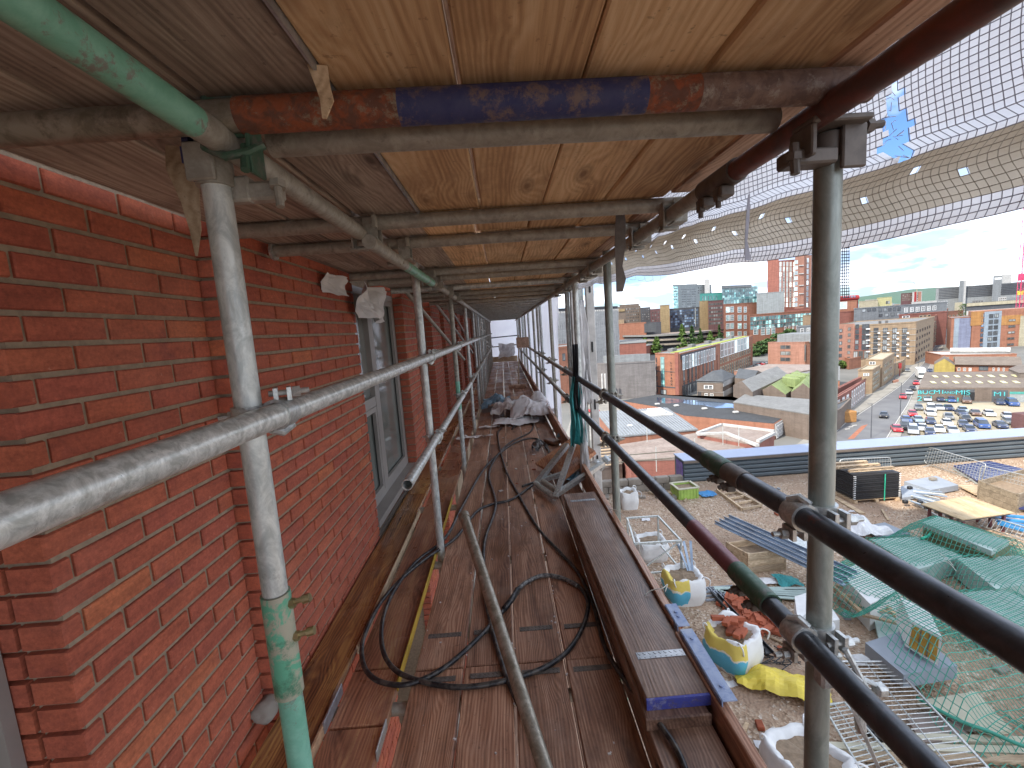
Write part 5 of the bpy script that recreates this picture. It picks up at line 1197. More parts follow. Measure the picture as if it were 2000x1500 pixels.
# tube frame
tf = thing('metal_stand', 'grey square tube frame standing on the terrace just beyond the toe board', 'frame', tuple(T(1290, 1120)))
zt_ = -2.95; Q = [G(u, v, zt_) for u, v in ((1240, 1062), (1330, 1056), (1285, 1008), (1225, 1012))]
for i in range(4):
    a, b = Q[i], Q[(i + 1) % 4]; MB().bar(a, b, .035, .035).build('rail', M['galv'], tf); MB().bar(V((a.x, a.y, -4)), a, .035, .035, up=V((0, 1, 0))).build('leg', M['galv'], tf)
    a2 = V((a.x, a.y, -3.6)); b2 = V((b.x, b.y, -3.6)); MB().bar(a2, b2, .03, .03).build('rail', M['galv'], tf)
MB().bar(V((Q[0].x, Q[0].y, -3.6)), Q[1], .025, .025).build('brace', M['galv'], tf)
# brick pile and black channel
bp = thing('brick_pile', 'heap of loose red bricks beside the black channel', 'brick pile', tuple(T(1450, 1210)))
c0, c1 = T(1425, 1172), T(1500, 1245)
for k in range(95):
    q = rnd.random(); off = rnd.uniform(-.28, .28); c = c0.lerp(c1, q) + V((off, off * .2, .04 + .12 * rnd.random() * (1 - abs(off) / .3)))
    MB().cbox(c, (.215, .1025, .065), .004, Matrix.Rotation(.9 + rnd.uniform(-.5, .5), 3, 'Z') @ Matrix.Rotation(rnd.uniform(-.3, .3), 3, 'X')).build('brick', M['redbrickloose'], bp)
for k in range(12):
    c = c0.lerp(c1, k / 12) + V((.26, .1, .16)); MB().cbox(c, (.215, .1025, .065), .004, Matrix.Rotation(.9, 3, 'Z')).build('brick', M['redbrickloose'], bp)
a, b = T(1395, 1168) + V((0, 0, .08)), T(1503, 1290) + V((0, 0, .12))
tag(MB().bar(a, b, .11, .012).bar(a + V((.05, -.04, .03)), b + V((.05, -.04, .03)), .012, .06).bar(a - V((.05, -.04, -.03)), b - V((.05, -.04, -.03)), .012, .06).build('black_channel', M['black']), 'long black plastic channel lying over the gravel beside the bricks', 'channel')
gr_ = thing('plastic_grate', 'grey plastic grate lying beyond the brick heap', 'grate', tuple(T(1400, 1160)))
for k in range(6): a = T(1378 + 7 * k, 1152 + 1 * k) + V((0, 0, .05)); MB().bar(a, a + V((.05, -.35, 0)), .02, .04).build('bar', M['slab'], gr_)
for k in range(4): a = T(1378, 1153 + 8 * k) + V((0, 0, .05)); MB().bar(a, a + V((.55, -.0, 0)), .02, .04).build('bar', M['slab'], gr_)
crumple('teal_cloth', tuple(T(1538, 1142) + V((0, 0, .05))), (.42, .38, .08), M['teal'], 'dark teal cloth lying near the plank box', 'cloth', 51, 12, 10, .08, freq=5)
crumple('white_sheet', tuple(T(1500, 1138) + V((0, 0, .02))), (.45, .22, .02), M['tarp'], 'scrap of white sheet beside the teal cloth', 'sheet', 53, 10, 8, .04, freq=6)
for k in range(5): tag(MB().bar(G(1395 + 6 * k, 1149 + 2 * k, -3.93), G(1575, 1150 + 5 * k, -3.93), .10, .02).build('green_batten', M['slabgreen']), 'grey green batten lying behind the brick heap', 'batten', 'green battens behind the brick heap')
crumple('yellow_tarpaulin', tuple(T(1522, 1345) + V((0, 0, .03))), (1.15, .55, .12), M['yellowsheet'], 'yellow tarpaulin crumpled on the gravel', 'tarpaulin', 55, 20, 14, .10, Matrix.Rotation(-.55, 3, 'Z'), freq=4)
for k in range(28): a = T(1480 + rnd.uniform(0, 75), 1285 + rnd.uniform(0, 26)) + V((0, 0, .03 + .1 * rnd.random())); d = V((rnd.uniform(-.3, .3), rnd.uniform(-.2, .2), rnd.uniform(-.04, .1))); tag(MB().tube(a, a + d, .008, 5).build('plastic_strip', M['black']), 'thin black strip in the tangle beside the yellow tarpaulin', 'strip', 'tangle of black strips on the gravel')
# insulation packs below the green net
def pack(name, pts, ztop, label, mat, th, cat='pack', reg=True): return quadslab(name, pts, ztop, th, mat, label, cat, reg)
pack('insulation_pack', [(1801, 1020), (1834, 1009), (1971, 1056), (1937, 1076)], -3.38, 'long pale green insulation pack under the green net', M['slabgreen'], .10)
pack('board_pack', [(1803, 1030), (1836, 1019), (1973, 1066), (1939, 1088)], -3.48, 'olive edged boards beneath the long insulation pack', M['olive'], .50)
pack('insulation_pack', [(1700, 1053), (1790, 1048), (1880, 1086), (1792, 1112)], -3.62, 'flat grey green insulation pack under the net in front of the long pack', M['slabgreen'], .36)
pack('insulation_pack', [(1868, 1090), (1990, 1085), (2080, 1130), (1945, 1150)], -3.55, 'grey green pack under the net at the right edge', M['slabgreen'], .4)
pack('insulation_pack', [(1850, 1160), (1960, 1150), (2080, 1210), (1930, 1235)], -3.6, 'pale green boards under the net below the right edge pack', M['slabgreen'], .38)
pack('insulation_pack', [(1640, 1120), (1690, 1090), (1760, 1150), (1700, 1180)], -3.5, 'white wrapped pack behind the near upright under the net', M['bagwhite'], .5)
pack('insulation_roll', [(1552, 1165), (1600, 1150), (1640, 1210), (1560, 1225)], -3.55, 'white wrapped roll left of the near upright', M['bagwhite'], .45)
ip, P = pack('paving_pack', [(1690, 1255), (1780, 1225), (1870, 1300), (1765, 1318)], -3.52, 'stack of grey slabs with cream lower boards under the net', M['slab'], .20)
pack('cream_boards', [(1693, 1268), (1783, 1238), (1873, 1313), (1768, 1330)], -3.72, 'cream boards under the stack of grey slabs', M['cream'], .08)
an = thing('insulation_block', 'white wrapped block with its amber insulation end showing', 'insulation', tuple(T(1800, 1270)))
fc = [G(u, v, z) for u, v, z in ((1768, 1262, -3.45), (1832, 1300, -3.45), (1840, 1245, -3.12), (1778, 1212, -3.12))]
bk_ = V((.35, .55, 0)); mbx = MB(); mbx.v = [p.copy() for p in fc] + [p + bk_ for p in fc]
for f in ((4, 7, 6, 5), (0, 1, 5, 4), (1, 2, 6, 5), (2, 3, 7, 6), (3, 0, 4, 7), (0, 3, 2, 1)): mbx.face(list(f))
mbx.build('wrapper', M['bagwhite'], an)
cc_ = sum(fc, V()) / 4; nrm = -bk_.normalized() * .012
f2 = [cc_ + (p - cc_) * .82 + nrm for p in fc]; MB().slab([f2[0], f2[1], f2[2], f2[3]], .008).build('insulation_end', M['insul'], an)
for q in (.33, .66): a = f2[0].lerp(f2[1], q) + nrm; b = f2[3].lerp(f2[2], q) + nrm; MB().bar(a, b, .012, .008).build('string', M['darkiron'], an)
hts.append((cc_.x + .2, cc_.y + .3, .42, .35, .5, -3.1))
pack('cream_board', [(1792, 1368), (1905, 1350), (1976, 1424), (1940, 1432)], -3.78, 'pale cream board lying under the net near the bottom right', M['cream'], .05)
pack('dark_board', [(1705, 1200), (1790, 1190), (1830, 1225), (1720, 1262)], -3.86, 'dark green sheet under the net behind the amber block', M['slabgreen'], .06)
for (v, u0, u1, mat_, lb) in ((1458, 1608, 2040, 'cream', 'long cream timber lying across the bottom right'), (1476, 1640, 2060, 'palewoodx', 'pale timber batten below the cream timber'), (1440, 1770, 2060, 'cream', 'cream batten beneath the net edge')):
    tag(MB().bar(G(u0, v, -3.9), G(u1, v + 10, -3.9), .09, .05).build('batten', M[mat_]), lb, 'batten')
pf, P = quadslab('stone_sheet', [(1770, 1400), (1830, 1385), (1900, 1440), (1800, 1450)], -3.88, .03, M['froofpink'], 'stained pale sheet under the wire panel', 'sheet')
for k in range(9): 
    c = T(1700 + 9 * (k % 5), 1400 + 12 * (k // 2)); tag(MB().cbox(c + V((0, 0, .06)), (.22, .10, .10), .01, Matrix.Rotation(.5 * k, 3, 'Z')).build('plastic_part', M['slab'] if k % 2 else M['black']), 'grey or black plastic part under the wire panel', 'part', 'plastic parts under the wire panel')
# wire panels
def wirepanel(c4, z, n, label, mat, m=1, zz=None):
    A, B, C_, D = (G(*p, z) for p in c4); t = thing('wire_panel', label, 'wire panel', tuple(A))
    MB().path([A, A.lerp(B, .5), B, B.lerp(C_, .5), C_, C_.lerp(D, .5), D, D.lerp(A, .5), A], .016, 8, caps=False).build('frame', mat, t, smooth=True)
    for k in range(1, n): MB().tube(A.lerp(D, k / n), B.lerp(C_, k / n), .006, 5).build('wire', mat, t)
    for k in range(1, m + 1): MB().tube(A.lerp(B, k / (m + 1)), D.lerp(C_, k / (m + 1)), .008, 5).build('wire', mat, t)
wirepanel([(1640, 1292), (1738, 1292), (1930, 1500), (1800, 1520)], -3.6, 24, 'cream white wire barrier lying flat over the debris at the bottom right', M['galvbright'])
wirepanel([(1608, 1378), (1650, 1372), (1760, 1500), (1690, 1520)], -3.8, 16, 'grey wire barrier partly behind the near upright', M['galv'])
rc = random.Random(5)
clut = [('timber_offcut', 'palewoodx', 'pale timber offcut'), ('block_piece', 'conc', 'piece of broken concrete block'), ('slab_piece', 'slab', 'grey slab fragment'), ('plastic_scrap', 'tarp', 'scrap of white plastic'), ('brick_bat', 'redbrickloose', 'broken red brick')]
for k in range(70):
    u, v = rc.uniform(1240, 1990), rc.uniform(925, 1490)
    p = T(u, v)
    if p.x < 1.6 or p.y > 13.8: continue
    nm, mt, lb = clut[rc.randrange(5)]; sx = rc.uniform(.05, .16); R_ = Matrix.Rotation(rc.uniform(0, 3.1), 3, 'Z') @ Matrix.Rotation(rc.uniform(-.15, .15), 3, 'X')
    if nm == 'timber_offcut': o = MB().cbox(p + V((0, 0, .03)), (rc.uniform(.2, .7), .05, .03), .004, R_).build(nm, M[mt])
    elif nm == 'plastic_scrap':
        crumple(nm, tuple(p + V((0, 0, .01))), (sx * 2, sx * 1.5, .01), M[mt], lb + ' lying on the gravel', 'litter', k, 6, 6, .03, freq=12, group='scraps of plastic on the gravel'); continue
    else: o = MB().cbox(p + V((0, 0, .03)), (sx * 1.5, sx, .06), .01, R_).build(nm, M[mt])
    tag(o, lb + ' lying on the gravel', 'litter', 'scattered %ss on the gravel' % lb.split(' of ')[0])
# green netting draped over the packs
def hgt(x, y):
    best = -3.93
    for (cx_, cy_, hx, hy, an_, zt2) in hts:
        dx_, dy_ = x - cx_, y - cy_; lx = dx_ * cos(an_) + dy_ * sin(an_); ly = -dx_ * sin(an_) + dy_ * cos(an_)
        d = max(abs(lx) - hx, abs(ly) - hy, 0); best = max(best, min(zt2, zt2) - max(0, d - .04) * 1.3)
    return best + .03 + .035 * noise.noise(V((x * 2.2, y * 2.2, 0)))
poly = [G(u, v, -3.7) for u, v in ((1655, 1062), (1700, 1046), (1806, 1003), (1842, 1000), (1980, 1050), (2200, 1090), (2350, 1500), (1960, 1490), (1880, 1440), (1790, 1362), (1740, 1320), (1700, 1262), (1640, 1210), (1600, 1130))]
def inside(x, y):
    c = False; n = len(poly)
    for i in range(n):
        a, b = poly[i], poly[(i + 1) % n]
        if (a.y > y) != (b.y > y) and x < (b.x - a.x) * (y - a.y) / (b.y - a.y) + a.x: c = not c
    return c
gnet = MB(); xs = [p.x for p in poly]; ys_ = [p.y for p in poly]; CE = .072; an_ = .35
def gp(i, j):
    bx = min(xs) - 3 + i * CE; by = min(ys_) - 3 + j * CE; cxm, cym = sum(xs) / len(xs), sum(ys_) / len(ys_)
    x = cxm + (bx - cxm) * cos(an_) - (by - cym) * sin(an_); y = cym + (bx - cxm) * sin(an_) + (by - cym) * cos(an_)
    x += .10 * noise.noise(V((x * .9, y * .9, 5))); y += .10 * noise.noise(V((x * .9, y * .9, 8))); return x, y
NX = int((max(xs) - min(xs) + 6) / CE); NY = int((max(ys_) - min(ys_) + 6) / CE); cache = {}
for i in range(NX):
    for j in range(NY):
        x, y = gp(i, j)
        if inside(x, y): cache[(i, j)] = V((x, y, hgt(x, y)))
def st3(mb, a, b, w_):
    d = (b - a); n = d.cross(V((0, 0, 1)))
    if n.length < 1e-6: n = V((1, 0, 0))
    n = n.normalized() * w_; k = len(mb.v); mb.v += [a + n, a - n, a + V((0, 0, w_ * 1.6)), b + n, b - n, b + V((0, 0, w_ * 1.6))]
    mb.face([k, k + 3, k + 4, k + 1]); mb.face([k + 1, k + 4, k + 5, k + 2]); mb.face([k + 2, k + 5, k + 3, k])
for (i, j), p in cache.items():
    if (i + 1, j) in cache: st3(gnet, p, cache[(i + 1, j)], .0052)
    if (i, j + 1) in cache: st3(gnet, p, cache[(i, j + 1)], .0052)
gn = thing('green_netting', 'green mesh netting draped over the insulation packs on the terrace', 'netting', tuple(T(1850, 1200)))
o = gnet.build('net_strands', M['greennet'], gn); o['kind'] = 'stuff'
edge = [G(u, v, -3.72) for u, v in ((1790, 1362), (1830, 1385), (1880, 1410), (1930, 1428), (1980, 1450), (2060, 1480))]
MB().path(spline(edge, 6), .022, 6).build('net_edge_rope', M['greennet'], gn, smooth=True)
edge = [G(u, v, -3.55) for u, v in ((1829, 1010), (1822, 1030), (1815, 1045), (1800, 1052))]
MB().path(spline(edge, 6), .03, 6).build('net_edge_rope', M['greenstrap'], gn, smooth=True)
for i in range(7): tie([G(1835 + 8 * i, 1080 + 14 * i, -3.45 - .02 * i), G(1850 + 8 * i, 1092 + 12 * i, -3.46), G(1862 + 6 * i, 1105 + 11 * i, -3.5)], 'white cord lying on the green net, number %s from the far side' % ('one two three four five six seven'.split()[i]), .006) if i < 2 else None
# ================================================================== THE CITY (street level z = -20)
GZ = -29.0
SS = (1.53 - GZ) / 21.53
def zs(z): return 1.53 - (1.53 - z) * SS
def P2(u, v): p = G(u, v, GZ); return V((p.x, p.y, 0))
def ZV(xy, v):
    """height at which a vertical line through xy crosses image row v"""
    lo, hi = -60.0, 160.0
    for _ in range(40):
        m = (lo + hi) / 2
        if proj(V((xy[0], xy[1], m)))[1] > v: lo = m
        else: hi = m
    return (lo + hi) / 2
o = MB().prism([(-3000, -600), (9000, -600), (9000, 9000), (-3000, 9000)], GZ - 1, GZ).build('city_ground', M['ground']); o['kind'] = 'structure'
def sheet(name, pts, mat, z=GZ + .02, label=None, kind='structure', th=.015):
    P = [V((p[0], p[1], z)) for p in pts]
    if ((P[1] - P[0]).cross(P[2] - P[0])).z < 0: P = P[::-1]
    o = MB().slab(P, th).build(name, mat, origin=P[0]); o['kind'] = kind; return o
WM = {}
def winmesh(kind, frame, pane, nx=1, nz=1, ft=.10):
    mb = MB(); mb.m = 0
    mb.box((.5, -.02, ft / 2), (1, .10, ft)); mb.box((.5, -.02, 1 - ft / 2), (1, .10, ft)); mb.box((ft / 2, -.02, .5), (ft, .099, 1 - 2 * ft)); mb.box((1 - ft / 2, -.02, .5), (ft, .099, 1 - 2 * ft))
    for i in range(1, nx): mb.box((i / nx, -.02, .5), (ft * .7, .09, 1 - 2 * ft))
    for i in range(1, nz): mb.box((.5, -.021, i / nz), (1 - 2 * ft, .088, ft * .7))
    mb.m = 1; mb.box((.5, .0, .5), (1 - ft, .05, 1 - ft))
    o = mb.build('window', [frame, pane]); WM[kind] = o.data; bpy.data.objects.remove(o)
winmesh('dark', M['fdark'], M['glass'], 2); winmesh('white', M['white'], M['glass'], 2, 2); winmesh('whitetall', M['white'], M['glass'], 1, 3, .08)
winmesh('teal', M['white'], M['tealglass'], 3, 3, .06); winmesh('navy', M['fdark'], M['navyglass'], 2, 1, .06); winmesh('pale', M['white'], M['paleglass'], 1, 2, .05)
winmesh('brown', M['fbrown'], M['glass'], 2, 1, .08); winmesh('panelwhite', M['white'], M['white'], 1, 1); winmesh('stone', M['fcream'], M['glass'], 1, 2, .09)
winmesh('tealpane', M['fgrey2'], M['tealglass'], 1, 1, .04); winmesh('slot', M['fdark'], M['glass'], 1, 1, .05); winmesh('fin', M['fpale'], M['paleglass'], 1, 1, .12)
class Fr: pass
def blk(name, label, pts, ztop, wall, roof, cat='building', base=GZ, par=.5, group=None):
    """pts: ground corners seen left to right on the visible faces; the rest is completed as a parallelogram"""
    pts = [V((p[0], p[1], 0)) for p in pts]
    if len(pts) == 3: pts.append(pts[0] + pts[2] - pts[1])
    c = sum(pts, V()) / len(pts); t = thing(name, label, cat, (c.x, c.y, base), group)
    MB().prism(pts, base, ztop).build('wall', wall, t)
    ctr = c
    ins = [ctr + (p - ctr) * .985 for p in pts]
    MB().prism(ins, ztop - .05, ztop + .12).build('roof', roof, t)
    if par:
        for i in range(len(pts)):
            a, b = pts[i], pts[(i + 1) % len(pts)]; MB().bar(V((a.x, a.y, ztop + par / 2)), V((b.x, b.y, ztop + par / 2)), .35, par).build('parapet', wall, t)
    f = Fr(); f.t = t; f.pts = pts; f.zt = ztop; return f
def onface(f, e, u, v):
    a = f.pts[e]; b = f.pts[(e + 1) % len(f.pts)]; d = (b - a).normalized(); n = V((d.y, -d.x, 0)); r = ray(u, v)
    k = (a - V((CP.x, CP.y, 0))).dot(n) / V((r.x, r.y, 0)).dot(n); p = CP + r * k
    return (V((p.x, p.y, 0)) - a).dot(d), p.z
wcount = [0]
def wins(f, e, u0, v0, u1, v1, cols, rows, kind, fw=.6, fh=.6, name='window', proud=0, vtilt=None, thick=1.0, skip=0.0):
    a = f.pts[e]; b = f.pts[(e + 1) % len(f.pts)]; d = (b - a).normalized(); ang = atan2(d.y, d.x); n = V((d.y, -d.x, 0))
    s0, z0 = onface(f, e, u0, v0); s1, z1 = onface(f, e, u1, v1); sm, _ = onface(f, e, (u0 + u1) / 2, v0)
    z1 = min(z0 - .5, z1) if z1 < z0 else z0 - 1; cw = (s1 - s0) / cols; ch = (z0 - z1) / rows
    if n.dot(V((CP.x, CP.y, 0)) - a) < 0: n = -n
    flip = V((d.y, -d.x, 0)).dot(n) < 0
    for r_ in range(rows):
        for c in range(cols):
            if skip and rnd.random() < skip: continue
            x = s0 + cw * (c + .5 - fw / 2); z = z0 - ch * (r_ + .5 + fh / 2); p = a + d * x + n * proud
            if flip: p = a + d * (x + cw * fw) + n * proud
            meshobj(name, WM[kind], f.t, (p.x, p.y, z), (0, 0, ang + (pi if flip else 0)), (abs(cw) * fw, thick * 2.0, ch * fh)); wcount[0] += 1
def band(f, e, u0, v0, u1, v1, mat, name='band', proud=.12):
    a = f.pts[e]; b = f.pts[(e + 1) % len(f.pts)]; d = (b - a).normalized(); n = V((d.y, -d.x, 0))
    if n.dot(V((CP.x, CP.y, 0)) - a) < 0: n = -n
    s0, z0 = onface(f, e, u0, v0); s1, z1 = onface(f, e, u1, v1); p = a + d * ((s0 + s1) / 2) + n * proud / 2
    return MB().box(V((p.x, p.y, (z0 + z1) / 2)), (abs(s1 - s0), proud, abs(z0 - z1)), Matrix.Rotation(atan2(d.y, d.x), 3, 'Z')).build(name, mat, f.t)
def far(u, v, y): p = GY(u, v, y * SS); return V((p.x, p.y, 0)), p.z
def fblk(name, label, l, r, depth, wall, roof, **k):
    """single visible face: l and r = (u, vtop, y)"""
    a, za = far(*l); b, zb = far(*r); d = (b - a).normalized(); n = (a - V((CP.x, CP.y, 0))).normalized()
    return blk(name, label, [a, b, b + n * depth, a + n * depth], (za + zb) / 2, wall, roof, **k)
def fmid(f, u, v): return onface(f, 0, u, v)
# --- apartment block with the vertical lettering
A, B, C = P2(1282, 772), P2(1328, 777), P2(1470, 712)
zt = ZV(B, 692)
f = blk('apartment_building', 'long orange brick apartment block with vertical LIGHTBOX lettering and a sedum roof', [A, B, C], zt, M['fbrick'], M['froofgrey'], par=.3)
band(f, 0, 1290, 697, 1299, 755, M['tealglass'], 'stair_glazing'); wins(f, 0, 1291, 700, 1299, 752, 1, 5, 'tealpane', .9, .85, proud=.14); wins(f, 0, 1281, 697, 1285, 768, 1, 6, 'dark', .8, .8); wins(f, 0, 1290, 760, 1302, 771, 1, 1, 'dark', 1, 1)
for v in (725, 755): band(f, 0, 1282, v, 1320, v + 1.2, M['fdark'], 'floor_band', .15)
band(f, 0, 1319, 688, 1327.5, 776, M['fbrick2'], 'corner_tower', .5)
band(f, 1, 1329, 693, 1397, 684, M['fdark'], 'top_storey', .3)
wins(f, 1, 1330, 695, 1396, 703, 12, 1, 'pale', .7, .95, proud=.32); wins(f, 1, 1331, 712, 1396, 752, 9, 2, 'slot', .34, .96); wins(f, 1, 1332, 757, 1360, 765, 3, 1, 'dark', .9, 1.3)
for u in (1345, 1364, 1380, 1400): band(f, 1, u, 693, u + 2, 745, M['fpink'], 'pilaster', .4)
wins(f, 1, 1406, 671, 1462, 681, 9, 1, 'pale', .9, 1.0, proud=.1); wins(f, 1, 1405, 692, 1466, 710, 15, 2, 'stone', .55, .75); wins(f, 1, 1405, 713, 1466, 722, 15, 1, 'stone', .55, .8)
nrm = (C - B).normalized(); back = (A - B).normalized()
for (s0, s1, q0, q1) in ((.04, .40, .25, .55), (.40, .97, .15, .42)):
    q = [B + (C - B) * s0 + (A - B) * q0, B + (C - B) * s1 + (A - B) * q0, B + (C - B) * s1 + (A - B) * q1, B + (C - B) * s0 + (A - B) * q1]
    MB().prism(q, zt + .12, zt + .3).build('sedum_strip', M['sedum'], f.t)
for s_ in (.1, .3, .5, .66, .85): c = B + (C - B) * s_ + (A - B) * .75; MB().box((c.x, c.y, zt + .7), (5, 2, 1.2), Matrix.Rotation(atan2((C - B).y, (C - B).x), 3, 'Z')).build('plant_room', M['froofgrey'], f.t)
def lettering(txt, p, size, ang, mat, parent, name='lettering', vertical=False, step=1.0):
    out = []
    for i, ch in enumerate(txt):
        if ch == ' ': continue
        cu = bpy.data.curves.new('letter', 'FONT'); cu.body = ch if vertical else txt; cu.size = size; cu.extrude = .06; cu.align_x = 'CENTER'; cu.fill_mode = 'BOTH'
        to = bpy.data.objects.new('letter', cu); me = bpy.data.meshes.new_from_object(to); bpy.data.objects.remove(to); bpy.data.curves.remove(cu)
        me.materials.clear(); me.materials.append(mat)
        q = V(p) + (V((0, 0, -step * i)) if vertical else V((0, 0, 0)))
        o = meshobj('letter' if vertical else name, me, parent, q, (pi / 2, 0, ang)); out.append(o)
        if not vertical: break
    return out
dA = (B - A).normalized(); nA = V((dA.y, -dA.x, 0)); s_, z_ = onface(f, 0, 1311, 708); pA = A + dA * s_ + nA * .12
s2_, z2_ = onface(f, 0, 1313, 750); stp = (z_ - z2_) / 7
lettering('LIGHTBOX', (pA.x, pA.y, z_ - .5), stp * .95, atan2(dA.y, dA.x), M['froof'], f.t, vertical=True, step=stp)
# --- grey block with slit windows
A, B, C = P2(1152, 779), P2(1246, 776), P2(1281, 777)
f = blk('grey_building', 'dark grey building with slit windows left of the orange apartment block', [A, B, C], ZV(B, 708), M['fgrey'], M['fgrey2'], par=.6)
wins(f, 0, 1234, 722, 1243, 764, 1, 3, 'slot', 1, .98); wins(f, 1, 1273, 717, 1279, 777, 1, 3, 'dark', .9, .4); wins(f, 0, 1157, 718, 1192, 728, 4, 1, 'slot', .25, 1); wins(f, 0, 1216, 744, 1226, 770, 1, 2, 'slot', .3, .35)
q = [A + (B - A) * .25 + (C - B) * .2, A + (B - A) * .98 + (C - B) * .2, A + (B - A) * .98 + (C - B) * .8, A + (B - A) * .25 + (C - B) * .8]; MB().prism(q, f.zt, f.zt + 3.4).build('upper_storey', M['fgrey2'], f.t)
for (u, v) in ((1240, 704), (1258, 702)): p = GY(u, v, B.y + 3); MB().cbox((p.x, p.y, f.zt + .5), (1.2, 1.2, .9), .2).build('roof_cowl', M['white'], f.t)
for u in (1178, 1184): a = P2(u, 785); tag(MB().tube(V((a.x, a.y, GZ)), V((a.x, a.y, GZ + 11)), .35, 10).build('white_pillar', M['fwhite']), 'tall white pillar in front of the grey building, %s of the pair' % ('left' if u < 1180 else 'right'), 'pillar')
# --- big dark flat roof with the blue puddle and the white windowed front
Bc = P2(1512, 860); zr = ZV(Bc, 828)
rp_ = [G(u, v, zr) for u, v in ((1212, 782), (1240, 774), (1284, 774), (1500, 801), (1585, 803))]
Rr = G(1585, 781, zr); Rl = G(1512, 828, zr); Fl = G(1335, 812, zr); Ll = G(1290, 796, zr)
poly_ = [Fl, Rl, G(1592, 776, zr), G(1500, 803, zr) if False else G(1560, 806, zr)]
poly_ = [Ll, Fl, Rl, G(1590, 779, zr), G(1560, 806.5, zr) if False else G(1568, 793, zr), G(1500, 787, zr), G(1282, 771, zr), G(1212, 783, zr)]
t = thing('flat_roof_building', 'large flat dark roofed brick building with a blue water puddle and white gridded front', 'building', (poly_[2].x, poly_[2].y, GZ))
MB().prism([(p.x, p.y) for p in poly_], GZ, zr).build('wall', M['fbrick'], t); MB().prism([(p.x, p.y) for p in [c + (sum(poly_, V()) / 8 - c) * .01 for c in poly_]], zr - .05, zr + .10).build('roof', M['froof'], t)
f = Fr(); f.t = t; f.pts = [V((p.x, p.y, 0)) for p in poly_]; f.zt = zr
e_ = 2
band(f, e_, 1513, 829, 1588, 800, M['fwhite'], 'white_front', .2); wins(f, e_, 1514, 832, 1586, 806, 20, 3, 'whitetall', .8, .85, proud=.22)
pud = MB(); pp = [G(u, v, zr + .14) for u, v in ((1283, 776), (1400, 785), (1500, 797), (1512, 801), (1490, 805), (1440, 801), (1430, 796), (1400, 797), (1372, 791), (1350, 790), (1330, 786), (1300, 788), (1284, 785))]
m_, nt_, b_ = newmat('sky_tinted_water'); b_.inputs['Base Color'].default_value = (.40, .56, .80, 1); b_.inputs['Roughness'].default_value = .06; b_.inputs['IOR'].default_value = 1.8; b_.inputs['Metallic'].default_value = .9  # bright sky reflection put into the water's blue base colour
o = MB().slab(pp if ((pp[1] - pp[0]).cross(pp[5] - pp[0])).z > 0 else pp[::-1], .03).build('puddle', m_, t)
for (u, v) in ((1284, 791), (1321, 794), (1376, 800), (1437, 807), (1505, 809)): p = G(u, v, zr + .1); MB().cbox((p.x, p.y, zr + .4), (1.5, 1.0, .6), .2).build('roof_vent', M['fwhite'], t)
# --- standing seam metal roof building and pinkish flat roofs in front
def roofbox(name, label, px, z, wall, roof, base=GZ, cat='building', ridges=0, th=.25):
    z = zs(z); P = [G(u, v, z) for u, v in px]; c = sum(P, V()) / len(P); t = thing(name, label, cat, (c.x, c.y, base))
    P2_ = [(p.x, p.y) for p in P]
    if ((P[1] - P[0]).cross(P[2] - P[0])).z < 0: P2_ = P2_[::-1]
    MB().prism(P2_, base, z - th).build('wall', wall, t); q = [V((p[0], p[1], 0)) for p in P2_]; cc_ = sum(q, V()) / len(q)
    MB().prism([cc_ + (p - cc_) * 1.012 for p in q], z - th, z).build('roof', roof, t)
    f = Fr(); f.t = t; f.pts = q; f.zt = z; f.P = P; return f
f = roofbox('metal_roof_building', 'brick building with a grey standing seam metal roof and a white rooflight', [(1164, 804), (1302, 796), (1362, 838), (1204, 852)], -13.2, M['fbrick'], M['fgrey2'])
for i in range(1, 26):
    q = i / 26; a = f.P[0].lerp(f.P[1], q) + V((0, 0, .06)); b = f.P[3].lerp(f.P[2], q) + V((0, 0, .06)); MB().bar(a, b, .10, .12).build('roof_seam', M['slab'], f.t)
c = G(1282, 807, zs(-13.1)); MB().cbox((c.x, c.y, zs(-13.1)), (5.6, 5.6, .35), .05).build('rooflight_kerb', M['fwhite'], f.t); MB().cbox((c.x, c.y, zs(-13.1) + .5), (3.2, 3.2, .8), .2).build('rooflight', M['white'], f.t)
for (u, v) in ((1230, 831), (1255, 822), (1287, 828)): p = G(u, v, zs(-13.1)); MB().cbox((p.x, p.y, zs(-13.1)), (1.0, .5, .2), .04).build('roof_hatch', M['white'], f.t)
f = roofbox('flat_roof_extension', 'low building with a pale stained flat roof beyond the parapet', [(1212, 868), (1376, 843), (1472, 868), (1400, 893), (1232, 898)], -13.6, M['fbrick2'], M['froofpink'])
f2_ = roofbox('brick_building', 'red brick wing with stone copings beside the pale stained flat roof', [(1362, 846), (1410, 829), (1512, 842), (1478, 868)], -13.0, M['fbrick2'], M['froofpink'])
for (a, b) in (((1362, 846), (1410, 829)), ((1410, 829), (1512, 842)), ((1362, 848), (1418, 846)), ((1418, 846), (1480, 870)), ((1480, 862), (1512, 846))):
    MB().bar(G(*a, zs(-12.9)), G(*b, zs(-12.9)), .55, .4).build('coping', M['fwhite'], f2_.t)
for k, (u, v) in enumerate(((1264, 850), (1412, 856), (1443, 858), (1282, 900), (1357, 882))):
    a = G(u, v + 10, zs(-13.4)); tag(MB().tube(V((a.x, a.y, zs(-14))), V((a.x, a.y, zs(-11.4))), .06, 6).build('scaffold_pole', M['galv']), 'thin grey pole standing on the pale flat roofs, %s from the left' % ('first second third fourth fifth'.split()[[0, 3, 4, 1, 2][k]]), 'pole')
for v in (892, 905): tag(MB().tube(G(1186, v, -6), G(1318, v - 11, -6), .03, 8).build('yellow_handrail', M['fcream']), 'cream handrail tube in front of the red brick wing, %s' % ('upper' if v < 900 else 'lower'), 'handrail')
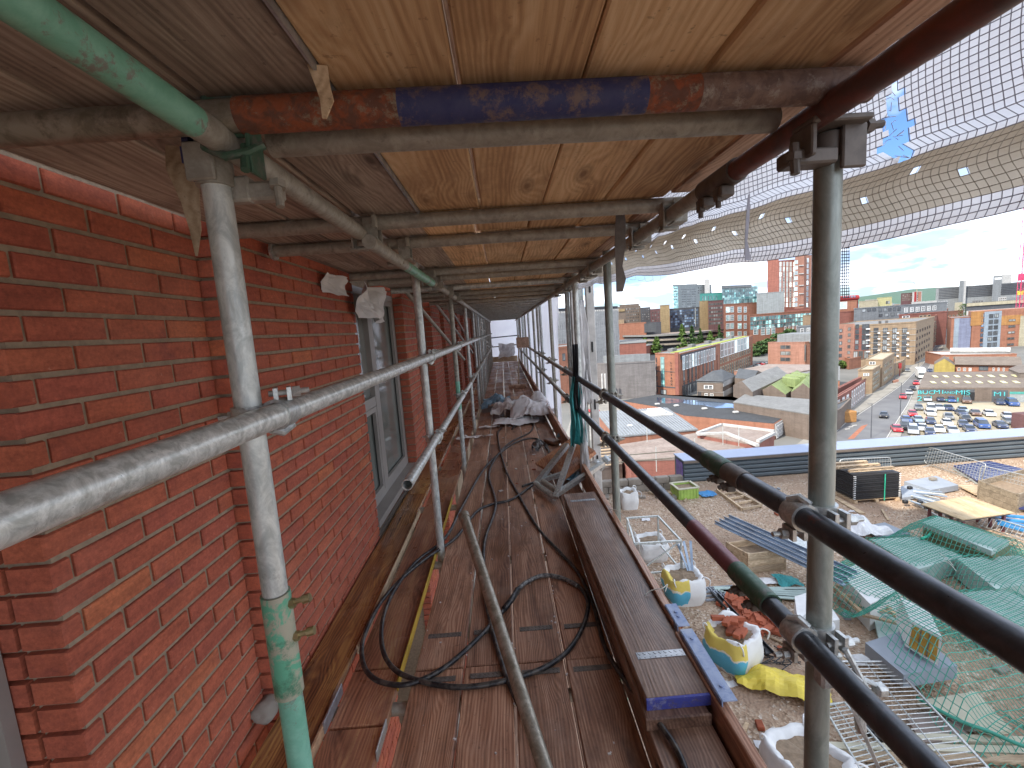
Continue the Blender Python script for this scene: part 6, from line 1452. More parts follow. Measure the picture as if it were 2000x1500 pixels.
# low timber deck and yard at the left
roofbox('timber_yard', 'stack of grey timber decks left of the metal roofed building', [(1165, 862), (1205, 856), (1215, 905), (1168, 915)], -15, M['froofbrown'], M['froofbrown'])
for i in range(9): tag(MB().bar(G(1164, 862 + 6 * i, zs(-14.8)), G(1208, 858 + 6 * i, zs(-14.8)), .3, .15).build('timber_beam', M['palewoodx']), 'pale beam on the timber decks left of the metal roof', 'beam', 'beams on the timber decks')
# --- small Victorian corner building
A, B, C = P2(1362, 786), P2(1412, 789), P2(1436, 775)
f = blk('corner_house', 'small brown brick corner building with a hipped slate roof and white bands', [A, B, C], ZV(B, 745), M['fbrown'], M['fslate'], par=0)
c = sum(f.pts, V()) / 4
rv = MB(); q = [c + (p - c) * 1.08 for p in f.pts]; r1_ = c + (f.pts[0] - c) * .22 + (f.pts[1] - c) * .1; r2_ = c + (f.pts[2] - c) * .3
rv.v = [V((p.x, p.y, f.zt)) for p in q] + [V((r1_.x, r1_.y, f.zt + 3.0)), V((r2_.x, r2_.y, f.zt + 3.0))]
for fc_ in ((0, 1, 4), (1, 2, 5, 4), (2, 3, 5), (3, 0, 4, 5), (3, 2, 1, 0)): rv.face(list(fc_))
rv.build('hipped_roof', M['fslate'], f.t)
for v in (747, 766): band(f, 0, 1362, v - 1, 1412, v + 1, M['fwhite'], 'string_course', .15); band(f, 1, 1412, v - 1, 1436, v - 3, M['fwhite'], 'string_course', .15)
wins(f, 0, 1375, 752, 1393, 760, 1, 1, 'white', 1, 1); wins(f, 0, 1374, 768, 1396, 777, 2, 1, 'white', .6, 1); wins(f, 0, 1363, 764, 1370, 778, 1, 1, 'brown', 1, 1)
p = P2(1376, 793); tag(MB().cbox((p.x, p.y, GZ + .9), (4, 2, 1.8), .2).build('green_skip', M['fteal']), 'green skip in front of the slate roofed corner building', 'skip')
# --- low roofs right of it
roofbox('low_shed', 'grey flat roofed low brick shed below the green roofs', [(1433, 785), (1455, 770), (1600, 781), (1580, 808)], -15.5, M['fbrown'], M['froofgrey'])
def gable(name, label, px, ze, rise, wall, roof, n=0, cat='building', axis=0):
    """px: eaves corners (front-left, front-right, back-right, back-left); ridge runs from the middle of side 0-3 to side 1-2 (axis 0) or front to back (axis 1)"""
    ze = zs(ze); P = [G(u, v, ze) for u, v in px]; c = sum(P, V()) / 4; t = thing(name, label, cat, (c.x, c.y, GZ)); mb = MB()
    if axis == 0: a = (P[0] + P[3]) / 2; b = (P[1] + P[2]) / 2
    else: a = (P[0] + P[1]) / 2; b = (P[3] + P[2]) / 2
    a = a + V((0, 0, rise)); b = b + V((0, 0, rise)); MB().prism([(p.x, p.y) for p in P] if ((P[1] - P[0]).cross(P[2] - P[0])).z > 0 else [(p.x, p.y) for p in P[::-1]], GZ, ze - .02).build('wall', wall, t)
    rf_ = MB()
    if axis == 0: rf_.slab([P[0], P[1], b, a], .15); rf_.slab([a, b, P[2], P[3]], .15); g = MB(); g.quad(P[0], a, P[3]); g.quad(P[1], P[2], b)
    else: rf_.slab([P[0], a, b, P[3]], .15); rf_.slab([a, P[1], P[2], b], .15); g = MB(); g.quad(P[0], P[1], a); g.quad(P[3], b, P[2])
    rf_.build('roof', roof, t); g.build('gable', wall, t)
    f = Fr(); f.t = t; f.pts = [V((p.x, p.y, 0)) for p in P]; f.zt = ze; f.P = P; f.a = a; f.b = b; return f
gable('green_roof_shed', 'long shed with a green sheet roof behind the near upright', [(1482, 765), (1535, 770), (1580, 738), (1535, 735)], -15.5, 2.5, M['fbrown'], M['greenroof'], axis=1)
gable('green_roof_shed', 'second green roofed shed at the right with a ribbed dormer', [(1545, 765), (1590, 765), (1600, 742), (1560, 742)], -15, 2.5, M['fbrown'], M['greenroof'], axis=1)
tag(MB().cbox(G(1553, 742, zs(-14)), (3, 6, 3.2), .3).cbox(G(1545, 746, zs(-14)), (2, 6, 3.0), .3).cbox(G(1562, 738, zs(-14)), (2, 6, 3.2), .3).build('ribbed_dormer', M['greenroof']), 'ribbed green canopy rising over the green sheds', 'canopy')
gable('workshop', 'low workshop with old grey roof sheets and rooflights', [(1432, 752), (1470, 765), (1540, 732), (1498, 722)], -14.5, 2.2, M['fbrown'], M['froofgrey'], axis=1)
gable('workshop', 'slate roofed workshop behind the corner building', [(1435, 738), (1470, 742), (1490, 728), (1450, 722)], -14.5, 2, M['fbrown'], M['fslate'])
roofbox('low_brick_building', 'low brick building with a pale flat roof before the pink block', [(1434, 724), (1500, 711), (1580, 712), (1582, 722), (1520, 733), (1478, 724)], -14.5, M['fpink'], M['froofpink'])
roofbox('low_brick_building', 'orange brick building with a flat grey roof right of the pale roofed one', [(1512, 726), (1585, 712), (1640, 715), (1640, 742), (1580, 738)], -14.8, M['fbrick'], M['froofgrey'])
# --- pink block
A, B = P2(1500, 712), P2(1572, 714); d = (B - A).normalized(); n = V((-d.y, d.x, 0))
f = blk('pink_brick_building', 'pink brick four storey block with three wide windows and a grey top storey', [A, B, B + (B - A) * .14 - n * 0 + n * 6, B + (B - A) * .14 + n * 26, A + n * 26], ZV(A, 670), M['fpink'], M['froofgrey'])
wins(f, 0, 1524, 672, 1544, 708, 1, 3, 'brown', 1, .62); wins(f, 0, 1571.5, 672, 1574, 706, 1, 1, 'brown', 1, 1)
q = [A + d * 4 + n * 2, B + d * 3 + n * 2, B + d * 3 + n * 20, A + d * 4 + n * 20]; MB().prism(q, f.zt, f.zt + 4.6).build('top_storey', M['fgrey2'], f.t)
# --- tan balcony apartments on the street
A, B, C = P2(1600, 722), P2(1786, 712), P2(1822, 686)
zt = ZV(B, 630)
f = blk('tan_apartment_building', 'tan and pink brick apartment block with white balconies along the street', [A, B, C], zt, M['ftan'], M['froofgrey'], par=.6)
band(f, 0, 1602, 636, 1666, 718, M['fpink'], 'pink_wing', .3); band(f, 0, 1666, 640, 1696, 700, M['fbrick2'], 'red_bay', .15)
wins(f, 0, 1634, 640, 1643, 712, 1, 6, 'dark', .9, .55, proud=.32); wins(f, 0, 1654, 637, 1660, 705, 1, 6, 'brown', .7, .55, proud=.32)
wins(f, 0, 1670, 633, 1676, 683, 1, 5, 'dark', .9, .85, proud=.2); wins(f, 0, 1683, 633, 1696, 683, 1, 5, 'dark', .95, .9, proud=.2); wins(f, 0, 1665, 686, 1696, 700, 3, 1, 'brown', .85, 1, proud=.2)
for k, u in enumerate((1707, 1725, 1743.5, 1763)):
    wins(f, 0, u - 1, 640, u + 7, 696, 1, 5, 'dark', .9, .88)
    for r_ in range(5): s0, z0 = onface(f, 0, u - .5, 649 + 11.2 * r_); p = f.pts[0] + (f.pts[1] - f.pts[0]).normalized() * (s0 + 1.2) + V((.5, -.8, 0)); MB().cbox((p.x, p.y, z0 - .5), (.85, .6, .6), .05, Matrix.Rotation(atan2((B - A).y, (B - A).x), 3, 'Z')).build('balcony', M['white'], f.t)
for r_ in range(5):
    s0, z0 = onface(f, 0, 1686, 641 + 11 * r_); p = f.pts[0] + (f.pts[1] - f.pts[0]).normalized() * (s0 + 1.0) + V((.5, -.9, 0)); MB().cbox((p.x, p.y, z0 - .5), (1.6, .6, .55), .05, Matrix.Rotation(atan2((B - A).y, (B - A).x), 3, 'Z')).build('balcony', M['white'], f.t)
for r_ in range(5):
    zz_ = onface(f, 0, 1725, 646 + 11.2 * r_)[1]; p0_ = A + (B - A).normalized() * onface(f, 0, 1666, 650)[0]; MB().bar(V((p0_.x, p0_.y, zz_)), V((B.x, B.y, zz_)), .3, .16).build('floor_line', M['fwhite'], f.t)
wins(f, 0, 1712, 627, 1738, 632, 2, 1, 'brown', .4, .9); wins(f, 1, 1789, 642, 1815, 690, 6, 5, 'brown', .4, .45)
# grey long block behind
f = fblk('grey_rooftop_building', 'long dark grey clad top storeys behind the tan apartments', (1668, 602, 215), (1850, 592, 235), 20, M['fgrey2'], M['froofgrey'])
wins(f, 0, 1682, 603, 1712, 608, 3, 1, 'slot', .7, .8); wins(f, 0, 1715, 602, 1760, 607, 5, 1, 'slot', .7, .8); wins(f, 0, 1714, 612, 1760, 617, 4, 1, 'slot', .6, .7); wins(f, 0, 1764, 601, 1830, 606, 6, 1, 'white', .6, .9); wins(f, 0, 1764, 611, 1800, 615, 3, 1, 'slot', .5, .7)
f = fblk('red_brick_building', 'red brick building beyond the tan apartments', (1756, 616, 200), (1850, 610, 205), 15, M['fbrick2'], M['froofgrey']); wins(f, 0, 1762, 617, 1776, 624, 1, 1, 'white', 1, .9); wins(f, 0, 1795, 615, 1818, 624, 3, 1, 'stone', .8, .8)
f = fblk('slate_roof_building', 'dark slate roofed brick building on the left of the far street', (1792, 632, 185), (1822, 630, 190), 20, M['fbrick2'], M['fslate'])
f = blk('red_brick_mill', 'red brick gabled buildings lining the far left side of the street', [P2(1822, 680), P2(1826, 676), P2(1850, 640)], ZV(P2(1822, 680), 618), M['fbrick'], M['fslate']); wins(f, 1, 1827, 632, 1845, 660, 6, 5, 'stone', .6, .6); wins(f, 0, 1822, 628, 1826, 668, 1, 6, 'stone', .8, .6)
f = fblk('red_brick_mill', 'small gabled red brick building at the far end of the street', (1842, 612, 330), (1882, 605, 340), 20, M['fbrick'], M['fslate']); wins(f, 0, 1844, 615, 1880, 626, 5, 2, 'stone', .5, .5)
# small yellow brick buildings on the near side of the street
A, B, C = P2(1675, 770), P2(1703, 769), P2(1718, 757)
f = blk('yellow_brick_office', 'small tan brick office with a pale roof and strip windows at the street corner', [A, B, C], ZV(B, 723), M['ftan'], M['fcream'], par=.4); wins(f, 1, 1705, 728, 1716, 754, 1, 4, 'stone', .95, .5); wins(f, 0, 1686, 729, 1697, 734, 1, 1, 'white', 1, 1)
A, B, C = P2(1690, 754), P2(1722, 756), P2(1745, 737)
f = blk('yellow_brick_office', 'taller tan brick office with a cream roof behind the small one', [A, B, C], ZV(B, 704), M['ftan'], M['fcream'], par=.4); wins(f, 1, 1726, 708, 1742, 736, 2, 3, 'stone', .9, .45); wins(f, 0, 1698, 706, 1710, 712, 1, 1, 'white', 1, 1)
A, B, C = P2(1742, 736), P2(1760, 728), P2(1768, 722); f = blk('low_brick_shop', 'low tan brick shop with a white roof beyond the offices', [A, B, C], ZV(B, 706), M['ftan'], M['fwhite'], par=.3)
A, B = P2(1658, 722), P2(1690, 716); f = blk('red_shed', 'low red brick shed left of the tan offices', [A, B, B + V((4, 10, 0)), A + V((4, 10, 0))], zs(-16.5), M['fbrick'], M['froofpink'])
# terrace of brick workshops at the left of the street
for k, (p0, p1, p2, vt, lb, wl, rfm) in enumerate((((1600, 842), (1660, 800), (1690, 775), 762, 'red brick workshop terrace with tall white windows along the street', 'fbrick2', 'froofbrown'), ((1600, 815), (1668, 775), (1694, 762), 742, 'red brick workshop with white framed upper windows beyond the terrace', 'fbrick2', 'froofgrey'), ((1600, 860), (1640, 838), (1662, 812), 800, 'dark slate roofed shed at the near end of the street', 'fbrown', 'fslate'))):
    A, B, C = P2(*p0), P2(*p1), P2(*p2); f = blk('street_workshop', lb, [A, B, C], ZV(B, vt), M[wl], M[rfm], par=.3)
    if k == 0: wins(f, 1, 1662, 768, 1688, 780, 7, 1, 'whitetall', .5, 1.2); wins(f, 0, 1602, 800, 1658, 800 + 10, 6, 1, 'white', .5, .9)
    if k == 1: wins(f, 1, 1670, 748, 1692, 765, 5, 2, 'whitetall', .5, .6)
p = P2(1645, 822); tag(MB().cbox((p.x, p.y, GZ + 1.5), (4, 5, 3), .2).build('orange_container', M['forange']), 'orange container by the near end of the street', 'container')
# --- right hand side: orange and lilac apartments, low orange building, yellow gable hall
A, B = P2(1855, 684), P2(2050, 672); d = (B - A).normalized(); n = V((-d.y, d.x, 0)) if d.x > 0 else V((d.y, -d.x, 0))
zt = ZV(A, 622)
n = (A.normalized() * .9 + n * .1).normalized(); f = blk('lilac_apartment_building', 'orange brick apartment block with lilac and pale blue panels at the right', [A, B, B + n * 25, A + n * 25], zt, M['fbrick'], M['froofgrey'], par=.4)
band(f, 0, 1864, 622, 1872, 680, M['fblue2'], 'grey_panel', .3); band(f, 0, 1873, 622, 1893, 680, M['fblue'], 'lilac_panel', .35)
t2_ = [A + d * onface(f, 0, 1897, 650)[0] - n * .8, B - n * .8, B + n * 20, A + d * onface(f, 0, 1897, 650)[0] + n * 20]; zt2 = onface(f, 0, 1910, 608)[1]
MB().prism(t2_, GZ, zt2).build('tall_wing', M['fbrick'], f.t)
f3 = Fr(); f3.t = f.t; f3.pts = t2_; f3.zt = zt2
band(f3, 0, 1897, 609, 1919, 635, M['forange'], 'orange_panel', .15); band(f3, 0, 1923, 609, 1951, 680, M['fblue2'], 'pale_blue_panel', .3); wins(f3, 0, 1930, 612, 1946, 678, 2, 6, 'dark', .8, .72, proud=.32); wins(f3, 0, 1916.5, 611, 1923, 678, 1, 7, 'navy', .9, .7, proud=.05)
band(f3, 0, 1953, 617, 1995, 633, M['forange'], 'orange_panel', .12); wins(f3, 0, 1969, 620, 1980, 678, 1, 5, 'brown', .9, .35, proud=.14); band(f3, 0, 1993, 617, 2000, 680, M['fcream'], 'cream_pilaster', .3); wins(f3, 0, 2000, 620, 2008, 678, 1, 8, 'navy', .9, .6)
A, B = P2(1838, 716), P2(1984, 716)
f = blk('low_orange_building', 'low orange brick building with a white curved canopy roof', [A, B, B + V((8, 16, 0)), A + V((8, 16, 0))], ZV(A, 694), M['fbrick'], M['fwhite'], par=.3); wins(f, 0, 1842, 697, 1975, 700, 8, 1, 'stone', .5, .9)
a = GY(1856, 684, f.pts[0].y + 4); b = GY(1974, 682, f.pts[1].y + 4); tag(MB().tube(V((a.x, a.y, f.zt + 1.5)), V((b.x, b.y, f.zt + 1.5)), 1.2, 14).build('white_canopy', M['fwhite']), 'long white rounded canopy on the low orange building', 'canopy')
# yellow gable hall
A, B = P2(1824, 729), P2(1864, 730); zt = ZV(A, 712); d = (B - A).normalized(); n = V((-d.y, d.x, 0))
n = V((.70, .71, 0)); t = thing('yellow_gable_hall', 'yellow gable fronted hall with a brown sheet roof beside the street', 'building', (A.x, A.y, GZ))
C_ = B + (B - A) * 2.9; D_ = A + n * 14; rg = 2.6
MB().prism([A, B, B + n * 12, A + n * 12], GZ, zt).build('front_hall', M['fyellow'], t)
m1_ = (A + B) / 2; g = MB(); za = V((0, 0, zt)); g.v = [A + za, B + za, m1_ + V((0, 0, zt + rg)), B + n * 12 + za, A + n * 12 + za, m1_ + n * 12 + V((0, 0, zt + rg))]; 
for q in ((0, 1, 2), (3, 4, 5)): g.face(list(q))
g.build('gable', M['fyellow'], t); MB().slab([A + za, m1_ + V((0, 0, zt + rg)), m1_ + n * 12 + V((0, 0, zt + rg)), A + n * 12 + za], .2).slab([m1_ + V((0, 0, zt + rg)), B + za, B + n * 12 + za, m1_ + n * 12 + V((0, 0, zt + rg))], .2).build('gable_roof', M['froofbrown'], t)
B2 = B + n * 3; C2 = B2 + (B - A) * 3.0
MB().prism([B2, C2, C2 + n * 12, B2 + n * 12], GZ, zt - .3).build('long_wing', M['fbrick'], t)
r0, r1 = B2 + n * 6, C2 + n * 6; MB().slab([B2 - n * 1.2 + za, C2 - n * 1.2 + za, r1 + V((0, 0, zt + rg)), r0 + V((0, 0, zt + rg))], .2).slab([r0 + V((0, 0, zt + rg)), r1 + V((0, 0, zt + rg)), C2 + n * 12 + za, B2 + n * 12 + za], .2).build('long_roof', M['froofbrown'], t)
f = Fr(); f.t = t; f.pts = [B2, C2]; wins(f, 0, 1868, 716, 1900, 727, 3, 1, 'white', .5, .6); wins(f, 0, 1912, 715, 1930, 724, 1, 1, 'dark', 1, 1); wins(f, 0, 1936, 716, 1965, 727, 3, 1, 'white', .4, .6)
A, B = P2(1975, 735), P2(2030, 738); roofbox('brown_gable_shed', 'brown sheet clad shed at the right end of the yellow hall', [(1970, 720), (1990, 712), (2060, 712), (2060, 725), (1990, 728)], -15, M['froofbrown'], M['froofbrown'])
# warehouse with rooflights and graffiti
A, B = P2(1793, 783), P2(1968, 785); d = (B - A).normalized(); n = V((-d.y, d.x, 0)); ze = ZV(A, 757)
wh = thing('warehouse', 'old warehouse with a grey sheet roof, yellow rooflights and cyan graffiti', 'warehouse', (A.x, A.y, GZ))
Bx = B + (B - A) * .35; dp = V((.74, .67, 0)) * 20
MB().prism([A, Bx, Bx + dp, A + dp], GZ, ze).build('wall', M['fbrown'], wh)
e1 = V((0, 0, ze)); e2 = V((0, 0, ze + 2.4)); MB().slab([A + e1, Bx + e1, Bx + dp + e2, A + dp + e2], .2).build('roof', M['froofbrown'], wh)
for r_ in range(2):
    for k in range(8):
        q0 = .13 + .115 * k; c = A + (Bx - A) * (q0 * .86) + dp * (.30 + .38 * r_); z = ze + 2.4 * (.30 + .38 * r_) + .12
        MB().box((c.x, c.y, z), (1.0, 2.4, .08), Matrix.Rotation(atan2(d.y, d.x), 3, 'Z') @ Matrix.Rotation(atan2(2.4, 19), 3, 'X')).build('rooflight', M['skylight'], wh)
f = Fr(); f.t = wh; f.pts = [A, Bx]; f.zt = ze
band(f, 0, 1793, 760, 1903, 766, M['fslate'], 'painted_strip', .08); band(f, 0, 1938, 762, 1967, 785, M['fslate'], 'painted_strip', .08); band(f, 0, 1880, 766, 1903, 782, M['black'], 'doorway', .06); band(f, 0, 1972, 765, 2030, 770, M['fteal'], 'painted_strip', .08); band(f, 0, 1972, 770, 2030, 786, M['fpale'], 'painted_strip', .07)
for (tx, u, v, sz) in (('BUC', 1808, 766, 1.7), ('M1', 1834, 765, 1.7), ('AND', 1854, 766.5, 1.0), ('MIS', 1880, 766, 1.9), ('281', 1807, 778, 2.2), ('M 1', 1857, 781, 2.4), ('M1', 1953, 769, 1.9)):
    s_, z_ = onface(f, 0, u, v); p = A + d * s_ - n * .12; 
    for o in lettering(tx, (p.x, p.y, z_ - sz * .35), sz * .95, atan2(d.y, d.x), M['cyanpaint'], wh, name='graffiti'): o.scale = (1.25, 1, 1)
# --- distant blocks behind
f = fblk('zigzag_car_park', 'large car park clad in white zigzag slats behind the hoist mast', (1040, 604, 150), (1206, 602, 172), 30, M['fdark'], M['froofgrey'])
for i in range(75):
    q = (i + .5) / 75; a = f.pts[0].lerp(f.pts[1], q); nn = V((.2, -1, 0)).normalized(); z0_, z1_ = GZ, f.zt - 1
    n_ = 5
    pts_ = []
    for k in range(n_ + 1): pts_.append(V((a.x, a.y, z0_ + (z1_ - z0_) * k / n_)) + nn * .3 + (f.pts[1] - f.pts[0]).normalized() * (.45 * ((k + i) % 2)))
    mb = MB()
    for k in range(n_): mb.bar(pts_[k], pts_[k + 1], .75, .12, up=V((0, 1, 0)))
    mb.build('slat', M['fwhite'], f.t)
f = fblk('cream_grid_building', 'cream gridded office block beyond the zigzag car park', (1135, 600, 230), (1196, 600, 240), 25, M['fcream'], M['froofgrey']); wins(f, 0, 1150, 602, 1184, 618, 8, 1, 'slot', .6, 1)
f = fblk('red_building', 'orange red low building below the zigzag car park', (1060, 672, 118), (1155, 684, 125), 20, M['fbrick'], M['froofgrey']); wins(f, 0, 1095, 690, 1150, 700, 5, 1, 'dark', .5, .9)
roofbox('grey_shed', 'low grey roofed shed left of the conifers', [(1200, 672), (1262, 668), (1262, 663), (1200, 664)], -10, M['fbrick2'], M['froofgrey'])
f = fblk('low_red_building', 'long low red brick building with a pale roof edge behind the parking deck', (1195, 633, 300), (1262, 632, 300), 30, M['fbrick'], M['fwhite']); band(f, 0, 1258, 632, 1281, 648, M['fslate'], 'dark_end', .5)
f = fblk('low_grey_annexe', 'grey annexe beside the long low red building', (1262, 632, 305), (1291, 629, 305), 25, M['fdark'], M['froofgrey'])
roofbox('low_shed_roof', 'wide low shed with a lilac grey roof left of the conifers', [(1190, 684), (1200, 667), (1262, 664), (1278, 672), (1240, 680)], -14, M['fbrick2'], M['froofgrey'])
f = fblk('brown_office_block', 'brown stone clad office block far left with a stepped roof', (1204, 600, 420), (1251, 598, 420), 40, M['fbrown'], M['froofbrown']); wins(f, 0, 1222, 601, 1249, 628, 8, 5, 'brown', .5, .6); band(f, 0, 1208, 604, 1220, 608, M['ftower'], 'yellow_band', 1)
fblk('roof_block', 'flat plant storey above the brown office block', (1210, 596, 425), (1248, 594, 425), 20, M['fbrown'], M['froofbrown'])
f = fblk('dark_office_block', 'dark grey office block right of the brown one', (1251, 601, 410), (1270, 601, 410), 30, M['fdark'], M['froof']); wins(f, 0, 1253, 603, 1269, 625, 4, 5, 'brown', .5, .5)
f = fblk('maroon_block', 'maroon brick block left of the first yellow tower', (1270, 603, 400), (1290, 605, 400), 30, M['fpurple'], M['froof']); wins(f, 0, 1272, 608, 1289, 628, 3, 4, 'brown', .5, .5)
fblk('yellow_tower', 'left yellow brick stair tower', (1289, 597, 330), (1307.5, 596, 330), 14, M['ftower'], M['ftower'])
fblk('yellow_tower', 'right yellow brick stair tower', (1366, 589, 335), (1383, 588, 335), 14, M['ftower'], M['ftower'])
f = fblk('glass_office', 'dark blue glazed office between the two yellow towers', (1308, 604, 338), (1367, 600, 338), 20, M['fdark'], M['froof']); wins(f, 0, 1309, 606, 1364, 638, 12, 7, 'navy', .92, .85); band(f, 0, 1357, 601, 1359, 638, M['fpale'], 'pale_fin', .6)
f = fblk('white_tower', 'pale grey tower block with green glass side in the distance', (1314, 560, 520), (1390, 553, 560), 40, M['fpale'], M['fwhite']); band(f, 0, 1314, 560, 1324, 604, M['tealglass'], 'green_glass', .8); wins(f, 0, 1330, 563, 1360, 600, 3, 8, 'slot', .75, .35); wins(f, 0, 1362, 560, 1389, 574, 6, 3, 'slot', .4, .4); wins(f, 0, 1314.5, 561, 1323, 603, 1, 8, 'tealpane', .9, .5, proud=.9)
fblk('roof_plant', 'white plant room on top of the pale tower', (1376, 546, 545), (1386, 545, 545), 8, M['fwhite'], M['fwhite']); fblk('roof_plant', 'wide white plant deck on top of the pale tower', (1340, 556, 542), (1362, 554, 545), 8, M['fwhite'], M['fwhite'])
f = fblk('teal_building', 'turquoise panelled building behind the right yellow tower', (1367, 575, 400), (1411, 571, 405), 20, M['fteal'], M['froofgrey']); wins(f, 0, 1370, 578, 1402, 586, 6, 1, 'tealpane', .4, .9)
f = fblk('long_glass_building', 'long blue green glass building with a grey roof slab', (1410, 563, 400), (1480, 558, 420), 20, M['tealglass'], M['fgrey2']); wins(f, 0, 1411, 566, 1479, 584, 16, 4, 'tealpane', .85, .8)
fblk('roof_slab', 'thin pale roof slab over the long glass building', (1409, 560, 398), (1468, 556, 412), 22, M['fgrey2'], M['fgrey2'], base=ZV(far(1409, 560, 398)[0], 563))
f = fblk('purple_block', 'purple brown gridded office block right of the right yellow tower', (1383, 588, 325), (1413, 587, 325), 20, M['fpurple'], M['froof']); wins(f, 0, 1384, 591, 1411, 634, 6, 6, 'brown', .8, .6)
# orange office with large windows
f = fblk('orange_office', 'orange red brick office with tall white framed windows and a glass top storey', (1413, 594, 270), (1502, 591, 285), 25, M['fbrick'], M['froofgrey'])
wins(f, 0, 1417, 597, 1434, 660, 2, 4, 'teal', .85, .7); wins(f, 0, 1440, 597, 1449, 660, 1, 4, 'teal', .85, .7); wins(f, 0, 1452, 597, 1459, 660, 1, 4, 'teal', .8, .7); wins(f, 0, 1477, 595, 1502, 608, 7, 1, 'slot', .4, 1)
f = fblk('glass_top_storey', 'glazed top storey set back on the orange office', (1415, 583, 274), (1500, 578, 290), 18, M['tealglass'], M['fgrey2'], base=-10); wins(f, 0, 1416, 585, 1499, 591, 16, 1, 'tealpane', .85, .9)
f = fblk('glass_strip_building', 'long teal glass fronted building on an orange brick base', (1464, 618, 245), (1600, 604, 262), 20, M['fbrick'], M['froofgrey'])
wins(f, 0, 1465, 619, 1590, 634, 22, 3, 'tealpane', .92, .9); wins(f, 0, 1471, 640, 1481, 653, 1, 1, 'teal', .9, 1); wins(f, 0, 1485, 640, 1515, 652, 3, 1, 'teal', .75, 1); wins(f, 0, 1530, 637, 1560, 647, 4, 1, 'white', .5, 1)
# red residential tower
f = fblk('red_tower', 'tall red brick residential tower with pale vertical glazing', (1499, 509, 300), (1521, 505, 292), 20, M['ftower'] if False else M['fbrick2'], M['froofgrey'])
f = fblk('red_tower_wing', 'glazed vertical striped wing of the red tower', (1521, 509, 292), (1556, 509, 292), 20, M['fbrick2'], M['froofgrey']); 
for k in range(5): wins(f, 0, 1522 + 6.6 * k, 511, 1526 + 6.6 * k, 600, 1, 9, 'pale', .8, .9)
f = fblk('red_tower_core', 'brick stair core of the red tower with white ledges', (1553, 497, 285), (1571, 498, 285), 20, M['fpink'], M['froofgrey']);
for v in (518, 534, 557, 573, 595): band(f, 0, 1560, v, 1569, v + 1.2, M['fwhite'], 'ledge', .8)
wins(f, 0, 1551, 507, 1558, 600, 1, 9, 'pale', .8, .7)
f = fblk('red_tower_east', 'right wing of the red tower behind the near upright', (1570, 500, 288), (1640, 497, 295), 20, M['fpink'], M['froofgrey']); wins(f, 0, 1573, 503, 1590, 600, 2, 9, 'pale', .4, .8)
fblk('grey_clad_hall', 'pale grey clad hall in front of the red tower', (1478, 573, 276), (1532, 571, 276), 10, M['fpale'], M['fwhite']); f = fblk('red_podium', 'red brick podium at the foot of the red tower', (1537, 604, 272), (1640, 599, 275), 8, M['fbrick2'], M['froofgrey'])
fblk('tan_lift_tower', 'small tan block at the right end of the glass fronted building', (1568, 617, 236), (1600, 615, 236), 10, M['ftan'], M['froofgrey']); f = fblk('grey_flats', 'grey rendered flats behind the pink block', (1556, 640, 205), (1620, 634, 208), 14, M['fgrey2'], M['froofgrey']); wins(f, 0, 1560, 641, 1585, 650, 2, 1, 'white', .5, .9)
# parking deck
pk = thing('parking_deck', 'curving grey concrete multi storey parking deck behind the conifers', 'car park', tuple(far(1300, 660, 270)[0]))
pts_ = spline([far(u, 640, y)[0] for u, y in ((1216, 300), (1270, 275), (1320, 268), (1370, 272), (1415, 290))], 6)
for k, v in enumerate((655, 664, 673)):
    z = ZV(pts_[8], v)
    for i in range(len(pts_) - 1): a, b = pts_[i], pts_[i + 1]; MB().bar(V((a.x, a.y, z)), V((b.x, b.y, z)), .6, 1.6).build('parapet', M['conc'] if k else M['froofgrey'], pk)
    mb = MB(); mb.prism([(p.x, p.y) for p in pts_] + [(pts_[-1].x + 4, pts_[-1].y + 40), (pts_[0].x + 4, pts_[0].y + 40)], z - .9, z - .5); mb.build('deck', M['froofpink'] if not k else M['conc'], pk)
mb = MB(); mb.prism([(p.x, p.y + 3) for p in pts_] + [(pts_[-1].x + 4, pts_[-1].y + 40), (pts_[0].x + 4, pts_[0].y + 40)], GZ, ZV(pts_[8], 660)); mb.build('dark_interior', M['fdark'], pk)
# right background
f = fblk('long_grey_block', 'long stepped grey concrete block on the hill at the far right', (1828, 566, 620), (2100, 540, 560), 40, M['fgrey2'], M['froofgrey'])
for k in range(6): band(f, 0, 1832, 570 + 4.2 * k, 2095, 571.8 + 4.2 * k - 22, M['fdark'], 'window_band', .3) if False else None
a_, b_ = f.pts[0], f.pts[1]
for k in range(7):
    z = f.zt - 1.6 - 3.1 * k; MB().bar(V((a_.x + 4, a_.y - 2.3, z)), V((b_.x, b_.y - 2.3, z)), 1.0, 1.3).build('window_band', M['fdark'], f.t)
f = fblk('white_plant_tower', 'white rooftop block at the left of the long grey block', (1875, 549, 600), (1888, 548, 600), 10, M['fwhite'], M['fwhite']); fblk('grey_plant_tower', 'grey rooftop block beside the white one', (1874, 549, 598), (1882, 548.6, 598), 6, M['fgrey2'], M['fgrey2'])
fblk('white_rooftop_hall', 'white hall on top of the long grey block', (1957, 537, 590), (1976, 536, 590), 10, M['fwhite'], M['fwhite']); f = fblk('red_white_rooftop', 'grey and maroon framed rooftop block beside the white hall', (1940, 540, 588), (1957, 538, 588), 10, M['fgrey2'], M['fgrey2']); wins(f, 0, 1943, 541, 1956, 547, 1, 1, 'panelwhite', 1, .6)
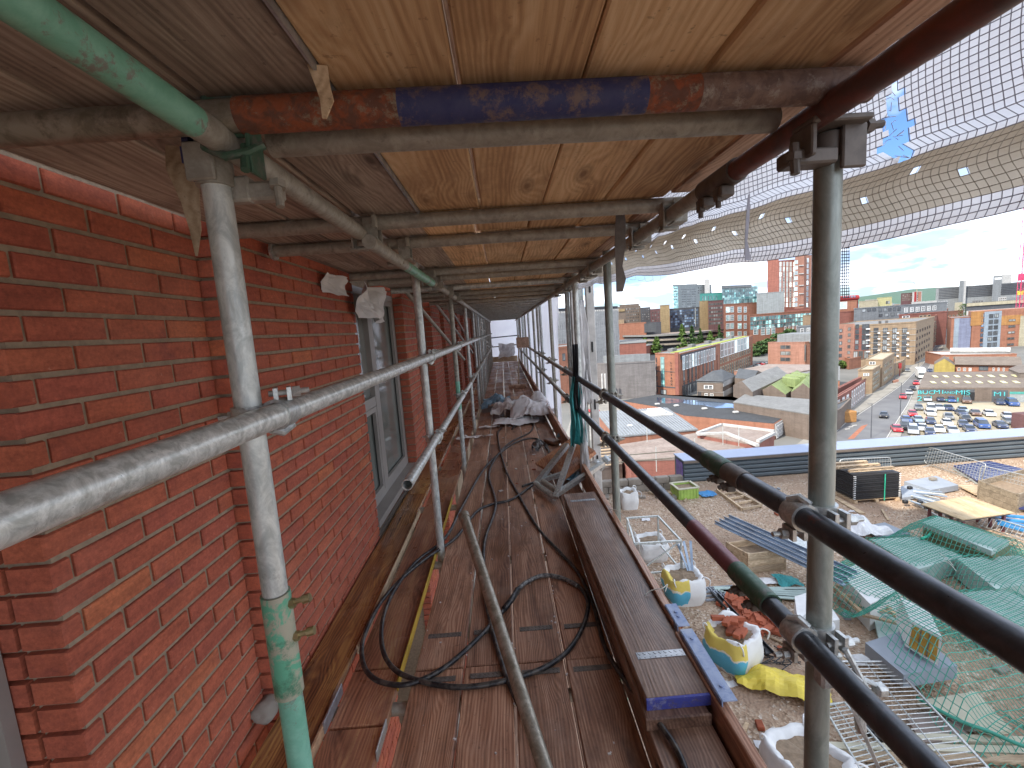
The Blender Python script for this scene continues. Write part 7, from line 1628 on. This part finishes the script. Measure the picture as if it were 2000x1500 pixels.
f = fblk('wide_white_roof', 'wide cream roofed building behind the lilac apartments', (1888, 596, 300), (2100, 577, 290), 30, M['fdark'], M['fcream']); a_, b_ = f.pts[0], f.pts[1]; MB().bar(V((a_.x, a_.y - .4, f.zt - 1)), V((b_.x, b_.y - .4, f.zt - 1)), 1.2, 3.0).build('fascia', M['fcream'], f.t); MB().bar(V((a_.x, a_.y - .6, f.zt - 9)), V((b_.x, b_.y - .6, f.zt - 9)), 1.2, 4.5).build('lower_fascia', M['fwhite'], f.t)
fblk('white_hall', 'white low hall in the distance left of the long grey block', (1780, 592, 420), (1830, 586, 420), 20, M['fwhite'], M['fwhite']); fblk('cream_hall', 'pale cream building between the towers on the skyline', (1678, 590, 330), (1715, 586, 330), 20, M['fcream'], M['fwhite']); fblk('white_hall', 'white building left of the pale yellow block', (1690, 587, 350), (1722, 584, 350), 20, M['fwhite'], M['fwhite'])
f = fblk('yellow_block', 'pale yellow block with a dark sign on the skyline', (1713, 582, 340), (1742, 581, 340), 14, M['fpaleyellow'], M['fpaleyellow']); wins(f, 0, 1730, 588, 1738, 593, 2, 1, 'slot', .8, 1)
f = fblk('red_barrel_roof', 'red building with a glossy barrel roof right of the near upright', (1630, 585, 240), (1676, 583, 240), 14, M['fred'], M['fred']); a, za = far(1634, 583, 239); b, zb = far(1675, 581, 239); MB().tube(V((a.x, a.y, f.zt + .6)), V((b.x, b.y, f.zt + .6)), 1.9, 14).build('barrel_roof', M['fred'], f.t)
for k in range(5): q = (k + 2.2) / 8; c = a.lerp(b, q); MB().cbox((c.x, c.y - 1.5, f.zt + 1.3), (1.3, 1.2, 1.6), .3).build('roof_glazing', M['fblue'], f.t)
f = fblk('orange_panel_building', 'orange red panelled building with white framed windows below the barrel roof', (1630, 590, 232), (1674, 588, 232), 12, M['fbrick'], M['froofgrey']); wins(f, 0, 1634, 590, 1654, 603, 1, 1, 'pale', 1, 1); f = fblk('red_flats', 'red flats under the panelled building', (1630, 612, 215), (1690, 606, 218), 12, M['fbrick2'], M['froofgrey'])
f = fblk('scaffolded_tower', 'red and white wrapped tower under construction on the skyline', (1782, 571, 480), (1801, 569, 480), 16, M['fwhite'], M['fwhite']); wins(f, 0, 1784, 573, 1800, 590, 3, 5, 'brown', .35, .5); band(f, 0, 1786, 570, 1789, 591, M['fred'], 'red_stripe', .5); band(f, 0, 1793, 570, 1798, 591, M['fpink'], 'red_stripe', .5)
f = fblk('grey_maroon_flats', 'grey and maroon flats left of the wrapped tower', (1760, 573, 482), (1782, 573, 482), 16, M['fpurple'], M['froofgrey']); wins(f, 0, 1762, 575, 1781, 587, 5, 4, 'stone', .5, .5)
a, za = far(1791, 568, 478); tag(MB().bar(V((a.x, a.y, za)), V((a.x - 6, a.y, za + 14)), .5, .5).bar(V((a.x, a.y, za - 6)), V((a.x, a.y, za + 2)), .6, .6, up=V((0, 1, 0))).build('small_crane', M['fcream']), 'small pale luffing crane above the wrapped tower', 'crane')
# filler skyline along the horizon
names = ['fpink', 'fbrown', 'fwhite', 'fgrey2', 'fbrick2', 'fcream', 'ftan', 'froofgrey']
rb = random.Random(11)
sk = [(u, 350 + rb.uniform(0, 350)) for u in range(1100, 2200, 17)]
nmz = ['far left', 'left', 'middle', 'right', 'far right']
for k, (u, y) in enumerate(sk):
    vh = 643 - .0688 * (u - 980); w_ = rb.uniform(10, 26); vt = vh + rb.uniform(-6, 9)
    if 1740 < u < 1850: vt = vh + rb.uniform(2, 9)
    f = fblk('distant_building', 'small distant %s building on the skyline, number %d counting from the left' % (('pink', 'brown', 'white', 'grey', 'red', 'cream', 'tan', 'pale grey')[k % 8], k + 1), (u, vt, y), (u + w_, vt - .0688 * w_, y), 15, M[names[k % 8]], M['froofgrey'], group='distant buildings along the skyline', par=0)
    if k % 3: wins(f, 0, u + 1, vt + 1, u + w_ - 1, vt - .0688 * w_ + 14, 4, 3, ('slot', 'white', 'brown')[k % 3], .5, .5)
# hills
def hill(name, px, y, mat, dep=900):
    mb = MB(); pts = [far(u, v, y) for u, v in px]
    for (p, z) in pts: mb.v.append(V((p.x, p.y, GZ - 5)))
    for (p, z) in pts: mb.v.append(V((p.x, p.y + dep * .45, z)))
    for (p, z) in pts: mb.v.append(V((p.x, p.y + dep, z * .8)))
    n = len(pts)
    for j in range(2):
        for i in range(n - 1): mb.face([j * n + i, j * n + i + 1, (j + 1) * n + i + 1, (j + 1) * n + i])
    o = mb.build(name, mat, smooth=True); o['kind'] = 'structure'
def scalepx(px, y, dep=900):   # keep crest on the sight line although it stands further back
    return px
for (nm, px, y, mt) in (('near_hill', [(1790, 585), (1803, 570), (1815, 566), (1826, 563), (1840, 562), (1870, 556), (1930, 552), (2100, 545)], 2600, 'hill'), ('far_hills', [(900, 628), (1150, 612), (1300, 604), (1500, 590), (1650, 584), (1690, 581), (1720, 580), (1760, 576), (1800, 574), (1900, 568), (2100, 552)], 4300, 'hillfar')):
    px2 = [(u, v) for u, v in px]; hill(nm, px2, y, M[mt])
# --- street, pavements, car park
SL = [P2(u, v) for u, v in ((1560, 905), (1650, 826), (1705, 790), (1760, 752), (1800, 712), (1838, 660))]
SR = [P2(u, v) for u, v in ((1650, 1000), (1745, 838), (1775, 790), (1790, 757), (1812, 725), (1845, 660))]
sheet('street', SL + SR[::-1], M['asphalt'], GZ + .03); SL2 = [P2(u, v) for u, v in ((1540, 880), (1630, 815), (1690, 775), (1745, 742), (1785, 712), (1832, 660))]
sheet('pavement', SL2 + SL[::-1], M['pave'], GZ + .12); 
SR2 = [P2(u, v) for u, v in ((1700, 1000), (1765, 838), (1790, 790), (1796, 757), (1820, 725), (1849, 660))]; sheet('pavement', SR + SR2[::-1], M['pave'], GZ + .12)
for q0, q1, off in ((0, 1, .3),):
    for i in range(len(SL) - 1): a, b = SL[i], SL[i + 1]; o = MB().bar(V((a.x + .35, a.y, GZ + .05)), V((b.x + .35, b.y, GZ + .05)), .15, .01).build('road_marking', M['paint']); o['kind'] = 'structure'; a, b = SR[i], SR[i + 1]; o = MB().bar(V((a.x - .35, a.y, GZ + .05)), V((b.x - .35, b.y, GZ + .05)), .15, .01).build('road_marking', M['paint']); o['kind'] = 'structure'
sheet('cycle_lane', [P2(u, v) for u, v in ((1655, 858), (1668, 857), (1695, 829), (1683, 832))], M['redlane'], GZ + .05)
for (u, v) in ((1650, 838), (1657, 834), (1664, 831)): sheet('road_marking', [P2(u, v), P2(u + 9, v - 1), P2(u + 10, v), P2(u + 1, v + 1)], M['paint'], GZ + .055)
sheet('car_park_surface', [P2(u, v) for u, v in ((1770, 880), (1796, 788), (1968, 786), (2250, 788), (2350, 880))], M['lot'], GZ + .04)
sheet('side_yard', [P2(u, v) for u, v in ((1100, 860), (1130, 780), (1210, 778), (1215, 860))], M['pave'], GZ + .04)
# --- cars
def carmesh(kind='car'):
    L_, W_, H_ = (4.3, 1.78, 1.45) if kind == 'car' else (4.9, 1.95, 1.95)
    prof = [(-2.15, .35), (-2.15, .75), (-2.0, .92), (-.95, 1.0), (.95 + .6, 1.02), (2.05, .95), (2.15, .7), (2.15, .35)] if kind == 'car' else [(-2.4, .4), (-2.42, .95), (-1.9, 1.12), (-1.2, 1.2), (2.3, 1.25), (2.42, .9), (2.42, .4)]
    top = [(-1.05, .98), (-.35, 1.42), (.9, 1.45), (1.75, 1.02)] if kind == 'car' else [(-1.5, 1.15), (-.8, 1.9), (2.1, 1.95), (2.36, 1.2)]
    def loft(pr, w0, w1):
        mb = MB(); n = len(pr); zs = [p[1] for p in pr]; zmn, zmx = min(zs), max(zs)
        for s_ in (-1, 1):
            for (x, z) in pr: mb.v.append(V((x, s_ * (w0 + (w1 - w0) * (z - zmn) / (zmx - zmn)) / 2, z)))
        mb.face(list(range(n))); mb.face([n + i for i in reversed(range(n))])
        for i in range(n): j = (i + 1) % n; mb.face([i, n + i, n + j, j])
        return mb
    return loft(prof, W_, W_ * .96), loft(top, W_ * .93, W_ * .72), top, W_
CM = {}
for kd in ('car', 'van'):
    b_, g_, tp, W_ = carmesh(kd)
    bo = b_.build('body', M['white']); go = g_.build('glasshouse', M['carglass'])
    rf = MB(); x0_, x1_ = tp[1][0] + .05, tp[2][0] - .05; zz = tp[1][1]; rf.cbox(((x0_ + x1_) / 2, 0, zz + .035), (x1_ - x0_ + .1, W_ * .70, .05), .02); ro = rf.build('roof', M['white'])
    wh_ = MB().tube((0, -.11, 0), (0, .11, 0), .32, 12); wo_ = wh_.build('wheel', M['tyre']); lm = MB().cbox((0, 0, 0), (.08, .32, .14), .02); lo_ = lm.build('headlight', M['lamp'])
    CM[kd] = (bo.data, go.data, ro.data, wo_.data, lo_.data)
    for q in (bo, go, ro, wo_, lo_): bpy.data.objects.remove(q)
CC = {'white': (.75, .75, .74), 'silver': (.45, .47, .50), 'grey': (.16, .17, .18), 'black': (.025, .025, .03), 'blue': (.04, .09, .26), 'navy': (.03, .045, .10), 'red': (.50, .03, .04), 'maroon': (.16, .04, .05), 'pale blue': (.28, .36, .45), 'brown': (.14, .08, .06)}
CMAT = {}
for k, c in CC.items():
    m, nt_, b_ = newmat('car_paint_' + k.replace(' ', '_')); b_.inputs['Base Color'].default_value = (*c, 1); b_.inputs['Roughness'].default_value = .3; b_.inputs['Coat Weight'].default_value = .6; b_.inputs['Metallic'].default_value = .2 if k in ('silver', 'pale blue', 'grey') else 0; CMAT[k] = m
def car(u, v, col, ang, where, kind='car', group='cars in the sandy car park'):
    p = P2(u, v); p.z = GZ + .05; t = thing('parked_car' if kind == 'car' else 'parked_van', f'{col} {kind} {where}', kind, tuple(p), group, radians(ang))
    me_ = CM[kind]
    Rz = Matrix.Rotation(radians(ang), 3, 'Z')
    def add(nm, me, loc, mat=None):
        o = bpy.data.objects.new(nm, me); link(o); o.parent = t; o.location = loc
        if mat: o.material_slots[0].link = 'OBJECT'; o.material_slots[0].material = mat
        return o
    add('body', me_[0], (0, 0, 0), CMAT[col]); add('window', me_[1], (0, 0, 0)); add('roof', me_[2], (0, 0, 0), CMAT[col])
    xw, yw = (1.32, .80) if kind == 'car' else (1.5, .88)
    for sx in (-1, 1):
        for sy in (-1, 1): add('wheel', me_[3], (sx * xw, sy * yw, .33))
    for sy in (-1, 1): add('headlight', me_[4], (-2.14 if kind == 'car' else -2.42, sy * .62, .68 if kind == 'car' else .85))
rows_ = [  # (u, v, colour, kind)
 (1810, 783, 'silver', 'car', 'nearest the street under the first graffiti'), (1835, 783, 'navy', 'car', 'second in the row below the graffiti'), (1858, 785, 'blue', 'car', 'third in the row below the graffiti'), (1887, 787, 'brown', 'van', 'before the dark warehouse doorway'), (1952, 790, 'navy', 'car', 'under the small right hand graffiti'), (1976, 792, 'blue', 'van', 'last in the row along the warehouse'),
 (1794, 800, 'grey', 'car', 'at the street edge of the second row'), (1818, 803, 'white', 'van', 'large in the second row'), (1833, 800, 'silver', 'car', 'behind the white van of the second row'), (1852, 801, 'navy', 'car', 'in the middle of the second row'), (1880, 805, 'pale blue', 'car', 'half hidden in the second row'), (1877, 811, 'navy', 'car', 'before the pale blue one'), (1905, 811, 'brown', 'car', 'right of the middle in the second row'), (1931, 812, 'white', 'car', 'second from the right in the second row'), (1967, 817, 'silver', 'car', 'rightmost in the second row'),
 (1782, 812, 'red', 'car', 'behind the blue one at the street edge'), (1770, 824, 'blue', 'car', 'at the left edge of the third row'), (1793, 824, 'pale blue', 'car', 'beside the blue one in the third row'), (1816, 811, 'white', 'car', 'small behind the navy one of the third row'), (1817, 827, 'navy', 'car', 'in front of the small white one'), (1849, 830, 'white', 'car', 'in the middle of the third row'), (1852, 818, 'grey', 'car', 'behind the middle white one of the third row'), (1881, 833, 'navy', 'car', 'right of the middle white one'), (1886, 822, 'black', 'car', 'behind the navy one right of the middle'), (1917, 835, 'blue', 'van', 'large in the third row'), (1953, 835, 'navy', 'car', 'second from the right in the third row'), (1970, 828, 'grey', 'car', 'rightmost in the third row'),
 (1751, 842, 'red', 'car', 'by the pavement at the near corner of the lot'), (1768, 838, 'black', 'van', 'beside the red one at the near corner'), (1783, 846, 'silver', 'van', 'in the nearest row'), (1801, 840, 'white', 'car', 'between the silver van and the hidden ones'), (1815, 848, 'navy', 'car', 'low behind the parapet coping'), (1834, 843, 'white', 'car', 'just above the coping'), (1860, 845, 'silver', 'car', 'cut off by the coping'), (1893, 843, 'navy', 'car', 'cut off by the coping at the right')]
for (u, v, c, kd, wr) in rows_: car(u, v, c, 52 + rb.uniform(-5, 5), wr, kd)
car(1726, 815, 'black', 47, 'driving along the street near the pavement', 'car', 'cars on the street'); car(1763, 778, 'red', 48, 'parked with a sporty low body at the kerb', 'car', 'cars on the street'); car(1775, 770, 'silver', 48, 'parked behind the red one at the kerb', 'car', 'cars on the street'); car(1782, 762, 'black', 48, 'parked third from the red one', 'car', 'cars on the street'); car(1789, 751, 'red', 48, 'further up the kerb', 'car', 'cars on the street'); car(1772, 726, 'grey', 48, 'crossing at the far junction', 'car', 'cars on the street'); car(1816, 727, 'navy', 48, 'beside the white lorry', 'car', 'cars on the street'); car(1831, 668, 'white', 46, 'far up the street', 'van', 'cars on the street'); car(1742, 730, 'blue', 48, 'parked before the cream office', 'van', 'cars on the street')
for k, (u, v, c) in enumerate(((1478, 716, 'silver'), (1486, 713, 'red'), (1492, 712, 'grey'))): car(u, v, c, -60, 'parked between the apartment block and the pink block, %s' % ('left', 'middle', 'right')[k], 'car', 'cars between the blocks')
car(1545, 776, 'red', -20, 'in the yard by the green sheds', 'car', 'cars in the yards'); car(1158, 806, 'red', -40, 'in the yard left of the metal roof', 'car', 'cars in the yards'); car(1160, 828, 'white', -40, 'near the timber decks at the left', 'van', 'cars in the yards')
lr = thing('lorry', 'white box lorry standing on the street near the yellow hall', 'lorry', tuple(P2(1797, 738))); p = P2(1797, 738); R_ = Matrix.Rotation(radians(-38), 3, 'Z')
MB().cbox((p.x, p.y, GZ + 2.4), (2.5, 6.5, 3.2), .1, R_).build('box_body', M['white'], lr); q = V((p.x, p.y, 0)) + R_ @ V((0, -4.2, 0)); MB().cbox((q.x, q.y, GZ + 1.7), (2.3, 1.8, 2.3), .25, R_).build('cab', M['white'], lr); q2 = V((p.x, p.y, 0)) + R_ @ V((0, -5.13, 0)); MB().cbox((q2.x, q2.y, GZ + 2.2), (1.9, .08, .8), .03, R_).build('windscreen', M['carglass'], lr)
for sx in (-1, 1):
    for yy in (-3.8, 2.0): c = V((p.x, p.y, GZ + .5)) + R_ @ V((sx * 1.1, yy, 0)); MB().tube(c - R_ @ V((.15, 0, 0)), c + R_ @ V((.15, 0, 0)), .5, 12).build('wheel', M['tyre'], lr)
# lamp posts and street things
for k, (u, v, h, wr) in enumerate(((1634, 842, 8, 'at the left pavement near the upright'), (1701, 855, 8, 'standing in the street middle near the parapet'), (1758, 812, 9, 'at the car park corner'), (1747, 745, 9, 'by the tan offices'), (1792, 742, 7, 'right of the lorry'), (1773, 700, 8, 'before the tan apartments'))):
    p = P2(u, v); t = thing('street_lamp', 'dark street lamp post %s' % wr, 'street lamp', (p.x, p.y, GZ), 'street lamps'); MB().tube(V((p.x, p.y, GZ)), V((p.x, p.y, GZ + h)), .10, 8, r2=.06).build('post', M['fdark'], t); MB().cbox((p.x - .5, p.y, GZ + h), (1.1, .25, .15), .04).build('lamp_head', M['froofgrey'], t)
p = P2(1757, 735); tag(MB().tube(V((p.x, p.y, GZ)), V((p.x, p.y, GZ + 5)), .12, 8).cbox((p.x, p.y, GZ + 4.4), (1.2, .3, 2.2), .05).build('red_sign_post', M['fred']), 'red and white sign post on the left pavement', 'sign')
for k in range(3): p = P2(1746 + 3 * k, 748 - k); tag(MB().cbox((p.x, p.y, GZ + .5), (1.0, .5, 1.0), .1).build('roadworks_barrier', M['fpink']), 'red and white roadworks barrier on the left pavement', 'barrier', 'roadworks barriers')
p = P2(1992, 838); tag(MB().cbox((p.x + 2, p.y, GZ + 1.8), (5, 3, 3.6), .1).build('brown_kiosk', M['fpurple']), 'dark red brown kiosk at the right edge of the car park', 'kiosk')
# red lattice tower crane at the right
cr = thing('tower_crane', 'pink red lattice tower crane mast at the right edge', 'crane', tuple(far(1993, 585, 230)[0])); a, za = far(1992, 585, 230); zt_ = ZV(a, 395) ; sgm = 26; hw = 1.3
for sx in (-1, 1):
    for sy in (-1, 1): MB().tube(V((a.x + sx * hw, a.y + sy * hw, GZ)), V((a.x + sx * hw * .8, a.y + sy * hw * .8, zt_)), .16, 6).build('leg', M['cranered'], cr)
mb = MB()
for k in range(44):
    z0_ = GZ + (zt_ - GZ) * k / 44; z1_ = GZ + (zt_ - GZ) * (k + 1) / 44; s_ = 1 if k % 2 else -1
    mb.bar(V((a.x - s_ * hw, a.y - hw, z0_)), V((a.x + s_ * hw, a.y - hw, z1_)), .12, .12).bar(V((a.x - hw, a.y - s_ * hw, z0_)), V((a.x - hw, a.y + s_ * hw, z1_)), .12, .12).bar(V((a.x - hw, a.y - hw, z1_)), V((a.x + hw, a.y - hw, z1_)), .1, .1)
o = mb.build('lattice', M['cranered'], cr); o['kind'] = 'stuff'; MB().cbox((a.x, a.y, ZV(a, 541)), (2.6, 2.6, 5), .3).build('slewing_cab', M['cranered'], cr); MB().cbox((a.x, a.y, ZV(a, 572)), (2.4, 2.4, 3), .1).build('yellow_collar', M['yellowsheet'], cr)
# --- trees
def tree(name, u, v, vt, wpx, label, mat, cone=True, n=900, y=None, group='trees before the parking deck', seed=0):
    p = P2(u, v) if y is None else far(u, v, y)[0]; p = V((p.x, p.y, 0)); z1 = ZV(p, vt); z0 = GZ; H_ = z1 - z0; d_ = (p - V((CP.x, CP.y, 0))).length; R = wpx / 2 * d_ / FPX * 1.15
    t = thing(name, label, 'tree', (p.x, p.y, GZ), group); MB().tube(V((p.x, p.y, GZ)), V((p.x, p.y, GZ + H_ * .85)), .35, 8, r2=.08).build('trunk', M['bark'], t)
    rr = random.Random(seed * 7 + int(u)); mb = MB(); ls = R * .16
    cl = [(rr.uniform(0, 6.28), rr.random(), rr.uniform(.2, 1)) for _ in range(26)]
    for k in range(n):
        a, q, w_ = cl[rr.randrange(26)]; a += rr.gauss(0, .35); q = min(1, max(.12, q + rr.gauss(0, .05)))
        if cone: rad = R * (1.02 - q) ** .8 * (.55 + .5 * w_) * rr.random() ** .4 * (1 + .25 * sin(q * 40))
        else: rad = R * sqrt(max(0, 1 - ((q - .55) / .5) ** 2)) * (.55 + .5 * w_) * rr.random() ** .35
        c = V((p.x + cos(a) * rad, p.y + sin(a) * rad, z0 + H_ * q)); t1 = V((rr.gauss(0, 1), rr.gauss(0, 1), rr.gauss(0, .6))).normalized() * ls; t2 = t1.cross(V((rr.gauss(0, 1), rr.gauss(0, 1), rr.gauss(0, 1)))).normalized() * ls
        mb.quad(c - t1, c + t2 * .6, c + t1, c - t2 * .6)
    o = mb.build('crown', mat, t)
for k, (u, v, vt, w_, m_) in enumerate(((1262, 690, 655, 24, 'leaf2'), (1283, 692, 658, 26, 'leaf2'), (1318, 688, 668, 12, 'leaf2'), (1333, 690, 634, 26, 'leaf2'), (1352, 688, 637, 22, 'leaf1'), (1368, 688, 642, 20, 'leaf1'), (1388, 688, 648, 24, 'leaf2'), (1405, 685, 635, 18, 'leaf1'))):
    tree('conifer_tree', u, v, vt, w_, 'conifer before the parking deck, %s from the left' % ('first second third fourth fifth sixth seventh eighth'.split()[k]), M[m_], True, 1100, seed=k)
for k, (u, v, vt, w_, y) in enumerate(((1484, 706, 668, 26, 215), (1502, 700, 662, 30, 222), (1520, 690, 652, 30, 232), (1540, 684, 644, 28, 238), (1475, 700, 676, 20, 210))):
    tree('broadleaf_tree', u, v, vt, w_, 'dark broadleaf tree behind the pink block, %s from the left' % ('second third fourth fifth first'.split()[k]), M['leaf1'], False, 1100, y=y, group='trees behind the pink block', seed=k + 20)
tree('bush', 1640, 720, 705, 18, 'pale green bush left of the tan offices', M['leaf2'], False, 500, group='bushes in the city'); tree('bush', 1535, 742, 730, 16, 'green bush behind the green sheds', M['leaf2'], False, 500, y=150, group='bushes in the city'); tree('bush', 1168, 790, 782, 10, 'small green bush left of the grey building', M['leaf2'], False, 300, group='bushes in the city'); tree('bush', 1882, 602, 594, 12, 'green tree on the skyline behind the lilac apartments', M['leaf1'], False, 300, y=320, group='bushes in the city')
